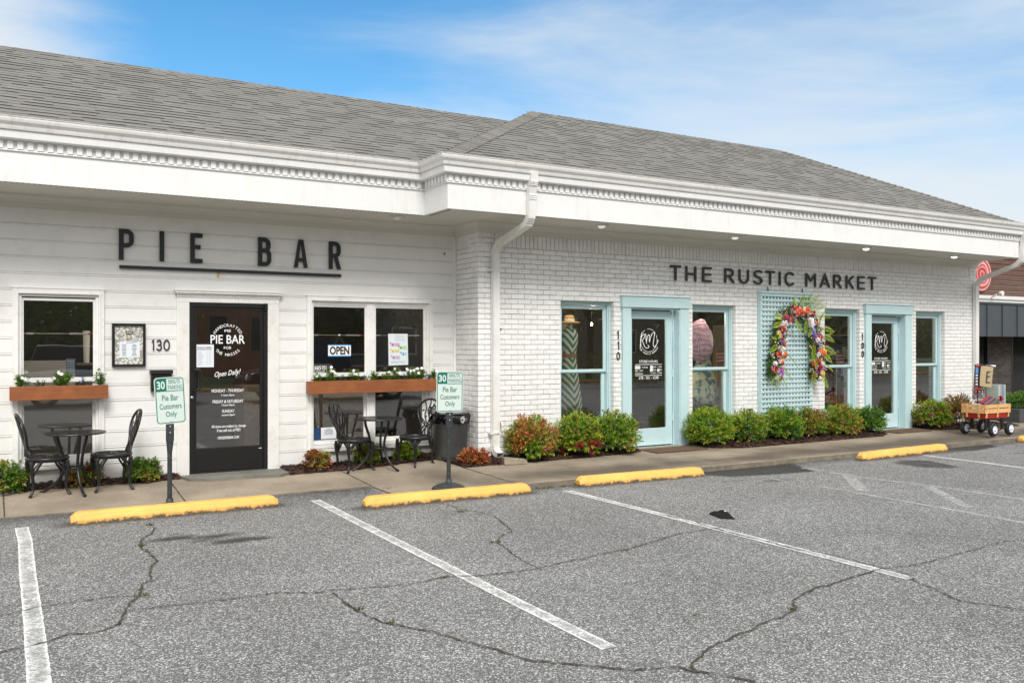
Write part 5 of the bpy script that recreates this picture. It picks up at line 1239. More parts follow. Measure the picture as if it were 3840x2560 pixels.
# ------------------------------------------------------------------ cast metal bistro furniture
def curve3(P, n=6):
    """Catmull-Rom through points"""
    P = [Vector(p) for p in P]; out_ = []
    for i in range(len(P)-1):
        a = P[max(i-1,0)]; b_ = P[i]; c = P[i+1]; d = P[min(i+2,len(P)-1)]
        for k in range(n):
            t = k/n; out_.append(.5*((2*b_)+(c-a)*t+(2*a-5*b_+4*c-d)*t*t+(3*b_-3*c+d-a)*t**3))
    out_.append(P[-1]); return out_
def make_chair(label):
    t = thing('bistro_chair', (0,0,0), 0, label, 'chair', 'black cast metal bistro chairs')
    zs_ = .375
    m = MB(); ringp = [(.195*cos(a),.19*sin(a),zs_) for a in [2*pi*i/36 for i in range(37)]]; m.tube(ringp, .016, 8, 1.3, cap=False)
    m.tube([(.15*cos(2*pi*i/30),.145*sin(2*pi*i/30),zs_+.004) for i in range(31)], .006, 6, cap=False); m.tube([(.06*cos(2*pi*i/16),.06*sin(2*pi*i/16),zs_+.002) for i in range(17)], .007, 6, cap=False)
    for i in range(10):
        a = 2*pi*i/10; m.tube(curve3([(.06*cos(a),.06*sin(a),zs_),(.11*cos(a+.22),.11*sin(a+.22),zs_+.004),(.19*cos(a),.185*sin(a),zs_)],4), .0065, 6)
        m.tube(curve3([(.06*cos(a),.06*sin(a),zs_),(.12*cos(a-.2),.12*sin(a-.2),zs_+.003),(.19*cos(a-.1),.185*sin(a-.1),zs_)],4), .0055, 6)
    m.tube([(.192*cos(a),.187*sin(a),zs_-.022) for a in [2*pi*i/36 for i in range(37)]], .008, 6, cap=False)
    m.build('seat', IRON, t, smooth=True)
    for sx in (1,-1):
        for sy in (1,-1):
            m = MB(); q = lambda r, z: (sx*r*.75*.96, sy*r*.72*.96, z)
            m.tube(curve3([q(.225,.36),q(.235,.30),q(.225,.22),q(.212,.14),q(.215,.07),q(.245,.02),q(.262,.004)],5), [.020]*6+[.018]*6+[.016]*8+[.014]*6+[.016]*5, 8)
            for da in (-.42,.42):
                a0 = math.atan2(sy*.72,sx*.75); m.tube(curve3([(.192*cos(a0+da),.187*sin(a0+da),.355),(.185*cos(a0+da*.5),.18*sin(a0+da*.5),.30),q(.222,.20)],4), .011, 6)
                m.tube([(.19*cos(a0+da*.6),.185*sin(a0+da*.6),.345),q(.215,.27)], .008, 6)
            m.tube([q(.215,.33),q(.222,.26)], .009, 6)
            m.build('leg', IRON, t, smooth=True)
    # back: rounded hoop with pinched waist and vine tracery
    lean = lambda y,z: (-.165-.27*(z-.375)-.02*cos(y*7)+.02, y, z)
    H = [(.105,.375),(.095,.43),(.080,.475),(.105,.54),(.150,.60),(.180,.67),(.175,.74),(.135,.80),(.07,.835),(0,.845)]
    pts = [lean(y,z) for y,z in H]+[lean(-y,z) for y,z in H[-2::-1]]
    m = MB(); m.tube(curve3(pts,4), .0135, 8)
    V = [[(.0,.375),(-.01,.48),(.03,.58),(.02,.68),(.08,.79)],[(.05,.375),(.04,.47),(-.02,.56),(-.06,.64),(-.05,.74),(-.09,.81)],[(-.05,.375),(-.03,.46),(.05,.53),(.10,.60),(.13,.70)],[(-.02,.50),(-.09,.57),(-.13,.66),(-.16,.73)],[(.03,.60),(-.02,.70),(.01,.78),(0,.84)],[(.05,.375),(.075,.44),(.06,.5),(.12,.57),(.11,.65),(.16,.70)],[(-.085,.45),(-.03,.53),(-.10,.6)]]
    for P in V: m.tube(curve3([lean(y,z) for y,z in P],4), .0092, 6)
    for y, z in ((.06,.66),(-.09,.70),(.1,.76),(-.03,.62),(.02,.74),(-.12,.6),(.09,.58)):
        c = Vector(lean(y,z)); a = random.uniform(0,pi); m.poly([c+Vector((.006,cos(a)*.03,sin(a)*.03)),c+Vector((.008,-sin(a)*.014,cos(a)*.014)),c-Vector((-.006,cos(a)*.03,sin(a)*.03)),c+Vector((.004,sin(a)*.014,-cos(a)*.014))])
    m.build('backrest', IRON, t, smooth=True)
    return t
ch0 = make_chair('black cast metal chair at the left picture edge with its back to the left')
ch0.location = (.50,10.44,.055); ch0.rotation_euler = (0,0,R(6))
dup(ch0, (1.115,10.44,.055), R(184), 'black cast metal chair facing left between left cafe table and parking sign')
dup(ch0, (3.87,10.43,.06), R(9), 'black cast metal chair left of the right cafe table')
dup(ch0, (4.66,10.35,.06), R(201), 'black cast metal chair between right cafe table and trash can')
def make_table(label):
    t = thing('bistro_table', (0,0,0), 0, label, 'table', 'black cast metal bistro tables')
    m = MB(); r = .295; zt = .635
    m.tube([(r*cos(2*pi*i/48),r*sin(2*pi*i/48),zt-.004) for i in range(49)], .009, 8, cap=False)
    def gridring(r0, r1, n, frac):
        for i in range(n):
            a0, a1 = 2*pi*i/n, 2*pi*(i+frac)/n; k = 4
            for j in range(k):
                b0, b1 = a0+(a1-a0)*j/k, a0+(a1-a0)*(j+1)/k
                for z_, fl in ((zt+.002,0),(zt-.006,1)):
                    q = [(r0*cos(b0),r0*sin(b0),z_),(r1*cos(b0),r1*sin(b0),z_),(r1*cos(b1),r1*sin(b1),z_),(r0*cos(b1),r0*sin(b1),z_)]; m.poly(q[::-1] if fl else q)
    gridring(.245,.292,24,1); gridring(.205,.245,26,.62); gridring(.185,.205,16,1); gridring(.12,.185,20,.62); gridring(.10,.12,16,1); gridring(.04,.10,12,.65); gridring(.0,.04,8,1)
    m.build('tabletop', IRON, t)
    for a in (-78,42,162):
        a = R(a); m = MB(); u = lambda rr, z: (rr*cos(a), rr*sin(a), z)
        m.tube(curve3([u(.17,.628),u(.165,.56),u(.125,.44),u(.10,.34),u(.105,.24),u(.165,.13),u(.25,.05),u(.31,.020),u(.335,.012)],5), [.017]*10+[.015]*20+[.014]*8+[.018]*3, 8)
        m.build('leg', IRON, t, smooth=True)
    m = MB(); m.tube([(.10*cos(2*pi*i/24),.10*sin(2*pi*i/24),.27) for i in range(25)], .009, 8, cap=False)
    for a in (-78,42,162): a = R(a); m.tube([(0,0,.268),(.10*cos(a),.10*sin(a),.27)], .007, 6)
    m.build('shelf_ring', IRON, t, smooth=True)
    return t
tb0 = make_table('round black cast metal cafe table left of the cafe door'); tb0.location = (.755,10.40,.052)
dup(tb0, (4.15,10.33,.062), R(12), 'round black cast metal cafe table in front of the double window')

# ------------------------------------------------------------------ small things on the brick wall and ground
def doormat(P, label):
    m = MB(); x = [p[0] for p in P]; m.slab(P, sz(*P[0])+.002, sz(*P[0])+.018); m.build('doormat', MATB, bevel=.004, label=label, cat='doormat', group='brown doormats')
doormat([(8.02,9.62),(8.98,9.62),(8.98,10.06),(8.02,10.06)], 'brown doormat before the left pale blue door')
doormat([(13.35,9.66),(14.28,9.66),(14.28,10.08),(13.35,10.08)], 'brown doormat before the right pale blue door')
m = MB(); P = [(5.58,9.66),(5.90,9.62),(5.92,9.74),(5.61,9.80)]; i0 = len(m.v)
m.v += [(x,y,sz(x,y)+.005) for x,y in P]+[(P[0][0],P[0][1]+.02,.185),(P[1][0]-.015,P[1][1]+.012,.150),(P[2][0]-.015,P[2][1],.150),(P[3][0],P[3][1],.185)]
for f in ((0,3,2,1),(4,5,6,7),(0,1,5,4),(1,2,6,5),(2,3,7,6),(3,0,4,7)): m.face([i0+k for k in f])
m.build('splash_block', OLDWOOD, bevel=.004, label='weathered wooden splash block at the downspout foot', cat='splash block')
sp = thing('hose_tap', (5.765,YB,.57), 0, 'small white hose tap on the brick between downspout and bush', 'tap')
m = MB(); m.tube([(5.80,YB,.585),(5.80,YB-.07,.585),(5.80,YB-.095,.555),(5.80,YB-.098,.525)], .012, 8); m.build('spout', WHITE, sp, smooth=True)
m = MB(); m.lathe([(.006,0),(.026,-.004),(.026,-.012),(.008,-.018)], 10, (5.80,YB-.05,.615), 'y', wob=lambda t,h: 1+.15*cos(5*t)); m.tube([(5.80,YB-.05,.59),(5.80,YB-.055,.615)], .006, 6); m.build('valve_wheel', WHITE, sp)
# black knitted hat lying on the asphalt
m = MB()
def hatf(u, v):
    a = u*2*pi; r = (1-v)**.6; x = 5.905+.150*r*cos(a)*(1+.14*sin(a*2)); y = 6.15+.062*r*sin(a)+.014*cos(a*3)*r
    x, y = 5.905+(x-5.905)*cos(-1.62)-(y-6.15)*sin(-1.62), 6.15+(x-5.905)*sin(-1.62)+(y-6.15)*cos(-1.62)
    return (x, y, .003+.042*(1-r**3)+mnoise.noise((x*18,y*18,0))*.022*(1-r)**.5+.012*abs(sin(a*4))*(1-r))
m.grid(48, 12, hatf); ht = m.build('crumpled_cap', mat('black_knit', (.006,.006,.007), .95, bump=.8, bs=300), smooth=True, label='black crumpled cap lying on the asphalt', cat='cap')
m = MB(); m.box(5.90,5.915,6.10,6.112,.058,.063); m.build('cloth_tag', LETW, ht)

# ------------------------------------------------------------------ trellis with flower garland
tr = thing('trellis', (11.15,YB-.04,.35), 0, 'tall pale blue lattice trellis fixed on the brick wall', 'trellis')
TX0, TX1, TZ0, TZ1 = 10.56, 11.76, .36, 2.462
m = MB(); m.box(TX0,TX0+.045,YB-.075,YB-.004,TZ0,TZ1); m.box(TX1-.035,TX1,YB-.075,YB-.004,TZ0,TZ1); m.box(TX0+.045,TX1-.035,YB-.075,YB-.006,TZ1-.03,TZ1); m.build('frame', BLUE, tr, bevel=.002)
m = MB(); z = TZ1-.075
while z > TZ0: m.box(TX0+.02,TX1-.004,YB-.088,YB-.0755,z,z+.038); z -= .0775
m.box(TX0+.01,TX1,YB-.092,YB-.0753,TZ1-.028,TZ1+.004)
m.build('crosswise_slats', BLUE, tr, bevel=.0015)
m = MB(); x = TX0+.085
while x < TX1-.05: m.box(x,x+.033,YB-.075,YB-.064,TZ0+.01,TZ1-.031); x += .0745
m.build('upright_slats', BLUE, tr, bevel=.0015)
m = MB()
for x in (10.78,11.58): m.tube([(x,YB-.004,TZ1+.075),(x,YB-.02,TZ1+.07),(x,YB-.02,TZ1+.005)], .007, 6)
m.build('hanger', BLACKM, tr)
random.seed(31)
ga = thing('flower_garland', (11.15,YB-.15,1.7), 0, 'arched garland of colourful artificial flowers and ferns hung on the trellis', 'garland')
GP = [(10.80,1.13),(10.77,1.25),(10.82,1.42),(10.86,1.58),(10.89,1.75),(10.93,1.92),(11.05,2.08),(11.23,2.16),(11.44,2.14),(11.60,2.03),(11.68,1.85),(11.735,1.67),(11.775,1.48),(11.775,1.33),(11.76,1.19),(11.73,1.11)]
GC = curve3([(x,YB-.15,z) for x,z in GP], 8)
FC = [(.58,.015,.03),(.78,.12,.02),(.80,.78,.78),(.80,.60,.14),(.36,.13,.52),(.26,.26,.66),(.55,.22,.60),(.50,.01,.06),(.82,.80,.76),(.36,.36,.72),(.82,.80,.80),(.82,.66,.22)]
protos = []
for i, c in enumerate(FC):
    f = MB(); n3 = 3 if i%3 else 2
    for layer in range(n3):
        r = .048*(1-layer*.27); npet = 6-layer; 
        for k in range(npet):
            a = 2*pi*k/npet+layer*.5; d = Vector((cos(a),0,sin(a))); s_ = Vector((-sin(a),0,cos(a))); y = -.006-.012*layer; f.cur = jit(c,.18)
            f.poly([Vector((0,y,0)), d*r*.6-s_*r*.42+Vector((0,y-.012,0)), d*r*1.0-s_*r*.2+Vector((0,y-.004,0)), d*r*1.0+s_*r*.2+Vector((0,y-.004,0)), d*r*.6+s_*r*.42+Vector((0,y-.012,0))])
    f.cur = (.6,.45,.1) if i%4 else jit(c,.3); f.lathe([(.008,-.03),(.007,-.045),(.003,-.05)], 6, (0,0,0), 'y')
    protos.append(f)
NB = 100
for i in range(NB):
    p = GC[min(len(GC)-1, int(i/NB*len(GC)))]; w = .125
    o_ = Vector((random.uniform(-w,w), random.uniform(-.085,.02), random.uniform(-w,w)*.6)); f = protos[random.randrange(len(protos))]
    if i < len(protos): f = protos[i]
    o = None
    if not hasattr(f, 'obj'):
        f.obj = f.build('blossom', PETAL, ga, world=False); o = f.obj
    else: o = f.obj.copy(); COL.objects.link(o)
    o.location = Vector(p)+o_-ga.location; o.rotation_euler = (random.uniform(-.6,.9), random.uniform(0,6.28), random.uniform(-.9,.7)); k = random.uniform(.85,1.45); o.scale = (k,k,k)
m = MB()
for p in GC*1:
    for k in range(40):
        q = Vector(p)+Vector((random.uniform(-.13,.13), random.uniform(-.04,.06), random.uniform(-.09,.09))); a = random.uniform(0,2*pi); d = Vector((cos(a),-random.uniform(0,.6),sin(a))).normalized(); m.cur = jit(random.choice([(.05,.12,.02),(.09,.18,.03),(.03,.08,.015),(.14,.20,.03)]),.3)
        leafquad(m, q, d, Vector((0,-1,0)), random.uniform(.03,.09), random.uniform(.010,.022), .12)
    for k in range(3):
        q = Vector(p)+Vector((random.uniform(-.14,.14), random.uniform(-.11,-.04), random.uniform(-.09,.09))); m.cur = jit(random.choice(FC),.2)
        for r_ in range(5): a = r_*1.257; d = Vector((cos(a),-.3,sin(a))).normalized(); leafquad(m, q, d, Vector((0,-1,0)), .016, .012, .1)
m.build('leaf_mass', LEAF, ga)
def fern(p, ang, l, drop, yout=.25, long=False):
    m = MB(); m.cur = (.12,.17,.02); d = Vector((cos(R(ang)), -yout, sin(R(ang)))).normalized(); pts = []
    for i in range(11): t = i/10; pts.append(Vector(p)+d*l*t+Vector((0,0,-drop*t*t)))
    m.tube(pts, [.0022]*11, 4)
    for i in range(1, 11):
        for k in (0,.5):
            if i == 10 and k: continue
            q = pts[i].lerp(pts[min(i+1,10)], k); t = (i+k)/10; dd = (pts[min(i+1,10)]-pts[i-1]).normalized(); s_ = dd.cross(Vector((0,-1,0))).normalized(); ll = (.055*sin(pi*min(1,t*.85+.12))+.006)*(1 if not long else .4)
            for sg in (1,-1): m.cur = jit((.40,.50,.03) if random.random() < .6 else (.22,.36,.03),.2); leafquad(m, q, (s_*sg+dd*.45).normalized(), Vector((0,-1,0)), ll, .012, .08)
    m.build('fern_frond', LEAF, ga)
for x, z, a, l, dr in ((11.30,2.22,80,.24,.02),(11.36,2.20,62,.32,.03),(11.42,2.20,48,.36,.05),(11.46,2.18,36,.38,.06),(11.5,2.16,24,.38,.07),(11.2,2.2,112,.22,.02),(11.60,2.08,12,.36,.10),(10.92,2.02,160,.34,.06),(10.90,1.95,184,.30,.04),(11.76,1.88,5,.28,.08),(11.78,1.78,-10,.28,.08),(11.82,1.58,-8,.28,.10),(11.80,1.50,-35,.26,.06),(11.66,1.62,-125,.26,.04),(11.66,1.50,-100,.30,.02),(11.66,1.2,-125,.28,.05),(11.80,1.18,-75,.28,.02),(11.78,1.15,-60,.26,.02),(10.80,1.6,195,.24,.04),(11.2,2.02,-70,.22,.02),(11.45,2.02,-110,.25,.02),(11.60,1.92,-135,.22,.03)):
    fern((x,YB-.21,z), a, l, dr)
for x, z, a, l, dr in ((10.8,1.14,205,.40,.02),(10.82,1.12,235,.30,.0),(10.86,1.14,-70,.26,.0),(10.92,1.5,-25,.30,.16),(10.92,1.25,-60,.26,.0),(11.68,1.38,185,.30,.0),(11.72,2.0,55,.28,.0),(11.84,1.4,20,.30,.0),(11.72,1.92,75,.2,.0),(11.9,1.3,-45,.2,.0),(10.78,1.7,170,.2,.0),(11.85,1.72,30,.26,.0)):
    fern((x,YB-.22,z), a, l, dr, long=True)
random.seed(77)

# ------------------------------------------------------------------ wagon and what it carries
wg = thing('garden_wagon', (14.52,8.84,.085), 0, 'red garden wagon with pale wooden side rails loaded with garden flags', 'wagon')
wx0, wx1, wy0, wy1 = 14.17, 14.90, 8.63, 9.05
m = MB(); i0 = len(m.v); sx_ = .035
m.v += [(wx0+sx_,wy0+sx_,.375),(wx1-sx_,wy0+sx_,.375),(wx1-sx_,wy1-sx_,.375),(wx0+sx_,wy1-sx_,.375),(wx0+.012,wy0+.012,.50),(wx1-.012,wy0+.012,.50),(wx1-.012,wy1-.012,.50),(wx0+.012,wy1-.012,.50)]
for f in ((0,3,2,1),(4,5,6,7),(0,1,5,4),(1,2,6,5),(2,3,7,6),(3,0,4,7)): m.face([i0+k for k in f])
m.build('tray', RED, wg, bevel=.008)
def rail(pa, pb, nx_, ny_, posts):
    (xa,ya),(xb,yb) = pa, pb; m = MB()
    def bd(z0, z1): m.slab([(xa,ya),(xb,yb),(xb+nx_*.012,yb+ny_*.012),(xa+nx_*.012,ya+ny_*.012)][::1 if (xb-xa)*ny_-(yb-ya)*nx_ > 0 else -1], z0, z1)
    bd(.555,.612); bd(.468,.538)
    for t in posts:
        x = xa+(xb-xa)*t; y = ya+(yb-ya)*t; dx, dy = (xb-xa), (yb-ya); L_ = math.hypot(dx,dy); dx, dy = dx/L_*.016, dy/L_*.016
        q = [(x-dx-nx_*.001,y-dy-ny_*.001),(x+dx-nx_*.001,y+dy-ny_*.001),(x+dx-nx_*.013,y+dy-ny_*.013),(x-dx-nx_*.013,y-dy-ny_*.013)]
        i0 = len(m.v); m.v += [(a,b_,.612) for a,b_ in q]+[(a+nx_*.02,b_+ny_*.02,.395) for a,b_ in q]
        for f in ((0,1,2,3),(7,6,5,4),(0,4,5,1),(1,5,6,2),(2,6,7,3),(3,7,4,0)): m.face([i0+k for k in f])
    m.build('side_rail', PINE, wg)
rail((wx0,wy0),(wx1,wy0),0,1,(.07,.5,.93)); rail((wx0,wy1),(wx1,wy1),0,-1,(.07,.5,.93)); rail((wx0-.002,wy0+.02),(wx0-.002,wy1-.02),1,0,(.25,.8)); rail((wx1+.002,wy0+.02),(wx1+.002,wy1-.02),-1,0,(.25,.8))
m = MB(); 
for x in (14.33,14.80): m.tube([(x,wy0-.01,.19),(x,wy1+.01,.19)], .010, 8); m.box(x-.03,x+.03,wy0+.08,wy0+.10,.19,.376); m.box(x-.03,x+.03,wy1-.10,wy1-.08,.19,.376)
m.box(14.33,14.80,8.82,8.85,.33,.355); m.build('axle_frame', BLACKM, wg)
for x in (14.33,14.80):
    for y, s_ in ((wy0-.035,-1),(wy1+.035,1)):
        m = MB(); m.lathe([(.058,-.032),(.085,-.036),(.102,-.028),(.110,-.012),(.110,.012),(.102,.028),(.085,.036),(.058,.032)], 32, (x,y,.197), 'y'); w_ = m.build('wheel', RUBBER, wg, smooth=True)
        m = MB(); m.lathe([(.066,-.034),(.064,-.041),(.056,-.041),(.050,-.035),(.024,-.035),(.020,-.046),(.012,-.048)], 24, (x,y,.197), 'y'); m.lathe([(.066,.034),(.064,.041),(.056,.041),(.050,.035),(.024,.035),(.020,.046),(.012,.048)], 24, (x,y,.197), 'y'); m.build('rim', RIM, w_, smooth=True)
m = MB(); m.tube([(14.87,8.84,.34),(15.0,8.84,.25),(15.02,8.84,.17),(14.9,8.84,.14)], .009, 8); m.build('pull_handle', BLACKM, wg, smooth=True)
# flag rack with garden flags
rk = thing('flag_rack', (14.42,8.86,.5), 0, 'black rod rack standing in the wagon holding garden flags', 'rack')
m = MB()
for x in (14.36,14.60): m.tube([(x,8.88,.44),(x,8.88,1.285)], .006, 6)
m.tube([(14.16,8.80,1.262),(14.36,8.88,1.285),(14.78,8.90,1.255)], .006, 6); m.tube([(14.24,8.74,1.268),(14.60,8.76,1.245)], .006, 6); m.tube([(14.36,8.88,1.282),(14.30,8.75,1.265)], .005, 6)
for p in ((14.155,8.80,1.265),(14.235,8.74,1.272),(14.79,8.90,1.255)): m.lathe([(.003,-.012),(.013,-.005),(.014,.004),(.004,.014)], 10, p)
m.build('rods', BLACKM, rk, smooth=True)
def flag(quad, y, label, m_, name='garden_flag', bulge=.012):
    """quad = four corners (x,z): top left, top right, bottom right, bottom left"""
    mb = MB(); tl, tr_, br, bl = [Vector(q) for q in quad]
    def fn(u, v): p = (bl*(1-u)+br*u)*(1-v)+(tl*(1-u)+tr_*u)*v; return (p.x, y+bulge*sin(u*7+v*2)*(1-v*.7), p.y)
    mb.grid(10, 12, fn); i0 = len(mb.v); mb.grid(10, 12, lambda u,v: (fn(u,v)[0], fn(u,v)[1]+.003, fn(u,v)[2]))
    t = thing(name, (tl.x,y,tl.y), 0, label, 'flag', 'garden flags on the wagon rack'); o = mb.build('cloth', m_, t); return t, fn
fb, fn = flag([(14.245,1.262),(14.595,1.232),(14.555,.888),(14.205,.925)], 8.745, 'burlap garden flag with a black letter E on the wagon rack', mat('burlap', (.46,.36,.21), .95, var=.12, vs=60, bump=.4, bs=300))
m = MB(); E_ = lambda x,z: (x,8.722,z)
for P in ([(14.385,1.160),(14.365,.985)],[(14.385,1.160),(14.485,1.155)],[(14.375,1.080),(14.465,1.078)],[(14.365,.985),(14.470,.975)]): stroke(m, P, .014, 8.722-random.random()*.002, 8.727)
m.build('letter', INK, fb)
fr, _ = flag([(14.165,1.262),(14.35,1.270),(14.30,.86),(14.115,.875)], 8.80, 'patriotic garden flag with red edges hanging behind the burlap flag', mat('patchwork_flag', (.10,.10,.13), .9, dirt=((.35,.05,.05), 16, .9)))
m = MB(); m.prism([(14.165,1.235),(14.35,1.243),(14.35,1.272),(14.165,1.264)], 8.782, 8.786); m.prism([(14.115,.875),(14.30,.86),(14.304,.888),(14.118,.903)], 8.782, 8.786); m.build('red_border', RED, fr)
m = MB(); m.prism([(14.150,1.13),(14.22,1.13),(14.22,1.232),(14.158,1.232)], 8.783, 8.786); m.build('blue_patch', mat('flag_blue', (.10,.30,.62)), fr)
m = MB()
for i in range(4): m.prism([(14.155,1.09-i*.05),(14.205,1.09-i*.05),(14.205,1.112-i*.05),(14.155,1.112-i*.05)], 8.782, 8.786)
m.build('white_patch', LETW, fr)
fw, _ = flag([(14.58,1.255),(14.70,1.262),(14.765,.985),(14.56,.98)], 8.885, 'white garden flag with an orange pumpkin right of the burlap flag', LETW)
m = MB(); m.lathe([(.062,0),(.058,-.008),(.03,-.012)], 20, (14.655,8.866,1.13), 'y', wob=lambda t,h: 1+.06*cos(7*t)); m.build('pumpkin_print', mat('pumpkin_orange', (.75,.18,.02)), fw)
m = MB(); m.lathe([(.060,0),(.055,-.006),(.02,-.01)], 18, (14.64,8.868,1.035), 'y'); m.build('dark_print', mat('dark_grey_print', (.05,.05,.055)), fw)
f2, _ = flag([(14.50,1.268),(14.78,1.262),(14.79,1.232),(14.52,1.245)], 8.80, 'white scarf like flag draped along the top rod of the wagon rack', LETW, bulge=.03)
# printed signs and a stack of flags in clear sleeves
gs = thing('message_sign', (14.45,8.93,.5), 0, 'white message sign with red and black words standing in the wagon', 'sign')
m = MB(); m.box(14.335,14.80,8.955,8.965,.50,.868); m.build('board', LETW, gs)
m = MB(); m.cur = (.30,.015,.03); put_text(m, 'GOT', 14.37, 14.70, .765, .850, 8.952, .04)
m.cur = (.05,.05,.07); m.box(14.34,14.80,8.952,8.955,.688,.752); put_text(m, 'AMERICA', 14.38, 14.74, .61, .665, 8.952, .03); m.cur = (.75,.75,.76); put_text(m, 'FREEDOM', 14.365, 14.76, .698, .742, 8.950, .03)
m.build('print', PAINTV, gs)
g2 = thing('message_sign', (14.75,8.9,.85), 0, 'small green and white sign above the message sign in the wagon', 'sign')
m = MB(); m.cur = (.16,.42,.08); m.box(14.58,14.80,8.94,8.95,.868,.955); m.cur = (.8,.8,.8); m.box(14.745,14.775,8.936,8.94,.90,.93); m.build('board', PAINTV, g2)
sk = thing('flag_bundle', (14.9,8.9,.5), 0, 'upright stack of garden flags in clear sleeves at the right of the wagon', 'flag stack')
for i in range(26):
    x = 14.66+i*.0085; m = MB(); c = random.choice([(.55,.60,.62),(.30,.38,.46),(.62,.62,.60),(.45,.30,.28),(.20,.35,.45),(.40,.48,.42),(.68,.70,.70)]); m.cur = c
    m.box(x,x+.0055,8.70+random.uniform(-.008,.008),8.97,.42,.930+random.uniform(-.012,.006)); m.build('sleeve', PAINTV, sk)
bq = thing('rolled_flags', (14.4,8.75,.6), 0, 'bundle of red rolled flags lying across the wagon rail', 'flags')
m = MB()
for i in range(6):
    m.cur = random.choice([(.35,.03,.03),(.05,.05,.10),(.42,.08,.06),(.5,.42,.36)]); y = 8.68+i*.022; m.tube([(14.27,y,.60+.008*i),(14.56,y+.02,.70+.006*i)], .016, 8)
m.build('rolls', PAINTV, bq)
rf_ = thing('red_bow', (14.66,8.68,.7), 0, 'bright red fabric flower at the end of the rolled flags', 'decoration')
m = MB()
for k in range(26):
    a = random.uniform(0,2*pi); e_ = random.uniform(-1.2,1.2); d = Vector((cos(a)*cos(e_), -abs(sin(e_)*.6)-.2, sin(a)*cos(e_))).normalized(); m.cur = jit((.62,.01,.02),.2); leafquad(m, Vector((14.64,8.66,.700)), d, Vector((0,0,1)), .062, .05, .2)
m.build('petals', PETAL, rf_)

# ------------------------------------------------------------------ neighbouring shop at the right
nb = thing('neighbouring_shop', (22,13,0), 0, 'brown boarded shop with a dark grey metal awning beyond the brick corner', 'building')
NBROWN = mat('brown_siding', (.135,.070,.050), .8, var=.15, vs=5, bump=.2, bs=30)
NY = 12.5
m = MB(); z = 2.79
while z < 4.2: m.box(17.3,34,NY-.0+.012,NY+.05,z,z+.118); m.box(17.3,34,NY-.010,NY+.0119,z+.010,z+.118); z += .128
m.build('siding', NBROWN, nb)
m = MB(); m.box(17.3,34,NY-.09,NY+.01,2.70,2.785); m.box(17.3,34,NY-.06,NY+.01,2.62,2.6995); m.build('white_trim', WHITE, nb)
m = MB(); m.prism([(0,0)]*0 or [(17.3,1.80),(34,1.80),(34,2.565),(17.3,2.565)], NY-.30, NY-.27); x = 17.6
while x < 34: m.box(x,x+.03,NY-.325,NY-.3005,1.80,2.54); x += .62
m.box(17.3,34,NY-.33,NY-.02,2.5655,2.61); m.build('metal_awning', mat('dark_grey_metal', (.055,.066,.075), .5, var=.05), nb)
DKB = mat('dark_brick', (.060,.050,.044), .85, rnd=.3, bump=.3, bs=60)
for a, b_ in ((21.10,22.05),(24.0,27.0)): m = MB(); bricks(m, a, b_, 1.95, .0, [], lambda u,v,z: (u, NY+.25+v, z), .05); m.box(a+.01,b_-.01,NY+.262,NY+.31,0,1.94); m.build('brickwork', DKB, nb)
for a, b_ in ((22.06,23.98),(19.2,21.09)):
    m = MB(); m.poly([(a+.05,NY+.30,.15),(b_-.05,NY+.30,.15),(b_-.05,NY+.30,2.1),(a+.05,NY+.30,2.1)]); wn_ = m.build('window', mat('dark_interior_glass', (.006,.006,.007), .08) if 'dark_interior_glass' not in MATS else MATS['dark_interior_glass'], nb)  # near-black pane, the darkness of the room behind put into its colour
    m = MB(); ring(m, a, b_, .1, 2.15, .06, NY+.25, NY+.32); m.box((a+b_)/2-.02,(a+b_)/2+.02,NY+.25,NY+.32,.16,2.09); m.build('frame', BLACKM, wn_)
m = MB(); m.poly([(17.3,NY-.2,4.32),(34,NY-.2,4.32),(34,18,4.9),(17.3,18,4.9)]); m.build('roof', SHING, nb)
m = MB(); m.tube([(20.62,NY-.09,2.74),(20.62,NY-.22,2.80)], .02, 8); m.lathe([(.02,0),(.055,-.05),(.06,-.11),(.05,-.115)], 14, (20.64,NY-.25,2.82), 'y'); m.build('flood_light', WHITE, nb)
ro = thing('round_sign', (20.3,NY-.06,3.2), 0, 'round red and white sign on the brown siding behind the downspout', 'sign')
m = MB(); 
for i, (r, c) in enumerate(((.40,(.60,.12,.12)),(.38,(.72,.52,.48)),(.355,(.50,.05,.06)),(.30,(.70,.40,.36)),(.235,(.48,.05,.06)),(.20,(.66,.30,.27)),(.17,(.45,.04,.05)),(.09,(.68,.36,.32)),(.06,(.5,.05,.06)))):
    m.cur = c; m.lathe([(r,0),(r,-.02-.002*i),(r*.9,-.021-.002*i)], 40, (20.28,NY-.04,3.28), 'y', wob=lambda t,h,i=i: 1+(.0 if i < 3 else .05*sin(3*t+i)))
m.build('disc', PAINTV, ro)
# planting beyond the wagon
pl = thing('planter_trough', (17.4,10,.08), 0, 'dark grey planter trough beyond the wagon at the right edge', 'planter')
m = MB(); m.box(17.15,19.8,9.75,10.2,.07,.36); m.build('trough', mat('dark_grey_concrete', (.06,.065,.065), .8, var=.2), pl, bevel=.01)
bush(17.7, 9.98, .30, .95, .34, [DG,DG,GN,(.07,.16,.05)], 'low dark green foliage in the dark planter trough', 1.0, 31)
bush(17.95, 9.75, .62, .55, .50, [GN,DG,(.16,.30,.06)], 'loose green climbing foliage above the planter trough', .35, 32)
bush(17.9, 9.25, .085, .40, .16, [YG,GN], 'tiny bright green plant on the pavement before the trough', .3, 33, True)
random.seed(78)

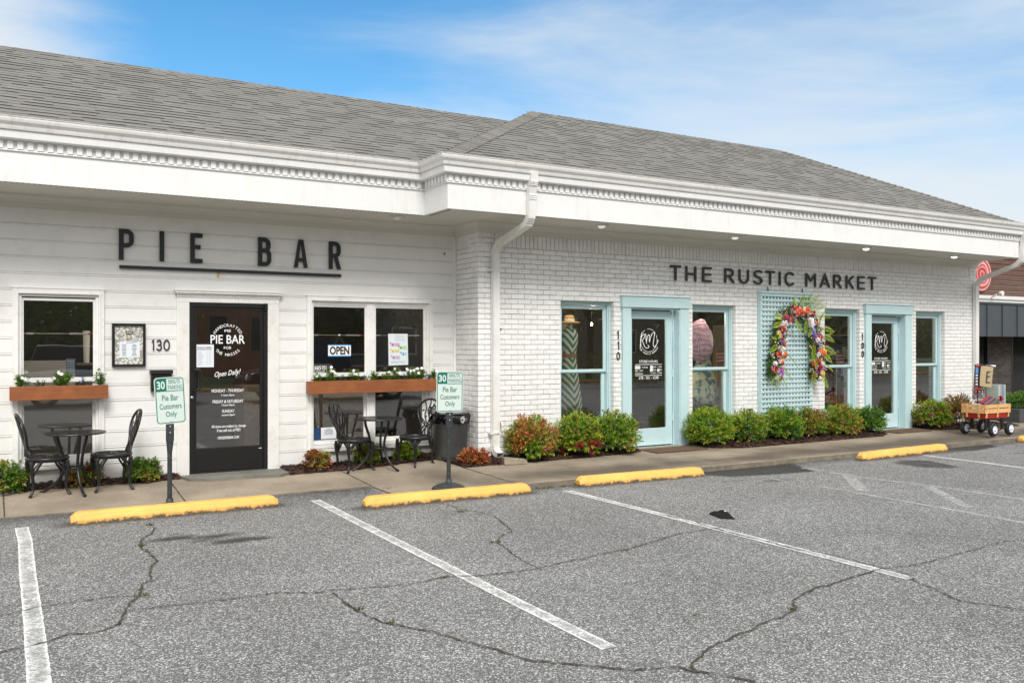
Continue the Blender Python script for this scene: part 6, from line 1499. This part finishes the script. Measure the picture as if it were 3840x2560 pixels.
# ------------------------------------------------------------------ behind the glass
def prism_dress(prof, c, n, folds, amp):
    m = MB(); m.lathe(prof, n, c, wob=lambda t,h: 1+amp*max(0,(prof[-1][1]*0+1-(h/ max(1e-6,prof[-1][1]))))*sin(folds*t)); return m
def stripe_mat():
    m, n, l, p = nodes_of('green_chevron_fabric', .8)
    co = n.new('ShaderNodeTexCoord').outputs['Object']; s = n.new('ShaderNodeSeparateXYZ'); l.new(co, s.inputs[0])
    def mth(op, a, b_=None):
        k = n.new('ShaderNodeMath'); k.operation = op
        for i, q in enumerate((a, b_)):
            if q is None: continue
            if isinstance(q, (int,float)): k.inputs[i].default_value = q
            else: l.new(q, k.inputs[i])
        return k.outputs[0]
    v = mth('FRACT', mth('MULTIPLY', mth('SUBTRACT', s.outputs[2], mth('MULTIPLY', mth('ABSOLUTE', s.outputs[0]), 1.25)), 9.0))
    g_ = mth('GREATER_THAN', v, .52); k = n.new('ShaderNodeMix'); k.data_type = 'RGBA'; l.new(g_, k.inputs[0]); k.inputs[6].default_value = (.70,.72,.68,1); k.inputs[7].default_value = (.01,.20,.10,1)
    l.new(k.outputs[2], p.inputs['Base Color']); return m
SKIN = mat('mannequin_cloth', (.55,.50,.45), .7)
mn = thing('mannequin', (7.31,10.76,.05), 0, 'dress form in green and white chevron dress with straw hat in the leftmost blue window', 'mannequin')
m = MB(); m.lathe([(.205,.58),(.19,.75),(.165,.95),(.135,1.20),(.105,1.38),(.100,1.42),(.120,1.52),(.140,1.64),(.135,1.72),(.100,1.78),(.045,1.82),(.040,1.83)], 48, (0,0,0), wob=lambda t,h: 1+.06*max(0,1.2-h)*sin(9*t)); m.v = [(x,y*.75,z) for x,y,z in m.v]; m.build('dress', stripe_mat(), mn, world=False, smooth=True)
m = MB(); m.lathe([(.109,1.375),(.112,1.38),(.112,1.425),(.108,1.43)], 36); m.v = [(x,y*.78,z) for x,y,z in m.v]; m.box(-.03,.03,-.098,-.088,1.375,1.432); m.build('belt', mat('tan_leather', (.30,.16,.06)), mn, world=False)
m = MB(); m.lathe([(.045,1.80),(.04,1.86),(.03,1.88)], 20); m.lathe([(.02,-.0),(.02,.56)], 12); m.lathe([(.16,0),(.15,.02),(.02,.03)], 24); m.build('stand', SKIN, mn, world=False, smooth=True)
m = MB(); m.lathe([(.155,1.875),(.160,1.885),(.145,1.895),(.080,1.905),(.078,1.93),(.076,1.955),(.068,1.985),(.045,1.995),(.01,1.99)], 36); ht2 = m.build('straw_hat', mat('straw', (.48,.28,.10), .8, bump=.5, bs=150), mn, world=False, smooth=True)
m = MB(); m.lathe([(.080,1.906),(.0815,1.91),(.0795,1.935),(.078,1.938)], 36); m.build('hat_band', LETW, ht2, world=False)
def floral():
    m, n, l, p = nodes_of('floral_fabric', .8)
    co = n.new('ShaderNodeTexCoord').outputs['Object']; z = n.new('ShaderNodeTexNoise'); z.inputs['Scale'].default_value = 11; z.inputs['Detail'].default_value = 5; l.new(co, z.inputs[0])
    r = n.new('ShaderNodeValToRGB'); l.new(z.outputs[0], r.inputs[0]); e = r.color_ramp.elements; e[0].position = .38; e[0].color = (.04,.14,.30,1); e[1].position = .56; e[1].color = (.55,.62,.48,1)
    k = e.new(.44); k.color = (.12,.24,.16,1); k = e.new(.50); k.color = (.50,.58,.42,1); l.new(r.outputs[0], p.inputs['Base Color']); return m
mn = thing('mannequin', (9.93,10.76,.05), 0, 'dress form with pink wrap and floral skirt right of the left blue door', 'mannequin')
m = MB(); m.lathe([(.30,.62),(.27,.80),(.22,1.0),(.16,1.22),(.115,1.34),(.11,1.36)], 60, wob=lambda t,h: 1+.09*max(0,1.35-h)*sin(12*t)); m.v = [(x,y*.7,z) for x,y,z in m.v]; m.build('skirt', floral(), mn, world=False, smooth=True)
m = MB(); m.lathe([(.112,1.33),(.13,1.45),(.155,1.58),(.150,1.68),(.10,1.76),(.045,1.80),(.04,1.86)], 36); m.v = [(x,y*.7,z) for x,y,z in m.v]; m.build('olive_top', mat('olive_cloth', (.14,.15,.07), .8), mn, world=False, smooth=True)
def pinkwrap():
    m, n, l, p = nodes_of('pink_sheer_fabric', .7); co = n.new('ShaderNodeTexCoord').outputs['Object']; w = n.new('ShaderNodeTexWave'); w.wave_type = 'RINGS'; w.inputs['Scale'].default_value = 4; w.inputs['Distortion'].default_value = 9; w.inputs['Detail'].default_value = 3; l.new(co, w.inputs[0])
    r = n.new('ShaderNodeValToRGB'); l.new(w.outputs[0], r.inputs[0]); e = r.color_ramp.elements; e[0].color = (.50,.27,.38,1); e[1].color = (.74,.56,.66,1); l.new(r.outputs[0], p.inputs['Base Color']); p.inputs['Alpha'].default_value = .78; return m
m = MB(); m.lathe([(.02,-.32),(.16,-.28),(.235,-.12),(.25,.05),(.20,.24),(.10,.34),(.02,.36)], 40, (-.12,-.10,1.60), wob=lambda t,h: 1+.05*sin(6*t+h*8)+.05*sin(13*t-h*14)+.07*sin(3*t+h*5)); m.v = [(x-.06*max(0,z-1.72)/.24+.035*mnoise.noise((x*6,z*6,2)), -.10+(y+.10)*.42+.05*mnoise.noise((x*9,z*5,7)), z+.05*mnoise.noise((x*7,y*7,z*5))-.35*max(0,x+.05)*(z > 1.6)) for x,y,z in m.v]; m.build('pink_wrap', pinkwrap(), mn, world=False, smooth=True)
for k in range(9):
    a0 = k*.7; pts = [(-.12+(.06+.018*i)*cos(a0+i*.33)*.9, -.205+.0012*i*i*.6, 1.60+(.06+.022*i)*sin(a0+i*.33)) for i in range(9)]
    m = MB(); m.cur = (.84,.74,.80); m.tube(curve3(pts,3), .006, 5); m.build('wrap_fold', PAINTV, mn, world=False, smooth=True)
m = MB(); m.lathe([(.02,0),(.02,.66)], 12); m.lathe([(.16,0),(.15,.02),(.02,.03)], 24); m.build('stand', SKIN, mn, world=False)
# striped pennants on sticks in three windows
def stickflag(x, y, z, label):
    t = thing('small_flag', (x,y,z), R(random.uniform(-20,20)), label, 'flag', 'small striped flags inside the shop windows'); m = MB(); m.tube([(0,0,-z+.05),(0,0,.26)], .005, 6); m.build('stick', PINE, t, world=False)
    m = MB()
    for i in range(7): m.cur = (.40,.03,.04) if i%2 == 0 else (.6,.55,.52); m.grid(5,1, lambda u,v,i=i: (.005+.20*u, .02*sin(u*6), .05+(i+v)*.028+.02*u))
    m.build('cloth', PAINTV, t, world=False)
stickflag(10.08, 10.62, 1.25, 'small red striped flag beside the pink wrapped dress form'); stickflag(12.95, 10.62, 1.20, 'small red striped flag in the window right of the trellis')
# shop and cafe furnishing, dim behind the glass
def shelf(x, y, label, w=1.0, cols=((.3,.1,.1),(.1,.15,.3),(.4,.35,.25),(.2,.25,.2))):
    t = thing('display_shelf', (x,y,.05), 0, label, 'shelf', 'display shelves inside the shop'); m = MB()
    for z in (.3,.8,1.3,1.8): m.box(x,x+w,y,y+.35,z,z+.025)
    m.box(x-.03,x-.001,y,y+.35,.05,2.0); m.box(x+w+.001,x+w+.03,y,y+.35,.05,2.0); m.build('frame', OLDWOOD, t)
    for z in (.325,.825,1.325):
        k = x+.06
        while k < x+w-.15: ww = random.uniform(.08,.18); m = MB(); m.cur = random.choice(cols); h_ = random.uniform(.12,.34); m.lathe([(ww/2,0),(ww/2*.9,h_*.6),(ww/4,h_)], 12, (k+ww/2,y+.16,z+.001)); m.build('ware', PAINTV, t); k += ww+.05
shelf(8.0,13.2,'display shelf seen through the left pale blue door'); shelf(12.6,13.0,'display shelf seen through the window right of the trellis'); shelf(15.2,12.8,'display shelf seen through the rightmost blue window'); shelf(6.2,12.9,'display shelf behind the chevron dress form')
ct = thing('cafe_counter', (1,13,.05), 0, 'pale cafe counter with a glass display seen through the single cafe window', 'counter')
m = MB(); m.box(-.4,2.2,13.0,13.6,.05,1.02); m.build('body', mat('grey_counter', (.20,.20,.19), .6), ct); m = MB(); m.box(-.45,2.25,12.95,13.65,1.021,1.06); m.build('worktop', OLDWOOD, ct)
m = MB(); m.cur = (.5,.5,.5); m.box(.25,.95,13.05,13.5,1.061,1.40); m.build('display_case', PAINTV, ct)
cu_ = []
for i in range(3):
    m = MB(); m.lathe([(.035,0),(.045,.42),(.047,.43)], 14, (1.10+i*.12,13.2,1.37)); m.build('cup_stack', LETW, label='white paper cup stack %s on the cafe shelf' % ('nearest the case','in the middle','nearest the door')[i], cat='cups', group='paper cup stacks behind the cafe window')
m = MB(); m.box(.98,1.5,13.1,13.35,1.34,1.369); m.build('cup_shelf', OLDWOOD, ct)
c2 = thing('cafe_counter', (4,13,.05), 0, 'dark cafe counter seen through the double window', 'counter'); m = MB(); m.box(3.2,5.2,13.2,13.8,.05,1.0); m.build('body', OLDWOOD, c2)
def pendant(x, y, z, label, pw_=26):
    t = thing('pendant_lamp', (x,y,z), 0, label, 'lamp', 'warm pendant bulbs inside the shop'); m = MB(); m.tube([(x,y,z+.04),(x,y,2.9)], .003, 5); m.build('cord', BLACKM, t)
    pl_ = bpy.data.lights.new('pendant_light', 'POINT'); pl_.energy = pw_; pl_.color = (1,.86,.68); pl_.shadow_soft_size = .05; po_ = bpy.data.objects.new('pendant_light', pl_); COL.objects.link(po_); po_.parent = t; po_.location = (0,-.02,-.06)
    m = MB(); m.lathe([(.008,.03),(.017,.012),(.019,-.006),(.010,-.02)], 14, (x,y,z)); m.build('bulb', MATS.get('warm_bulb') or mat('warm_bulb', (1,.72,.38), .3, emit=9), t, smooth=True)
pendant(8.35,11.6,2.22,'warm glowing bulb high in the leftmost blue window'); pendant(8.6,12.0,1.95,'smaller warm glowing bulb below the brighter one'); pendant(8.22,12.4,2.30,'dim warm bulb deep inside the shop')
pendant(9.75,10.55,2.42,'added unseen bulb above the pink wrapped dress form',12); pendant(7.2,10.6,2.45,'added unseen bulb above the straw hat',9); pendant(12.9,11.4,2.45,'added unseen bulb beyond the trellis',16); pendant(15.2,11.6,2.45,'added unseen bulb behind the rightmost blue window',14); pendant(2.4,12.6,2.6,'added unseen bulb inside the cafe by the door',22); pendant(4.3,12.6,2.6,'added unseen bulb inside the cafe behind the double window',22)  # bulbs added out of sight to brighten the dress forms and rooms
pendant(.7,12.2,2.6,'added unseen bulb inside the cafe behind the single window',18)

# ------------------------------------------------------------------ across the parking lot, seen in the glass
TREEL = LEAF
def tree(x, y, h, w, cols, label, n=2600, seed=0, trunk=True, low=.25):
    random.seed(500+seed); t = thing('tree' if trunk else 'hedge_shrub', (x,y,0), 0, label, 'tree' if trunk else 'shrub', 'trees across the parking lot' if trunk else 'hedge shrubs across the parking lot')
    m = MB(); cl_ = [(Vector((random.uniform(-.33,.33)*w, random.uniform(-.33,.33)*w, h*random.uniform(low+.12,.88))), w*random.uniform(.18,.32)) for _ in range(18)]
    for i in range(n):
        c, r = random.choice(cl_); d = Vector((random.gauss(0,1),random.gauss(0,1),random.gauss(0,1))).normalized(); p = Vector((x,y,0))+c+d*r*random.uniform(.6,1.05)
        m.cur = jit(random.choice(cols),.35); s_ = random.uniform(.22,.46)*(1 if trunk else .25); dd = Vector((random.gauss(0,1),random.gauss(0,1),random.gauss(0,.6))).normalized(); leafquad(m, p, dd, Vector((0,0,1)), s_, s_*.6)
    m.build('crown', TREEL, t)
    if trunk:
        m = MB(); m.tube(curve3([(x,y,-.05),(x+.05,y,h*.2),(x-.1,y+.05,h*.5),(x,y,h*.8)],4), [.22-.013*i for i in range(13)], 10)
        for c, r in cl_[:6]: m.tube([(x,y,h*.3),tuple(Vector((x,y,0))+c)], [.07,.02], 6)
        m.build('trunk', BARK, t)
TC = [(.07,.13,.03),(.09,.16,.035),(.12,.19,.04)]; TO = [(.18,.20,.04),(.26,.24,.05),(.13,.17,.035)]
trees = [(-5,-17,9,7,TC,'dark tree opposite the left end of the cafe'),(0.8,-18,9.5,8,TC,'dark tree opposite the single cafe window'),(6.2,-22,9,7,TC,'dark tree left of the red brick building'),(18.2,-17,7.5,6,TC,'dark tree between the two buildings'),
 (24,-13,9,8,TO,'olive tree left of the car park exit'),(30,-12,9.5,8.5,TO,'wide olive tree opposite the left pale blue door'),(36,-14,10,8,TC,'tall dark tree opposite the trellis'),(43,-13,9,8,TC,'dark tree opposite the right pale blue door'),(50,-12,9,8,TO,'olive tree far along the street'),(58,-16,10,9,TC,'farthest dark tree along the street'),(12,-15,5,4,TC,'small dark tree before the red brick building')]
for i, (x,y,h,w,c,l_) in enumerate(trees): tree(x,y,h,w,c,l_,2600,i)
for i, x in enumerate((19.4,21.0,22.6,24.4,26.1)): tree(x,-5.6-.2*(i%2),1.35,1.7,[(.16,.19,.03),(.11,.17,.03),(.22,.20,.04)],('first','second','third','fourth','fifth')[i]+' rounded hedge shrub from the left across the parking lot',900,40+i,False,.12)
random.seed(90)
def block(name, label, x0, x1, y0, y1, h, m_, wins, wm):
    t = thing(name, ((x0+x1)/2,y0,0), 0, label, 'building'); m = MB(); m.box(x0,x1,y1,y0,0,h); m.build('wall', m_, t)
    m = MB(); m.box(x0-.2,x1+.2,y1-.2,y0+.2,h+.001,h+.35); m.build('parapet', OLDWOOD, t)
    for (wx, wz, ww, wh) in wins:
        m = MB(); ring(m, wx, wx+ww, wz, wz+wh, .09, y0, y0+.06); f = m.build('window', wm, t); m = MB(); m.box(wx+.09,wx+ww-.09,y0+.001,y0+.02,wz+.09,wz+wh-.09); m.build('pane', mat('dark_pane', (.03,.03,.035), .15) if 'dark_pane' not in MATS else MATS['dark_pane'], f)
RB = mat('red_brick_far', (.42,.17,.10), .85, var=.2, vs=3)
block('brick_building', 'red brick building across the street with arched looking windows', 8.6, 15.2, -24, -32, 9.5, RB, [(x,z,1.0,1.9) for x in (9.3,11.3,13.3) for z in (1.2,4.2,6.9)], OLDWOOD)
block('grey_building', 'grey boarded commercial building across the street', 16.4, 27, -26, -34, 6.5, mat('grey_board_far', (.17,.18,.185), .8, var=.1, vs=2), [(x,1.0,1.6,1.6) for x in (17.4,20,22.6,25)], WHITE)
block('tan_building', 'long tan building far along the street', 33, 60, -27, -35, 6.0, mat('tan_wall_far', (.28,.22,.16), .8, var=.1, vs=2), [(x,1.0,1.8,1.6) for x in (36,41,46,51)], WHITE)
def car(x, y, rz, colr, label, L_=4.6, H=1.55, pick=False):
    t = thing('parked_car', (x,y,0), rz, label, 'car', 'cars parked across from the shops'); pm = mat('car_paint_'+label.split()[0], colr, .25)
    def loft(secs, yw, m): 
        n = len(secs[0][1])
    m = MB(); hw = .90; P = [(-L_/2,.38),(-L_/2+.03,.80),(-L_/2+.15,.92),(-L_*.22,.98),(L_/2-.9,.95),(L_/2-.12,.80),(L_/2,.62),(L_/2-.02,.32),(-L_/2+.05,.28)][::-1]
    m.prism(P, -hw, hw); m.build('body', pm, t, world=False, bevel=.09, smooth=False)
    c0, c1 = (-L_*.40, L_*.20) if not pick else (-L_*.08, L_*.22)
    m = MB(); b_ = len(m.v); q = [(c0,.93,.84),(c1+.42,.93,.84),(c1,H,.66),(c0+.22,H,.66)]
    m.v += [(a,-w_,z) for a,z,w_ in q]+[(a,w_,z) for a,z,w_ in q]
    for f in ((0,1,2,3),(7,6,5,4),(1,5,6,2),(2,6,7,3),(3,7,4,0)): m.face([b_+k for k in f])
    m.build('windows', MATS.get('car_glass') or mat('car_glass', (.012,.014,.016), .05), t, world=False, bevel=.04)
    m = MB(); m.box(c0+.24,c1-.02,-.64,.64,H-.006,H+.03); m.build('roof', pm, t, world=False, bevel=.015)
    for sx in (-L_*.31, L_*.32):
        for sy in (-.82,.82):
            m = MB(); m.lathe([(.20,-.10),(.31,-.11),(.335,-.07),(.335,.07),(.31,.11),(.20,.10)], 28, (sx,sy,.335), 'y'); w_ = m.build('wheel', RUBBER, t, world=False, smooth=True)
            m = MB(); m.lathe([(.205,-.105),(.12,-.085),(.05,-.112),(.02,-.112)], 20, (sx,sy,.335), 'y'); m.lathe([(.205,.105),(.12,.085),(.05,.112),(.02,.112)], 20, (sx,sy,.335), 'y'); m.build('rim', CHROME, w_, world=False)
    for sy in (-.62,.62): m = MB(); m.lathe([(.09,0),(.09,.03),(.05,.05)], 14, (L_/2-.05,sy,.70), 'x'); m.build('headlight', LETW, t, world=False)
    return t
car(2.6,-4.2,R(2),(.55,.56,.58),'silver sedan parked across from the cafe door')
car(8.6,-3.4,R(182),(.07,.008,.010),'dark red pickup parked across from the double window', 5.2, 1.75, True)
car(15.8,-7.5,R(95),(.72,.73,.74),'white estate car parked across from the chevron dress form', 4.7, 1.6)
car(30,-6.5,R(5),(.60,.61,.62),'light grey car parked farther down the street', 4.5)
ys_ = thing('crossing_sign', (24.0,-1.2,0), R(-38), 'yellow diamond crossing sign on a short post across the parking lot', 'sign')
m = MB(); m.prism([(0,.70),(.21,.91),(0,1.12),(-.21,.91)], -.004, .004); m.build('diamond', mat('fluorescent_yellow', (.75,.85,.02), .5), ys_, world=False)
m = MB(); m.prism([(-.12,.60),(.12,.60),(.12,.68),(-.12,.68)], -.004, .004); m.build('arrow_plate', MATS['fluorescent_yellow'], ys_, world=False)
m = MB(); stroke(m, [(0,1.0),(0,.88),(-.05,.80)], .025, .005, .009); stroke(m, [(0,.88),(.05,.80)], .025, .0055, .009); m.lathe([(.022,.005),(.02,.009)], 10, (0,0,1.03), 'y'); m.build('walking_symbol', INK, ys_, world=False)
m = MB(); m.tube([(0,-.01,0),(0,-.01,.9)], .012, 6); m.build('post', CHROME, ys_, world=False)
m = MB(); m.slab([(-20,-9.6),(70,-9.6),(70,-9.45),(-20,-9.45)], 0, .12); m.build('far_kerb', YELLOW, kind='structure')
m = MB(); m.grid(30, 6, lambda u,v: (-30+110*u, -60+49*v, .02+.0*v)); m.build('grass_verge', mat('far_grass', (.06,.09,.025), .95, var=.3, vs=2), kind='structure')

# far-off woodland that closes the view across the street
random.seed(12)
m = MB(); m.cur = (.06,.10,.03)
def wf(u, v):
    x = -60+210*u; h = 13+3*mnoise.noise((x*.09,0,0)); return (x, -46-5*v+2.5*mnoise.noise((x*.2,v*4,1)), h*v)
m.grid(90, 8, wf)
for i in range(11000):
    u, v = random.random(), random.random(); p = Vector(wf(u, v))+Vector((0,random.uniform(.1,2.2),random.uniform(-.4,.8)))
    m.cur = jit(random.choice(((.08,.14,.035),(.11,.18,.04),(.16,.19,.05),(.06,.11,.03))),.3); d = Vector((random.gauss(0,1),random.gauss(0,.5),random.gauss(0,1))).normalized(); leafquad(m, p, d, Vector((0,1,0)), random.uniform(.6,1.3), .6)
tag(m.build('woodland', LEAF), 'far woodland closing the view across the street', 'woods', kind='stuff')
